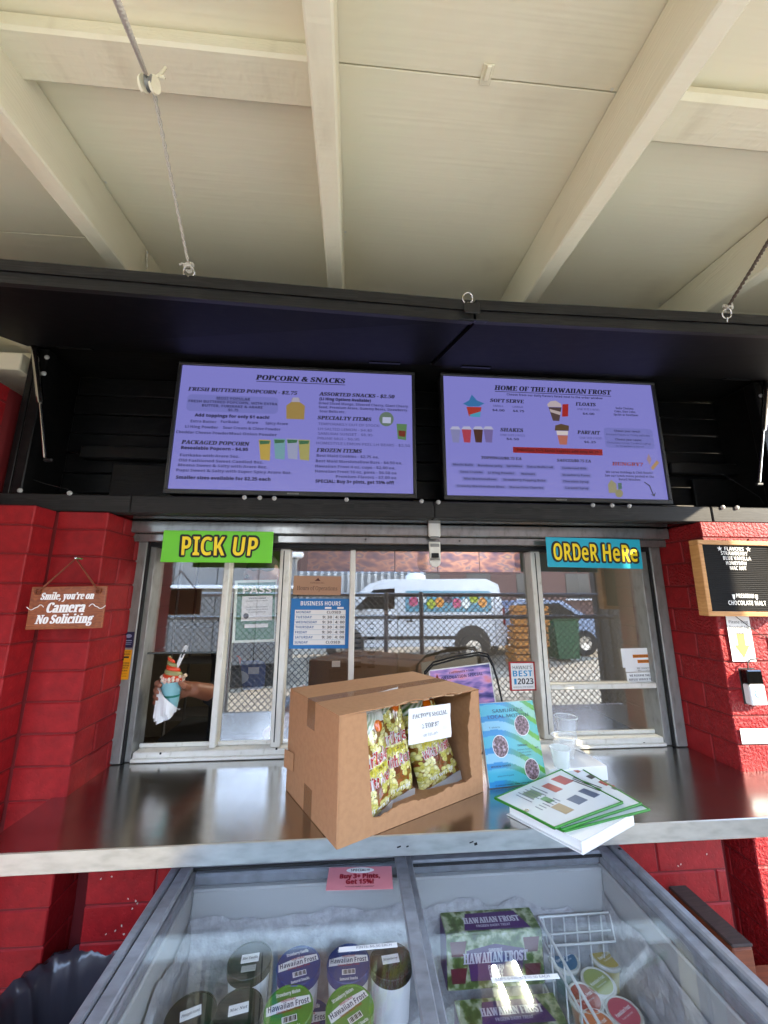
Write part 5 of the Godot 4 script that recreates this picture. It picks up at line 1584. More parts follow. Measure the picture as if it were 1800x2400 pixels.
	clear_cup("clear_cup", "wide clear plastic cup between the tall and the frosted one", on_y(1326, 1775, 0.994), 0.027, 0.040, 0.068, clear)
	clear_cup("frosted_cup", "small frosted white cup at the edge of the white box", on_y(1316, 1797, 0.994) , 0.024, 0.0315, 0.056, frosted)
	# binder and menus
	var slab := func(called, label, cat, px, y, t, m, group = ""):
		var p := []
		for q in px:
			p.append(on_y(q[0], q[1], y + t))
		var o := thing(called, label, cat, Vector3(0, 0, 0), 0.0, group)
		var mid: Vector3 = (p[0] + p[1] + p[2] + p[3]) / 4 - Vector3(0, t, 0)
		o.position = mid
		var e := []
		for v in p:
			e.append(v - mid)
		for v in p:
			e.append(v - mid - Vector3(0, t, 0))
		return [o, e]
	var bi = slab.call("ring_binder", "white ring binder under the green edged menus overhanging the counter", "binder", [[1186, 1883], [1330, 1815], [1484, 1906], [1364, 1972]], 0.9515, 0.028, M.white)
	var e: Array = bi[1]
	var cover := []
	for k in 8:
		cover.append(e[k] - (Vector3(0, 0.026, 0) if k < 4 else Vector3.ZERO))
	hexa(bi[0], "cover", cover, M.white)
	cover = []
	for k in 8:
		cover.append(e[k] + (Vector3(0, 0.026, 0) if k >= 4 else Vector3.ZERO))
	hexa(bi[0], "cover", cover, M.white)
	var pages := []
	for k in 8:
		pages.append(Vector3(e[k].x * 0.95, e[k].y + (-0.003 if k < 4 else 0.003), e[k].z * 0.95))
	hexa(bi[0], "pages", pages, M.paper)
	hexa(bi[0], "spine", [e[2] + Vector3(0, 0.0002, 0), e[3] + Vector3(0, 0.0002, 0), e[7], e[6], e[2] + Vector3(-0.002, 0.0002, -0.002), e[3] + Vector3(-0.002, 0.0002, -0.002), e[7] + Vector3(-0.002, 0, -0.002), e[6] + Vector3(-0.002, 0, -0.002)], M.white)
	var green := mat(Color(0.13, 0.46, 0.10), 0.5)
	var film := mat(Color(0.80, 0.82, 0.82), 0.16)
	var sets := [
		["menu sleeve with green piping at the bottom of the stack", [[1180, 1880], [1350, 1803], [1522, 1897], [1322, 1948]], 0.981],
		["menu sleeve with green piping between two others showing small dishes", [[1195, 1868], [1349, 1794], [1503, 1883], [1316, 1944]], 0.987],
		["topmost menu sleeve with green piping and colourful dish pictures", [[1160, 1870], [1315, 1804], [1459, 1880], [1299, 1940]], 0.994]]
	for s in sets:
		var r = slab.call("menu_sleeve", s[0], "menu", s[1], s[2] - 0.002, 0.002, film, "menus stacked on the binder")
		var q: Array = r[1]
		hexa(r[0], "page", q, film)
		var loop := []
		for k in 5:
			loop.append(q[k % 4] + Vector3(0, -0.001, 0))
		for k in 4:
			var m: Vector3 = (loop[k] + loop[k + 1]) / 2
			tube(r[0], "piping", [loop[k], m + Vector3(0, 0.001 * (k - 1.5), 0), loop[k + 1]], 0.0033, green, 6)
		var o: Vector3 = q[0]
		var xa: Vector3 = q[1] - q[0]
		var ya: Vector3 = q[3] - q[0]
		var pr := func(u, v, du, dv, col):
			var p := []
			for z in [0.0006, 0.0002]:
				for c in [[u, v], [u + du, v], [u + du, v + dv], [u, v + dv]]:
					p.append(o + xa * c[0] + ya * c[1] + Vector3(0, z, 0))
			hexa(r[0], "print", p, mat(col, 0.3))
		# headings and dish pictures; u runs up the sheet away from the viewer, v across
		if s[2] > 0.99:
			for k in 3:
				pr.call(0.93 - 0.035 * k, 0.30 + 0.02 * k, 0.016, 0.48, Color(0.12, 0.12, 0.13))
			for d in [[0.72, 0.12, 0.15, 0.26, 0.62, 0.22, 0.22], [0.52, 0.18, 0.11, 0.26, 0.66, 0.34, 0.30], [0.70, 0.62, 0.10, 0.26, 0.28, 0.34, 0.44], [0.48, 0.66, 0.14, 0.2, 0.35, 0.40, 0.48], [0.25, 0.66, 0.12, 0.24, 0.62, 0.55, 0.42], [0.25, 0.16, 0.14, 0.2, 0.50, 0.56, 0.46], [0.30, 0.42, 0.08, 0.16, 0.36, 0.55, 0.38]]:
				pr.call(d[0], d[1], d[2], d[3], Color(d[4], d[5], d[6]))
			for k in 6:
				pr.call(0.44 - 0.05 * k, 0.10 + 0.03 * (k % 2), 0.012, 0.28, Color(0.45, 0.46, 0.50))
				pr.call(0.40 - 0.05 * k, 0.52, 0.012, 0.12, Color(0.45, 0.46, 0.50))
		else:
			for d in [[0.88, 0.10, 0.05, 0.10, 0.62, 0.28, 0.14], [0.88, 0.36, 0.07, 0.12, 0.14, 0.13, 0.13], [0.88, 0.60, 0.06, 0.16, 0.56, 0.24, 0.20], [0.88, 0.84, 0.04, 0.08, 0.3, 0.34, 0.32]]:
				pr.call(d[0], d[1], d[2], d[3], Color(d[4], d[5], d[6]))
		if s[2] > 0.99:
			var gl := new_st()
			lathe_into(gl, [Vector2(0.003, 0.0015), Vector2(0.006, 0.0015), Vector2(0.006, 0.0), Vector2(0.003, 0.0)], 14, Transform3D(Basis(), o + xa * 0.04 + ya * 0.52 + Vector3(0, 0.001, 0)))
			mi(r[0], "eyelet", gl.commit(), M.chrome)

# ---------------------------------------------------------------- freezer
const FX0 := -0.458
const FX1 := 0.772
const FZ0 := 0.372
const FZ1 := 1.30
const FY := 0.83
func make_freezer():
	var f := thing("chest_freezer", "grey rimmed chest freezer with two sliding glass lids below the counter", "freezer", Vector3((FX0 + FX1) / 2, 0.0, (FZ0 + FZ1) / 2))
	var o: Vector3 = -f.position
	var wall := 0.055
	var floor_y := 0.42
	for s in [[FX0, FX0 + wall, FZ0, FZ1], [FX1 - wall, FX1, FZ0, FZ1], [FX0 + wall, FX1 - wall, FZ0, FZ0 + wall], [FX0 + wall, FX1 - wall, FZ1 - wall, FZ1]]:
		span(f, "cabinet_wall", Vector3(s[0], 0.06, s[2]) + o, Vector3(s[1], FY - 0.041, s[3]) + o, M.freezer_white, 0.004)
	span(f, "inner_floor", Vector3(FX0 + wall, floor_y - 0.03, FZ0 + wall) + o, Vector3(FX1 - wall, floor_y, FZ1 - wall) + o, M.frost, 0.002)
	# frosted liner, uneven along the top
	var n := noise(1.0, FastNoiseLite.TYPE_SIMPLEX_SMOOTH, 4, 171)
	for side in 3:
		var st := new_st()
		var len: float = (FX1 - FX0 - 2 * wall) if side == 0 else (FZ1 - FZ0 - 2 * wall)
		for i in 40:
			for j in 14:
				var g := []
				for e in [[i, j], [i + 1, j], [i + 1, j + 1], [i, j + 1]]:
					var s: float = len * e[0] / 40.0
					var topy: float = FY - 0.085 - 0.028 * (0.5 + n.get_noise_1d(s * 9.0 + side * 20)) - (0.05 * smoothstep(0.75, 1.0, e[0] / 40.0) if side == 0 else 0.0)
					var y: float = lerpf(floor_y, topy, e[1] / 14.0)
					var t: float = 0.006 + 0.006 * (0.5 + n.get_noise_2d(s * 22.0, y * 22.0 + side * 7)) * (1.0 if e[1] < 14 else 0.1)
					g.append((Vector3(FX0 + wall + s, y, FZ0 + wall + t) if side == 0 else Vector3(FX0 + wall + t, y, FZ0 + wall + s) if side == 1 else Vector3(FX1 - wall - t, y, FZ0 + wall + s)) + o)
				quad(st, g[0], g[1], g[2], g[3], [Vector3(0, 0, 1), Vector3(1, 0, 0), Vector3(-1, 0, 0)][side])
		mi(f, "frost_layer", st.commit(), M.frost)
	# rim in steps
	for s in [[FX0 - 0.006, FX0 + 0.052, FZ0 - 0.006, FZ1, 0], [FX1 - 0.052, FX1 + 0.006, FZ0 - 0.006, FZ1, 0], [FX0 + 0.0525, FX1 - 0.0525, FZ0 - 0.006, FZ0 + 0.045, 1]]:
		span(f, "rim", Vector3(s[0], FY - 0.04, s[2]) + o, Vector3(s[1], FY - 0.012, s[3]) + o, M.freezer_grey, 0.005)
	for s in [[FX0 - 0.006, FX0 + 0.016], [FX1 - 0.016, FX1 + 0.006]]:
		span(f, "rim_rail", Vector3(s[0], FY - 0.0115, FZ0 + 0.018) + o, Vector3(s[1], FY + 0.012, FZ1) + o, M.freezer_grey, 0.004)
	span(f, "rim_rail", Vector3(FX0 - 0.006, FY - 0.0115, FZ0 - 0.006) + o, Vector3(FX1 + 0.006, FY + 0.012, FZ0 + 0.0175) + o, M.freezer_grey, 0.004)
	for s in [FX0 + 0.024, FX1 - 0.034]:
		span(f, "rim_rail", Vector3(s, FY - 0.0115, FZ0 + 0.018) + o, Vector3(s + 0.010, FY - 0.002, FZ1) + o, M.freezer_white, 0.002)
	# glass lids
	var mid := 0.152
	for l in [[FX0 + 0.022, mid + 0.006, FY + 0.008, FZ0 + 0.022], [mid - 0.006, FX1 - 0.022, FY - 0.008, FZ0 + 0.024]]:
		var lid := span(f, "lid_glass", Vector3(l[0] + 0.016, l[2] - 0.004, l[3] + 0.02) + o, Vector3(l[1] - 0.016, l[2], FZ1 - 0.03) + o, M.lid_glass, 0.0008)
		var c: Vector3 = lid.position
		for s in [[l[0], l[0] + 0.03], [l[1] - 0.03, l[1]]]:
			var b := span(lid, "lid_frame", Vector3(s[0], l[2] - 0.008, l[3]) + o - c, Vector3(s[1], l[2] + 0.008, FZ1 - 0.02) + o - c, M.freezer_grey, 0.003)
		span(lid, "lid_frame", Vector3(l[0] + 0.0305, l[2] - 0.008, l[3]) + o - c, Vector3(l[1] - 0.0305, l[2] + 0.0075, l[3] + 0.03) + o - c, M.freezer_grey, 0.003)
		span(lid, "lid_seal", Vector3(l[0] + 0.031, l[2] - 0.005, l[3] + 0.0305) + o - c, Vector3(l[1] - 0.031, l[2] + 0.002, l[3] + 0.035) + o - c, M.rubber, 0.001)
	box(f, "screw", Vector3(FX1 - 0.006, FY + 0.012, FZ0 + 0.07) + o, Vector3(0.008, 0.002, 0.008), M.rubber, 0.001)
	# taped price strips and offer card on the glass
	var s := flat_sheet("offer_card", "pink offer card taped at the corner of the freezer lid", "card", [[770, 2032], [917, 2031], [922, 2082], [765, 2088]], FY + 0.0095, 0.0008, mat(Color(0.80, 0.50, 0.53), 0.5))
	shapes(s[0], "white_patch", [oval(s[1] * 0.22, s[2] * 0.13, 0, s[2] * 0.33)], M.paper, 0.0004)
	lettering(s[0], [["SPECIAL!!!", 0, s[2] * 0.33, s[2] * 0.11, s[1] * 0.3, "bold"]], M.ink, 0.0008)
	lettering(s[0], [["Buy 3+ Pints,", 0, s[2] * 0.06, s[2] * 0.19, s[1] * 0.62, "fat"], ["Get 15%!", 0, -s[2] * 0.18, s[2] * 0.19, s[1] * 0.42, "fat"]], mat(Color(0.55, 0.10, 0.16), 0.5), 0.0008)
	lettering(s[0], [["*mix and match is available*", 0, -s[2] * 0.38, s[2] * 0.06, s[1] * 0.44, "sans"]], M.ink, 0.0008)
	s = flat_sheet("price_strip", "white price strip for pints on the lid with the pink card", "label", [[793, 2220], [930, 2208], [932, 2219], [795, 2231]], FY + 0.0095, 0.0008, M.paper)
	lettering(s[0], [["PINTS: $6.50 EACH", s[1] * 0.1, 0, s[2] * 0.5, s[1] * 0.6, "sans"]], M.ink_grey)
	s = flat_sheet("price_strip", "white price strip for frozen six packs on the other lid", "label", [[1151, 2291], [1308, 2281], [1311, 2293], [1153, 2303]], FY - 0.0065, 0.0008, M.paper)
	lettering(s[0], [["CUPS 6-PACK: $10.50 EACH", -s[1] * 0.04, 0, s[2] * 0.5, s[1] * 0.8, "sans"]], M.ink_grey)

func pint(px, py, turn, kind, label, lid_y = 0.71):
	var p := on_y(px, py, lid_y)
	var o := thing("ice_cream_pint", label, "ice cream tub", p - Vector3(0, 0.105, 0), turn, "ice cream pints in the freezer")
	lathe(o, "tub", [Vector2(0.0, 0.0), Vector2(0.041, 0.0), Vector2(0.041, 0.0), Vector2(0.047, 0.092)], M.white, Transform3D(), 28)
	var col: Color = {"black": Color(0.05, 0.055, 0.055), "blue": Color(0.05, 0.19, 0.42), "green": Color(0.28, 0.50, 0.16)}[kind]
	var lid := lathe(o, "lid", [Vector2(0.0495, 0.088), Vector2(0.050, 0.088), Vector2(0.050, 0.104), Vector2(0.0492, 0.105), Vector2(0.0465, 0.105), Vector2(0.0465, 0.1035), Vector2(0.0, 0.1035)], mat(col, 0.3), Transform3D(), 32)
	if kind == "black":
		var lab := box(lid, "label", Vector3(0, 0.1042, -0.004), Vector3(0.040, 0.0008, 0.022), M.paper, 0.0002)
		var words: String = {586: "Blue Vanilla", 447: "Pineapple Sorbet", 559: "Mac Nut", 916: "Strawberry"}.get(int(px), "Vanilla")
		var tx := lettering(lab, [[words, 0, 0, 0.006, 0.034, "serifbold", 1, 0.2]], M.ink, 0.0)
		tx.transform = Transform3D(Basis(Vector3.RIGHT, -PI / 2), Vector3(0, 0.0006, 0))
		if int(px) == 586:
			box(lid, "label", Vector3(0, 0.1042, 0.022), Vector3(0.032, 0.0008, 0.015), M.bumper, 0.0002)
		return
	var top := Transform3D(Basis(Vector3.RIGHT, -PI / 2), Vector3(0, 0.1036, 0))
	var band := shapes(lid, "white_band", [PackedVector2Array([Vector2(-0.0455, -0.006), Vector2(0.0455, 0.0), Vector2(0.044, 0.016), Vector2(0.0, 0.020), Vector2(-0.0445, 0.012)])], M.paper, 0.0004)
	band.transform = top
	var light := lettering(lid, [["Strawberry Vanilla" if kind == "blue" else "Strawberry Melon", 0, 0.031, 0.008, 0.05, "bold"], ["Samurai Snacks", 0, -0.038, 0.0065, 0.04, "bold"]], M.white_ink, 0.0006)
	light.transform = top
	var t1 := lettering(lid, [["Hawaiian Frost", 0, 0.006, 0.012, 0.083, "bold", 1, 0.0]], mat(Color(0.08, 0.12, 0.26), 0.4), 0.0009)
	t1.transform = top
	var t2 := lettering(lid, [["SAMURAI", 0, 0.0165, 0.005, 0.03, "bold"], ["Frozen Dairy Treat", 0, -0.005, 0.006, 0.05, "serifbold"]], mat(Color(0.62, 0.10, 0.12), 0.4), 0.0009)
	t2.transform = top
	var code := shapes(lid, "bar_code", [rect(0.03, 0.013, 0.0, -0.022)], M.paper, 0.0005)
	code.transform = top
	var bars := []
	for k in 9:
		bars.append(rect(0.0012 + 0.0008 * (k % 3), 0.010, -0.012 + k * 0.003, -0.022))
	var bb := shapes(lid, "bar_code", bars, M.ink, 0.0008)
	bb.transform = top

func make_freezer_contents():
	pint(586, 2248, 0.1, "black", "black lidded pint with two paper labels")
	pint(447, 2378, 0.35, "black", "black lidded pint labelled for sorbet", 0.70)
	pint(559, 2368, 0.2, "black", "black lidded pint labelled mac nut", 0.70)
	pint(916, 2250, 0.1, "black", "black lidded pint against the divider of the lids", 0.705)
	pint(700, 2260, 0.22, "blue", "blue lidded pint beside the black one with two labels")
	pint(817, 2255, 0.02, "blue", "blue lidded pint under the pints price strip")
	pint(722, 2395, 0.1, "blue", "blue lidded pint lying lower behind a green lidded one", 0.64)
	pint(677, 2361, 0.2, "green", "green lidded pint next to the mac nut pint")
	pint(820, 2361, 0.52, "green", "green lidded pint with a strongly turned print")
	# cartons of six
	var purple := mat(Color(0.26, 0.12, 0.34), 0.45)
	var leaf := mat(Color(1, 1, 1), 0.45)
	leaf.albedo_texture = noise_tex(noise(0.02, FastNoiseLite.TYPE_SIMPLEX_SMOOTH, 3, 181), [[0.0, Color(0.17, 0.24, 0.10)], [0.45, Color(0.30, 0.38, 0.18)], [0.6, Color(0.52, 0.56, 0.42)], [1.0, Color(0.72, 0.72, 0.66)]], 256)
	tri_map(leaf, Vector3(6, 6, 6), false)
	var y_top := 0.715
	var zb := on_y(1130, 2132, y_top).z
	var zf := on_y(1150, 2186, y_top).z
	var xa := on_y(1031, 2139, y_top).x
	var xb := on_y(1240, 2125, y_top).x
	var yb := on_z(1053, 2325, zf).y
	var specs := [["purple and green frozen treat carton standing behind another", Vector3(0, 0, 0), y_top], ["purple and green frozen treat carton lying lower in front", Vector3(0.012, 0, zf - zb + 0.012), yb - 0.006]]
	for s in specs:
		var W: float = xb - xa
		var H: float = y_top - yb
		var D: float = zf - zb
		var o := thing("frozen_carton", s[0], "carton", Vector3((xa + xb) / 2, s[2] - H, (zb + zf) / 2) + s[1], 0.0, "frozen treat cartons in the freezer")
		box(o, "carton", Vector3(0, H / 2, 0), Vector3(W, H, D), leaf, 0.002)
		for sx in [-1, 1]:
			box(o, "side_print", Vector3(sx * (W / 2 + 0.0004), H / 2, 0), Vector3(0.0008, H * 0.96, D * 0.96), purple, 0.0002)
		var p := shapes(o, "front_print", [PackedVector2Array([Vector2(-W * 0.26, -H * 0.34), Vector2(W * 0.26, -H * 0.36), Vector2(W * 0.30, H * 0.18), Vector2(0, H * 0.30), Vector2(-W * 0.30, H * 0.20)])], purple, 0.0006)
		p.transform = at(Vector3(0, H / 2, D / 2))
		var cups := []
		for sx in [-0.38, 0.38]:
			for sy in [-0.24, 0.24]:
				cups.append(PackedVector2Array([Vector2(W * (sx - 0.07), H * (sy - 0.13)), Vector2(W * (sx + 0.06), H * (sy - 0.13)), Vector2(W * (sx + 0.085), H * (sy + 0.14)), Vector2(W * (sx - 0.085), H * (sy + 0.14))]))
		var cp := shapes(o, "cup_picture", cups, mat(Color(0.34, 0.10, 0.16), 0.4), 0.0008)
		cp.transform = at(Vector3(0, H / 2, D / 2))
		var lt := lettering(o, [["HAWAIIAN FROST", 0, H * 0.06, 0.022, W * 0.66, "heavyserif"], ["FROZEN", 0, -H * 0.12, 0.009, W * 0.16, "bold"], ["DAIRY", 0, -H * 0.2, 0.009, W * 0.14, "bold"], ["TREAT", 0, -H * 0.28, 0.009, W * 0.14, "bold"], ["SAMURAI", 0, H * 0.19, 0.007, W * 0.14, "bold"]], mat(Color(0.72, 0.70, 0.74), 0.4), 0.0012)
		lt.transform = at(Vector3(0, H / 2, D / 2))
		var tp := shapes(o, "top_print", [PackedVector2Array([Vector2(-W * 0.30, -D * 0.36), Vector2(W * 0.40, -D * 0.40), Vector2(W * 0.30, D * 0.36), Vector2(-W * 0.24, D * 0.34)])], purple, 0.0006)
		tp.transform = Transform3D(Basis(Vector3.RIGHT, -PI / 2), Vector3(0, H, 0))
		var tt := lettering(o, [["HAWAIIAN FROST", W * 0.02, D * 0.02, 0.018, W * 0.6, "heavyserif"], ["FROZEN DAIRY TREAT", W * 0.02, -D * 0.22, 0.007, W * 0.36, "bold"]], mat(Color(0.72, 0.70, 0.74), 0.4), 0.0012)
		tt.transform = Transform3D(Basis(Vector3.RIGHT, -PI / 2), Vector3(0, H, 0))
	# wire basket
	var b0 := on_y(1262, 2150, 0.70)
	var bk := thing("wire_basket", "white wire basket holding small dessert cups in the freezer", "basket", Vector3(0.565, 0.45, 0.80))
	var x0 := b0.x - 0.565
	var x1 := 0.155
	var z0 := b0.z - 0.80
	var z1 := 0.42
	var y1 := 0.25
	var wire := mat(Color(0.78, 0.79, 0.78), 0.4)
	for y in [0.0, 0.11, 0.21, y1]:
		tube(bk, "hoop", [Vector3(x0, y, z0), Vector3(x1, y, z0), Vector3(x1, y, z1), Vector3(x0, y, z1), Vector3(x0, y, z0)], 0.0028 if y < y1 else 0.0035, wire, 5)
	for k in 7:
		var x := lerpf(x0, x1, k / 6.0)
		tube(bk, "upright", [Vector3(x, y1, z0), Vector3(x, 0, z0), Vector3(x, 0, z1)], 0.002, wire, 5)
	for k in 13:
		var z := lerpf(z0, z1, k / 12.0)
		tube(bk, "upright", [Vector3(x0, y1, z), Vector3(x0, 0, z), Vector3(x1, 0, z), Vector3(x1, y1, z)], 0.002, wire, 5)
	tube(bk, "handle", [Vector3(x0 + 0.01, y1, z0 + 0.004), Vector3(x0 + 0.012, y1 - 0.05, z0 + 0.02), Vector3(x1 - 0.012, y1 - 0.05, z0 + 0.02), Vector3(x1 - 0.01, y1, z0 + 0.004)], 0.003, wire, 5)
	var cups := [[1321, 2246, Color(0.12, 0.36, 0.50), "blue"], [1419, 2240, Color(0.66, 0.58, 0.20), "yellow"], [1402, 2300, Color(0.56, 0.60, 0.28), "pale green"], [1372, 2338, Color(0.62, 0.24, 0.18), "red"], [1462, 2372, Color(0.72, 0.30, 0.36), "pink"], [1405, 2404, Color(0.78, 0.45, 0.26), "orange"]]
	for c in cups:
		var p := on_y(c[0], c[1], 0.60)
		var o := thing("dessert_cup", "small clear dessert cup with %s printed lid in the wire basket" % c[3], "dessert cup", p - Vector3(0, 0.062, 0), 0.4, "dessert cups in the wire basket")
		lathe(o, "cup", [Vector2(0, 0), Vector2(0.028, 0), Vector2(0.028, 0), Vector2(0.036, 0.058)], mat(c[2].lerp(Color(0.8, 0.75, 0.6), 0.55), 0.3), Transform3D(), 24)
		var lid := lathe(o, "lid", [Vector2(0.039, 0.054), Vector2(0.0405, 0.056), Vector2(0.0405, 0.061), Vector2(0.037, 0.0625), Vector2(0.035, 0.061), Vector2(0, 0.061)], mat(Color(0.74, 0.74, 0.70), 0.25), Transform3D(), 28)
		var pr := shapes(lid, "lid_print", [oval(0.033, 0.033, 0, 0, 24)], mat(c[2], 0.4), 0.0005)
		pr.transform = Transform3D(Basis(Vector3.RIGHT, -PI / 2), Vector3(0, 0.0615, 0))
		var tx := lettering(lid, [["Hawaiian Frost", 0, 0.002, 0.008, 0.05, "bold"], ["frozen dairy treat", 0, -0.009, 0.004, 0.036, "sans"]], M.white_ink, 0.0009)
		tx.transform = Transform3D(Basis(Vector3.RIGHT, -PI / 2), Vector3(0, 0.0615, 0))

# ---------------------------------------------------------------- beside the freezer
func make_floor_things():
	# bin with a dark liner folded over its rim
	var c := on_y(205, 2330, 0.52)
	var bin := thing("waste_bin", "grey waste bin with crumpled dark plastic liner beside the freezer", "bin", Vector3(-0.685, 0, c.z + 0.08))
	lathe(bin, "body", [Vector2(0.0, 0.0), Vector2(0.15, 0.0), Vector2(0.15, 0.0), Vector2(0.18, 0.50)], mat(Color(0.22, 0.22, 0.23), 0.5), Transform3D(), 28)
	var n := noise(1.0, FastNoiseLite.TYPE_SIMPLEX_SMOOTH, 4, 191)
	var st := new_st()
	var prof := [[0.188, 0.30], [0.196, 0.40], [0.200, 0.48], [0.198, 0.535], [0.186, 0.565], [0.168, 0.57], [0.15, 0.545], [0.135, 0.47], [0.12, 0.38]]
	var pt := func(i, j):
		var a: float = TAU * i / 96.0
		var r: float = prof[j][0] * (1.0 + 0.05 * n.get_noise_2d(cos(a) * 6.0 + j, sin(a) * 6.0) + 0.02 * sin(a * 13.0 + 3.0 * n.get_noise_1d(j * 3.0)))
		return Vector3(r * cos(a), prof[j][1] + 0.02 * n.get_noise_2d(a * 4.0, j * 1.7), r * sin(a))
	for i in 96:
		for j in prof.size() - 1:
			for k in [[0, 0], [1, 0], [1, 1], [0, 0], [1, 1], [0, 1]]:
				st.set_smooth_group(0)
				st.add_vertex(pt.call((i + k[0]) % 96, j + k[1]))
	st.index()
	st.generate_normals()
	mi(bin, "liner", st.commit(), mat(Color(0.20, 0.19, 0.215), 0.25))
	# upright of a wooden bench
	var w := thing("bench_end", "worn orange brown bench end panel with dark weathered top edge", "bench", Vector3(1.035, 0, 0.40))
	box(w, "side_panel", Vector3(0, 0.32, 0.0), Vector3(0.058, 0.64, 0.21), M.old_wood, 0.004)
	box(w, "cap_board", Vector3(0, 0.645, 0.0), Vector3(0.06, 0.008, 0.212), M.weathered, 0.004)
	box(w, "foot_rail", Vector3(0.16, 0.12, 0.0), Vector3(0.26, 0.06, 0.05), M.old_wood, 0.004)
	box(w, "seat_board", Vector3(0.17, 0.42, 0.0), Vector3(0.28, 0.03, 0.2), M.old_wood, 0.004)

# ---------------------------------------------------------------- smooth bodies
func blob(bones: Array, cell: float, k: float) -> ArrayMesh:
	var lo := Vector3.INF
	var hi := -Vector3.INF
	for b in bones:
		for e in [[b[0], b[2]], [b[1], b[3]]]:
			lo = lo.min(e[0] - Vector3.ONE * (e[1] + k + cell * 2))
			hi = hi.max(e[0] + Vector3.ONE * (e[1] + k + cell * 2))
	var nx := int((hi.x - lo.x) / cell) + 2
	var ny := int((hi.y - lo.y) / cell) + 2
	var nz := int((hi.z - lo.z) / cell) + 2
	var g := PackedFloat32Array()
	g.resize(nx * ny * nz)
	g.fill(1.0)
	for b in bones:
		var A: Vector3 = b[0]
		var B: Vector3 = b[1]
		var ra: float = b[2]
		var rb: float = b[3]
		var m: float = maxf(ra, rb) + k + cell * 2
		var s := ((A.min(B) - Vector3.ONE * m - lo) / cell).floor().max(Vector3.ZERO)
		var e := ((A.max(B) + Vector3.ONE * m - lo) / cell).ceil()
		var ab := B - A
		var l2: float = maxf(ab.length_squared(), 1e-9)
		for z in range(int(s.z), mini(nz, int(e.z) + 1)):
			for y in range(int(s.y), mini(ny, int(e.y) + 1)):
				var at0 := (z * ny + y) * nx
				for x in range(int(s.x), mini(nx, int(e.x) + 1)):
					var p := lo + Vector3(x, y, z) * cell
					var t := clampf((p - A).dot(ab) / l2, 0.0, 1.0)
					var d := p.distance_to(A + ab * t) - lerpf(ra, rb, t)
					var o := g[at0 + x]
					var h := clampf(0.5 + 0.5 * (o - d) / k, 0.0, 1.0)
					g[at0 + x] = lerpf(o, d, h) - k * h * (1.0 - h)
	var idx := {}
	var vs := PackedVector3Array()
	var ns := PackedVector3Array()
	var off := [0, 1, nx, nx + 1, nx * ny, nx * ny + 1, nx * ny + nx, nx * ny + nx + 1]
	for z in nz - 1:
		for y in ny - 1:
			for x in nx - 1:
				var i := (z * ny + y) * nx + x
				var c := []
				var neg := 0
				for q in 8:
					var v := g[i + off[q]]
					c.append(v)
					if v < 0.0:
						neg += 1
				if neg == 0 or neg == 8:
					continue
				var acc := Vector3.ZERO
				var cnt := 0
				for ed in [[0, 1], [2, 3], [4, 5], [6, 7], [0, 2], [1, 3], [4, 6], [5, 7], [0, 4], [1, 5], [2, 6], [3, 7]]:
					if (c[ed[0]] < 0.0) != (c[ed[1]] < 0.0):
						var t: float = c[ed[0]] / (c[ed[0]] - c[ed[1]])
						var pa := Vector3(ed[0] & 1, (ed[0] >> 1) & 1, ed[0] >> 2)
						var pb := Vector3(ed[1] & 1, (ed[1] >> 1) & 1, ed[1] >> 2)
						acc += pa.lerp(pb, t)
						cnt += 1
				idx[i] = vs.size()
				vs.append(lo + (Vector3(x, y, z) + acc / cnt) * cell)
				ns.append(Vector3(c[1] + c[3] + c[5] + c[7] - c[0] - c[2] - c[4] - c[6], c[2] + c[3] + c[6] + c[7] - c[0] - c[1] - c[4] - c[5], c[4] + c[5] + c[6] + c[7] - c[0] - c[1] - c[2] - c[3]).normalized())
	var ids := PackedInt32Array()
	for i in idx:
		var x: int = i % nx
		var y: int = (i / nx) % ny
		var z: int = i / (nx * ny)
		for ax in 3:
			var step: int = [1, nx, nx * ny][ax]
			var u: int = [nx, nx * ny, 1][ax]
			var v: int = [nx * ny, 1, nx][ax]
			if (ax == 0 and (y == 0 or z == 0)) or (ax == 1 and (z == 0 or x == 0)) or (ax == 2 and (x == 0 or y == 0)):
				continue
			var a := g[i]
			var b := g[i + step]
			if (a < 0.0) == (b < 0.0):
				continue
			if not (idx.has(i - u) and idx.has(i - v) and idx.has(i - u - v)):
				continue
			var q := [idx[i], idx[i - u], idx[i - u - v], idx[i - v]]
			if a >= 0.0:
				ids.append_array(PackedInt32Array([q[0], q[1], q[2], q[0], q[2], q[3]]))
			else:
				ids.append_array(PackedInt32Array([q[0], q[2], q[1], q[0], q[3], q[2]]))
	var arr := []
	arr.resize(Mesh.ARRAY_MAX)
	arr[Mesh.ARRAY_VERTEX] = vs
	arr[Mesh.ARRAY_NORMAL] = ns
	arr[Mesh.ARRAY_INDEX] = ids
	var mesh := ArrayMesh.new()
	mesh.add_surface_from_arrays(Mesh.PRIMITIVE_TRIANGLES, arr)
	return mesh

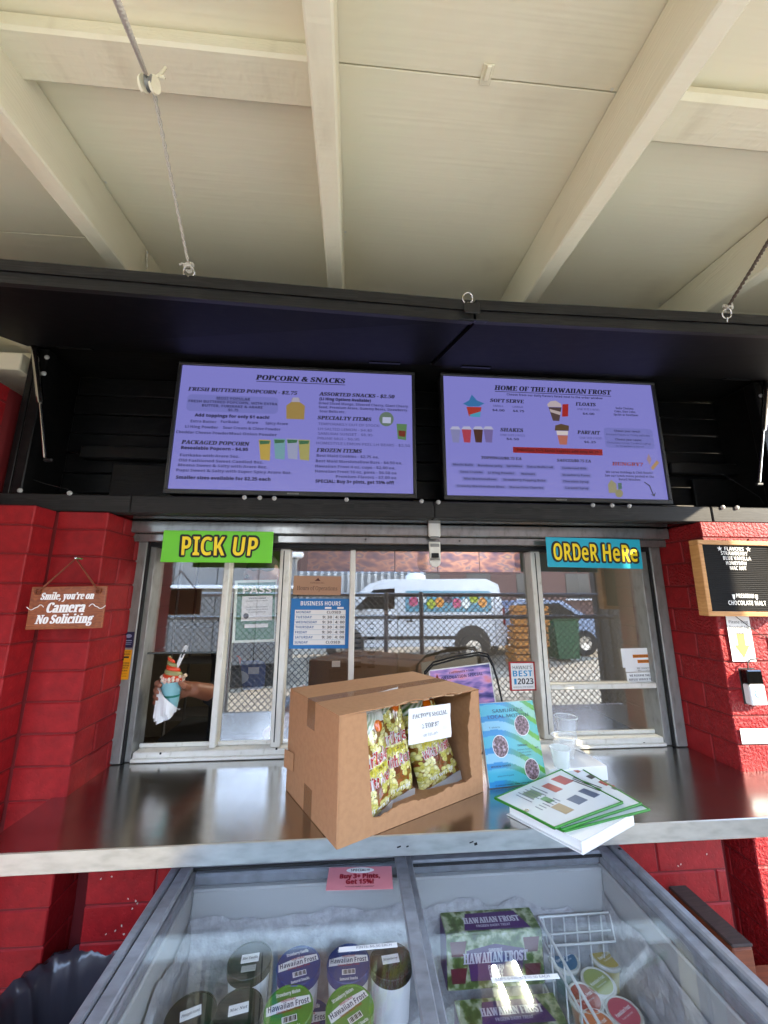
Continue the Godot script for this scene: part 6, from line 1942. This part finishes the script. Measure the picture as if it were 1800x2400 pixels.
func head_bones(c: Vector3, f: Vector3) -> Array:
	# c: centre of the skull, f: way the face looks
	var s := f.cross(Vector3.UP).normalized()
	var u := Vector3.UP
	var b := [[c + u * 0.03 - f * 0.015, c + u * 0.02 + f * 0.01, 0.088, 0.085], [c - u * 0.03 + f * 0.02, c - u * 0.085 + f * 0.04, 0.066, 0.034], [c + f * 0.085 + u * 0.005, c + f * 0.105 - u * 0.03, 0.009, 0.014], [c + f * 0.078 - u * 0.062 - s * 0.016, c + f * 0.078 - u * 0.062 + s * 0.016, 0.008, 0.008], [c - u * 0.06 - f * 0.03, c - u * 0.17 - f * 0.04, 0.055, 0.06]]
	for k in [-1, 1]:
		b.append([c + s * k * 0.083 + u * 0.005 - f * 0.005, c + s * k * 0.085 - u * 0.028 - f * 0.002, 0.016, 0.011])
		b.append([c + f * 0.075 + s * k * 0.03 + u * 0.03, c + f * 0.078 + s * k * 0.03 + u * 0.03, 0.014, 0.012])
	return b

func make_server():
	# cup is held in the opening of the pick up window
	var cup := on_z(401, 1622, -0.005)
	var o := thing("person", "person in a black printed shirt holding a cup out of the pick up window", "person", Vector3(-0.48, 0, -0.5))
	var P: Vector3 = -o.position
	var wrist := cup + Vector3(0.055, -0.01, -0.085)
	var elbow := Vector3(cup.x + 0.13, cup.y - 0.08, -0.27)
	var shoulder := Vector3(cup.x + 0.06, 1.36, -0.46)
	var palm := cup + Vector3(0.012, 0.0, -0.058)
	var bones := [[wrist, palm, 0.026, 0.03], [elbow, wrist, 0.043, 0.028], [palm + Vector3(-0.012, 0.03, 0), palm + Vector3(-0.012, -0.03, 0.0), 0.020, 0.018]]
	for k in 4:
		# fingers curl round the far side of the cup and come forward on its left
		var y: float = [0.034, 0.011, -0.012, -0.034][k]
		var l: float = [0.95, 1.05, 1.0, 0.82][k]
		var r: float = [0.0104, 0.0106, 0.0102, 0.0092][k]
		var a := palm + Vector3(-0.020, y, -0.002)
		var b := cup + Vector3(-0.047, y + 0.003, -0.018 + 0.004 * (l - 1))
		var c := cup + Vector3(-0.048, y + 0.0, 0.012 * l)
		var d := cup + Vector3(-0.030, y - 0.002, 0.034 * l)
		bones.append([a, b, r * 1.12, r * 1.04])
		bones.append([b, c, r * 1.04, r * 0.98])
		bones.append([c, d, r * 0.98, r * 0.86])
	var tb := palm + Vector3(0.028, 0.004, 0.006)
	bones.append([palm + Vector3(0.012, -0.018, -0.004), tb, 0.018, 0.013])
	bones.append([tb, cup + Vector3(0.048, 0.022, 0.004), 0.0125, 0.0105])
	bones.append([cup + Vector3(0.048, 0.022, 0.004), cup + Vector3(0.042, 0.038, 0.028), 0.0105, 0.0085])
	for b in bones:
		b[0] += P
		b[1] += P
	mi(o, "arm", blob(bones, 0.0042, 0.007), M.skin)
	var hc := Vector3(-0.49, 1.62, -0.49) + P
	mi(o, "head", blob(head_bones(hc, Vector3(-0.25, -0.05, 1).normalized()), 0.008, 0.025), M.skin)
	for k in [-1, 1]:
		lathe(o, "eye", [Vector2(0, -0.011), Vector2(0.009, -0.006), Vector2(0.011, 0), Vector2(0.009, 0.006), Vector2(0, 0.011)], mat(Color(0.12, 0.1, 0.09), 0.2), at(hc + Vector3(k * 0.03 - 0.02, 0.012, 0.083)), 10)
	mi(o, "hair", blob([[hc + Vector3(0, 0.06, -0.03), hc + Vector3(0, 0.05, 0.02), 0.085, 0.075], [hc + Vector3(0, 0.02, -0.06), hc + Vector3(0, -0.04, -0.06), 0.07, 0.05]], 0.012, 0.02), mat(Color(0.06, 0.05, 0.045), 0.7))
	var t := Vector3(-0.50, 0, -0.50) + P
	var sh := shoulder + P
	var el := elbow + P
	var torso := [[t + Vector3(-0.10, 1.36, 0), t + Vector3(0.13, 1.36, 0), 0.085, 0.085], [t + Vector3(-0.08, 1.28, 0.02), t + Vector3(-0.07, 0.9, 0.03), 0.12, 0.12], [t + Vector3(0.08, 1.28, 0.02), t + Vector3(0.07, 0.9, 0.03), 0.12, 0.12], [sh, el, 0.072, 0.06], [el, el.lerp(wrist + P, 0.42), 0.058, 0.05], [t + Vector3(0.2, 1.35, 0), t + Vector3(0.26, 1.12, 0.02), 0.07, 0.062]]
	mi(o, "shirt", blob(torso, 0.014, 0.05), M.cloth_black)
	mi(o, "other_arm", blob([[t + Vector3(0.26, 1.13, 0.02), t + Vector3(0.27, 1.04, 0.05), 0.05, 0.045], [t + Vector3(0.27, 1.04, 0.05), t + Vector3(0.18, 0.96, 0.22), 0.043, 0.028], [t + Vector3(0.18, 0.96, 0.22), t + Vector3(0.15, 0.95, 0.28), 0.026, 0.03]], 0.009, 0.02), M.skin)
	for k in [-1, 1]:
		tube(o, "trouser_leg", [t + Vector3(k * 0.09, 0.92, 0.02), t + Vector3(k * 0.10, 0.48, 0.03), t + Vector3(k * 0.10, 0.05, 0.0)], [0.10, 0.075, 0.06], M.cloth_black, 14)
		box(o, "shoe", t + Vector3(k * 0.10, 0.035, 0.04), Vector3(0.09, 0.07, 0.24), M.rubber, 0.02)
	# print on the chest
	var pz := t.z + 0.168
	var pc := Vector3(t.x - 0.01, 1.19, pz)
	var pr := shapes(o, "shirt_print", [rounded(0.21, 0.13, 0.03, 0, -0.02)], mat(Color(0.16, 0.24, 0.42), 0.8), 0.0)
	pr.transform = at(pc)
	var pr2 := shapes(o, "shirt_print", [oval(0.07, 0.035, -0.04, -0.03), rect(0.05, 0.03, 0.05, 0.0)], mat(Color(0.55, 0.56, 0.60), 0.8), 0.0007)
	pr2.transform = at(pc)
	var lt := lettering(o, [["MO", -0.055, 0.045, 0.045, 0.085, "heavyserif"]], mat(Color(0.62, 0.18, 0.12), 0.8), 0.0012)
	lt.transform = at(pc)
	# the sundae, held
	var s := thing("sundae_cup", "blue cup of striped soft serve with spoon and napkin in the hand", "sundae", cup + Vector3(0, -0.055, 0))
	lathe(s, "cup", [Vector2(0, 0), Vector2(0.027, 0), Vector2(0.027, 0), Vector2(0.0385, 0.092), Vector2(0.040, 0.093), Vector2(0.040, 0.096), Vector2(0.037, 0.096)], mat(Color(0.50, 0.69, 0.71), 0.4), Transform3D(), 28)
	lathe(s, "stripe", [Vector2(0.0323, 0.040), Vector2(0.0332, 0.048)], mat(Color(0.06, 0.42, 0.36), 0.35), Transform3D(), 28)
	# soft serve coil
	for c in [[0.0, Color(0.80, 0.24, 0.08)], [0.5, Color(0.56, 0.55, 0.36)]]:
		var path := []
		var rad := []
		for k in 60:
			var f: float = k / 59.0
			var a: float = f * TAU * 2.6 + c[0] * TAU
			path.append(Vector3(0.026 * (1 - f) * cos(a) - 0.022 * f * f, 0.100 + 0.086 * f, 0.026 * (1 - f) * sin(a)))
			rad.append(0.0155 * (1 - f * 0.72))
		var st := new_st()
		tube_into(st, path, rad, 9)
		mi(s, "soft_serve", st.commit(), mat(c[1], 0.4))
	var r := RandomNumberGenerator.new()
	r.seed = 12
	for k in 34:
		var a: float = TAU * k / 17.0
		var p := Vector3(cos(a) * (0.034 + 0.006 * r.randf()), 0.094 + 0.012 * r.randf() + (0.008 if k > 16 else 0.0), sin(a) * (0.034 + 0.006 * r.randf()))
		mi(s, "marshmallow", block_mesh(Vector3(0.013, 0.011, 0.012), 0.004), mat(Color(0.88, 0.74, 0.68) if k % 3 else Color(0.86, 0.80, 0.72), 0.7), at(p, r.randf() * 90, r.randf() * 90, r.randf() * 90))
	var pearl := mat(Color(0.84, 0.22, 0.05), 0.15)
	for k in 40:
		var a: float = r.randf() * TAU
		var f: float = r.randf()
		lathe(s, "popping_pearl", [Vector2(0, -0.005), Vector2(0.004, -0.003), Vector2(0.005, 0), Vector2(0.004, 0.003), Vector2(0, 0.005)], pearl, at(Vector3(0.030 * (1 - f * 0.6) * cos(a), 0.108 + 0.03 * f, 0.030 * (1 - f * 0.6) * absf(sin(a)))), 8)
	tube(s, "wafer", [Vector3(0.03, 0.098, 0.0), Vector3(0.052, 0.118, 0.008)], 0.007, mat(Color(0.80, 0.70, 0.58), 0.7), 8)
	var spoon := PackedVector2Array([Vector2(-0.005, -0.05), Vector2(0.005, -0.05), Vector2(0.0085, 0.045), Vector2(0.006, 0.055), Vector2(-0.006, 0.055), Vector2(-0.0085, 0.045)])
	var sp := prism(s, "spoon", spoon, 0.002, M.white)
	sp.transform = at(Vector3(0.020, 0.172, -0.004), -8, 0, -17)
	shapes(sp, "spoon_slot", [rounded(0.006, 0.03, 0.0028, 0, 0.022)], M.ink, 0.0004)
	var nap := new_st()
	for sheetk in 3:
		for i in 10:
			for j in 8:
				var g := []
				for e in [[i, j], [i + 1, j], [i + 1, j + 1], [i, j + 1]]:
					var u: float = e[0] / 10.0
					var v: float = e[1] / 8.0
					var a: float = lerpf(2.35, 0.75 - 0.15 * sheetk, u)
					var rr: float = 0.036 + 0.006 * v + 0.007 * sin(u * 11.0 + sheetk) * (1.0 - v) + 0.004 * sheetk
					g.append(Vector3(rr * cos(a) * (1.0 + 0.15 * (1 - v)), lerpf(-0.052 + 0.03 * u + 0.012 * sheetk, 0.082 - 0.085 * u, v), rr * sin(a)))
				quad(nap, g[0], g[1], g[2], g[3], Vector3(g[0].x, 0, g[0].z))
	mi(s, "napkin", nap.commit(), M.paper)

# ---------------------------------------------------------------- the lot behind the viewer, seen mirrored in the glass
func make_street():
	# fence with chain link between rails
	var fz := 2.45
	var f := thing("chain_link_fence", "chain link fence with pipe rails running behind the viewer", "fence", Vector3(0, 0, fz))
	for x in [-4.6, -2.9, -1.2, 0.35, 0.72, 2.9]:
		tube(f, "post", [Vector3(x, 0, 0), Vector3(x, 1.56, 0)], 0.024, M.galvanised if x < 0 else M.ink_grey, 8)
	for y in [1.53, 1.30, 0.12]:
		tube(f, "rail", [Vector3(-4.6, y, 0.03), Vector3(0.35, y, 0.03)], 0.021, M.galvanised, 8)
		tube(f, "rail", [Vector3(0.35, y, 0.03), Vector3(2.9, y, 0.03)], 0.021, M.ink_grey, 8)
	var st := new_st()
	var p := 0.058
	var h := 1.42
	var x := -4.6 - h
	while x < 2.9:
		for s in [1.0, -1.0]:
			var a := Vector3(x, 0.1, 0.002 * s)
			var b := Vector3(x + h, 0.1 + h, 0.002 * s)
			var x0 := maxf(a.x, -4.6)
			var x1 := minf(b.x, 2.9)
			if x1 > x0:
				var y0 := 0.1 + (x0 - x)
				var y1 := 0.1 + (x1 - x)
				if s < 0:
					y0 = 0.1 + h - (x0 - x)
					y1 = 0.1 + h - (x1 - x)
				tube_into(st, [Vector3(x0, y0, 0.002 * s), Vector3(x1, y1, 0.002 * s)], 0.0042, 4, false)
		x += p * 1.08
	mi(f, "wire_mesh", st.commit(), M.link).set_meta("kind", "stuff")
	# van
	var vn := thing("delivery_van", "white delivery van with picture panel on its side parked beyond the fence", "van", Vector3(1.35, -0.1, 8.6))
	var white := mat(Color(0.82, 0.82, 0.81), 0.25)
	white.clearcoat_enabled = true
	white.clearcoat = 0.5
	var side := PackedVector2Array([Vector2(-2.35, 0.42), Vector2(-2.4, 0.85), Vector2(-2.25, 1.15), Vector2(-1.55, 1.30), Vector2(-0.95, 1.86), Vector2(-0.6, 1.97), Vector2(1.9, 1.99), Vector2(2.2, 1.85), Vector2(2.32, 1.1), Vector2(2.32, 0.42)])
	var body := prism(vn, "body", side, 1.8, white, Transform3D(Basis(), Vector3(0, 0, 0.9)))
	prism(body, "side_window", PackedVector2Array([Vector2(-1.3, 1.28), Vector2(-0.85, 1.72), Vector2(-0.35, 1.76), Vector2(-0.35, 1.28)]), 0.01, mat(Color(0.04, 0.05, 0.06), 0.06), Transform3D(Basis(), Vector3(0, 0, -0.898)))
	prism(body, "picture_panel", rounded(2.1, 0.5, 0.06, 0.95, 1.45), 0.01, mat(Color(0.35, 0.55, 0.60), 0.3), Transform3D(Basis(), Vector3(0, 0, -0.898)))
	var cols := [Color(0.75, 0.3, 0.42), Color(0.9, 0.9, 0.85), Color(0.62, 0.66, 0.15), Color(0.85, 0.55, 0.2), Color(0.3, 0.25, 0.3)]
	for k in 9:
		prism(body, "picture_shape", oval(0.11, 0.12, 0.1 + k * 0.21, 1.45 + 0.08 * sin(k * 2.0), 12), 0.006, mat(cols[k % 5], 0.4), Transform3D(Basis(), Vector3(0, 0, -0.910)))
	for q in [Vector2(-1.5, 0.36), Vector2(1.5, 0.36)]:
		for z in [-0.86, 0.85]:
			var wh := lathe(vn, "wheel", [Vector2(0.20, -0.1), Vector2(0.33, -0.1), Vector2(0.36, -0.06), Vector2(0.36, 0.06), Vector2(0.33, 0.1), Vector2(0.20, 0.1)], M.rubber, at(Vector3(q.x, q.y, z), 90), 24)
			lathe(wh, "rim", [Vector2(0, -0.07), Vector2(0.08, -0.09), Vector2(0.2, -0.085), Vector2(0.2, 0.085), Vector2(0.08, 0.09), Vector2(0, 0.07)], M.chrome, Transform3D(), 20)
	box(vn, "bumper", Vector3(-2.38, 0.52, 0), Vector3(0.12, 0.2, 1.75), M.plastic_black, 0.04)
	box(vn, "bumper", Vector3(2.35, 0.52, 0), Vector3(0.12, 0.2, 1.75), M.plastic_black, 0.04)
	lathe(vn, "roof_vent", [Vector2(0.28, 1.98), Vector2(0.26, 2.1), Vector2(0.15, 2.16), Vector2(0, 2.17)], white, at(Vector3(0.3, 0, 0)), 18)
	box(vn, "side_mirror", Vector3(-1.15, 1.32, -1.0), Vector3(0.1, 0.18, 0.16), M.plastic_black, 0.03)
	var seam := mat(Color(0.25, 0.25, 0.26), 0.6)
	for xs in [-1.42, -0.28, 2.08]:
		box(body, "door_seam", Vector3(xs, 1.05, -0.9005), Vector3(0.012, 1.1, 0.004), seam, 0.001)
	box(body, "sliding_rail", Vector3(0.9, 1.12, -0.905), Vector3(2.0, 0.025, 0.012), seam, 0.003)
	box(body, "side_trim", Vector3(0, 0.62, -0.906), Vector3(2.3, 0.08, 0.014), M.plastic_black, 0.004)
	for xs in [-0.5, 0.0]:
		box(body, "door_handle", Vector3(xs, 1.0, -0.912), Vector3(0.16, 0.04, 0.03), M.plastic_black, 0.01)
	box(body, "tail_light", Vector3(2.3, 1.1, -0.86), Vector3(0.06, 0.4, 0.1), mat(Color(0.5, 0.05, 0.05), 0.2), 0.01)
	box(body, "headlight", Vector3(-2.3, 0.98, -0.8), Vector3(0.14, 0.16, 0.2), mat(Color(0.8, 0.82, 0.84), 0.1), 0.03)
	prism(body, "wheel_arch", oval(0.44, 0.44, -1.5, 0.46, 20), 0.006, M.plastic_black, Transform3D(Basis(), Vector3(0, 0, -0.899)))
	prism(body, "wheel_arch", oval(0.44, 0.44, 1.5, 0.46, 20), 0.006, M.plastic_black, Transform3D(Basis(), Vector3(0, 0, -0.899)))
	# parked car behind
	var car := thing("parked_car", "silver blue car parked behind the van", "car", Vector3(4.9, -0.1, 9.6))
	var cm := mat(Color(0.50, 0.56, 0.66), 0.25, 0.4)
	prism(car, "body", PackedVector2Array([Vector2(-2.1, 0.35), Vector2(-2.15, 0.7), Vector2(-1.9, 0.92), Vector2(-1.1, 1.0), Vector2(-0.5, 1.42), Vector2(0.8, 1.45), Vector2(1.5, 1.02), Vector2(2.1, 0.92), Vector2(2.15, 0.4)]), 1.7, cm, Transform3D(Basis(), Vector3(0, 0, 0.85)))
	prism(car, "side_window", PackedVector2Array([Vector2(-0.95, 1.02), Vector2(-0.45, 1.35), Vector2(0.7, 1.38), Vector2(1.25, 1.03)]), 0.01, mat(Color(0.04, 0.05, 0.06), 0.06), Transform3D(Basis(), Vector3(0, 0, -0.848)))
	for q in [-1.35, 1.35]:
		var wh := lathe(car, "wheel", [Vector2(0.18, -0.1), Vector2(0.32, -0.1), Vector2(0.34, 0), Vector2(0.32, 0.1), Vector2(0.18, 0.1)], M.rubber, at(Vector3(q, 0.34, -0.78), 90), 22)
		lathe(wh, "rim", [Vector2(0, -0.07), Vector2(0.18, -0.085), Vector2(0.18, 0.085), Vector2(0, 0.07)], M.chrome, Transform3D(), 18)
	# shuttered stand across the alley
	var st2 := thing("storage_trailer", "grey trailer with folded awning standing beyond the fence by the pick up side", "trailer", Vector3(-3.3, -0.1, 6.2), deg_to_rad(-14))
	var tg := mat(Color(0.50, 0.50, 0.49), 0.5, 0.2)
	for k in 6:
		box(st2, "wall_panel", Vector3(-1.75 + 0.7 * k, 1.35, 0), Vector3(0.69, 1.9, 1.6), tg, 0.01)
	box(st2, "roof", Vector3(0, 2.36, 0), Vector3(4.4, 0.1, 1.8), M.white, 0.02)
	box(st2, "awning_rail", Vector3(0, 1.75, -0.86), Vector3(4.2, 0.06, 0.1), M.white, 0.01)
	box(st2, "skirt", Vector3(0, 0.2, 0), Vector3(4.0, 0.36, 1.4), M.rubber, 0.01)
	# corrugated fence
	var cf := thing("corrugated_fence", "ribbed metal fence across the lot behind the van", "fence", Vector3(-0.5, -0.1, 12.4))
	for k in 26:
		box(cf, "rib", Vector3(-3.0 + k * 0.24, 1.2, 0.0), Vector3(0.13, 2.4, 0.09), M.galvanised, 0.03)
	box(cf, "backing", Vector3(0.0, 1.2, 0.05), Vector3(6.3, 2.4, 0.03), mat(Color(0.45, 0.46, 0.46), 0.5, 0.4), 0.005)
	# pink building with windows
	var bd := thing("apartment_block", "pale pink block of flats far across the lot", "building", Vector3(5, -0.1, 19))
	box(bd, "wall", Vector3(0, 3.6, 0), Vector3(16, 7.2, 4), mat(Color(0.40, 0.30, 0.27), 0.9), 0.02)
	for k in 6:
		for l in 2:
			var wn := box(bd, "window", Vector3(-6.4 + k * 2.5, 2.0 + l * 2.6, -2.01), Vector3(1.2, 1.2, 0.06), mat(Color(0.10, 0.12, 0.14), 0.1), 0.01)
			box(wn, "sill", Vector3(0, -0.66, -0.05), Vector3(1.4, 0.08, 0.14), M.white, 0.01)
	box(bd, "parapet", Vector3(0, 7.3, 0), Vector3(16.3, 0.25, 4.3), M.white, 0.02)
	var wh2 := thing("warehouse", "long grey warehouse with roller doors far across the lot", "building", Vector3(-13, -0.1, 17))
	box(wh2, "wall", Vector3(0, 3.0, 0), Vector3(18, 6.0, 5), mat(Color(0.46, 0.46, 0.45), 0.9), 0.02)
	for k in 4:
		for j in 9:
			box(wh2, "shutter_slat", Vector3(-6 + k * 4, 0.4 + j * 0.3, -2.53), Vector3(2.6, 0.28, 0.06), M.galvanised, 0.01)
	box(wh2, "roof_edge", Vector3(0, 6.05, 0), Vector3(18.4, 0.2, 5.4), M.alu_dark, 0.02)
	# crates and a green bin by the road
	var crate_mat := mat(Color(0.66, 0.42, 0.14), 0.7)
	for k in 3:
		var cr := thing("orange_crate", ["orange slatted crate lying lowest in the pile beyond the fence", "orange slatted crate in the middle of the pile beyond the fence", "orange slatted crate topmost of the pile beyond the fence"][k], "crate", Vector3(4.0 + 0.06 * k, -0.1 + 0.46 * k, 7.4), 0.1 * k, "crates piled beyond the fence")
		for j in 3:
			for s in [-1, 1]:
				box(cr, "slat", Vector3(0, 0.08 + j * 0.15, s * 0.28), Vector3(0.75, 0.11, 0.02), crate_mat, 0.004)
				box(cr, "slat", Vector3(s * 0.365, 0.08 + j * 0.15, 0), Vector3(0.02, 0.11, 0.54), crate_mat, 0.004)
		box(cr, "base", Vector3(0, 0.012, 0), Vector3(0.7, 0.02, 0.5), crate_mat, 0.004)
	var gb := thing("green_bin", "green wheeled bin beside the orange crates", "bin", Vector3(5.3, -0.1, 8.2))
	var gm := mat(Color(0.05, 0.30, 0.16), 0.5)
	prism(gb, "body", PackedVector2Array([Vector2(-0.26, 0.08), Vector2(0.26, 0.08), Vector2(0.32, 0.98), Vector2(-0.32, 0.98)]), 0.6, gm, Transform3D(Basis(), Vector3(0, 0, 0.3)))
	box(gb, "lid", Vector3(0, 1.02, 0), Vector3(0.7, 0.07, 0.68), gm, 0.02)
	for s in [-1, 1]:
		lathe(gb, "wheel", [Vector2(0, -0.03), Vector2(0.1, -0.03), Vector2(0.1, 0.03), Vector2(0, 0.03)], M.rubber, at(Vector3(s * 0.28, 0.1, 0.28), 0, 0, 90), 14)
	# tall dark screen fence at the side of the paved area; it keeps the low sun off the counter
	var ck := thing("screen_fence", "tall dark ribbed metal screen fence at the side of the paving", "fence", Vector3(3.12, 0, 2.256))
	var dk := mat(Color(0.09, 0.09, 0.10), 0.7)
	for k in 10:
		box(ck, "panel", Vector3(0, 1.5, -0.92 + 0.205 * k), Vector3(0.03, 2.98, 0.2), dk, 0.008)
		box(ck, "rib", Vector3(-0.026, 1.5, -0.92 + 0.205 * k), Vector3(0.02, 2.9, 0.07), dk, 0.008)
	for z in [-0.9, 1.05]:
		box(ck, "post", Vector3(0.045, 1.5, z), Vector3(0.05, 3.0, 0.05), dk, 0.006)
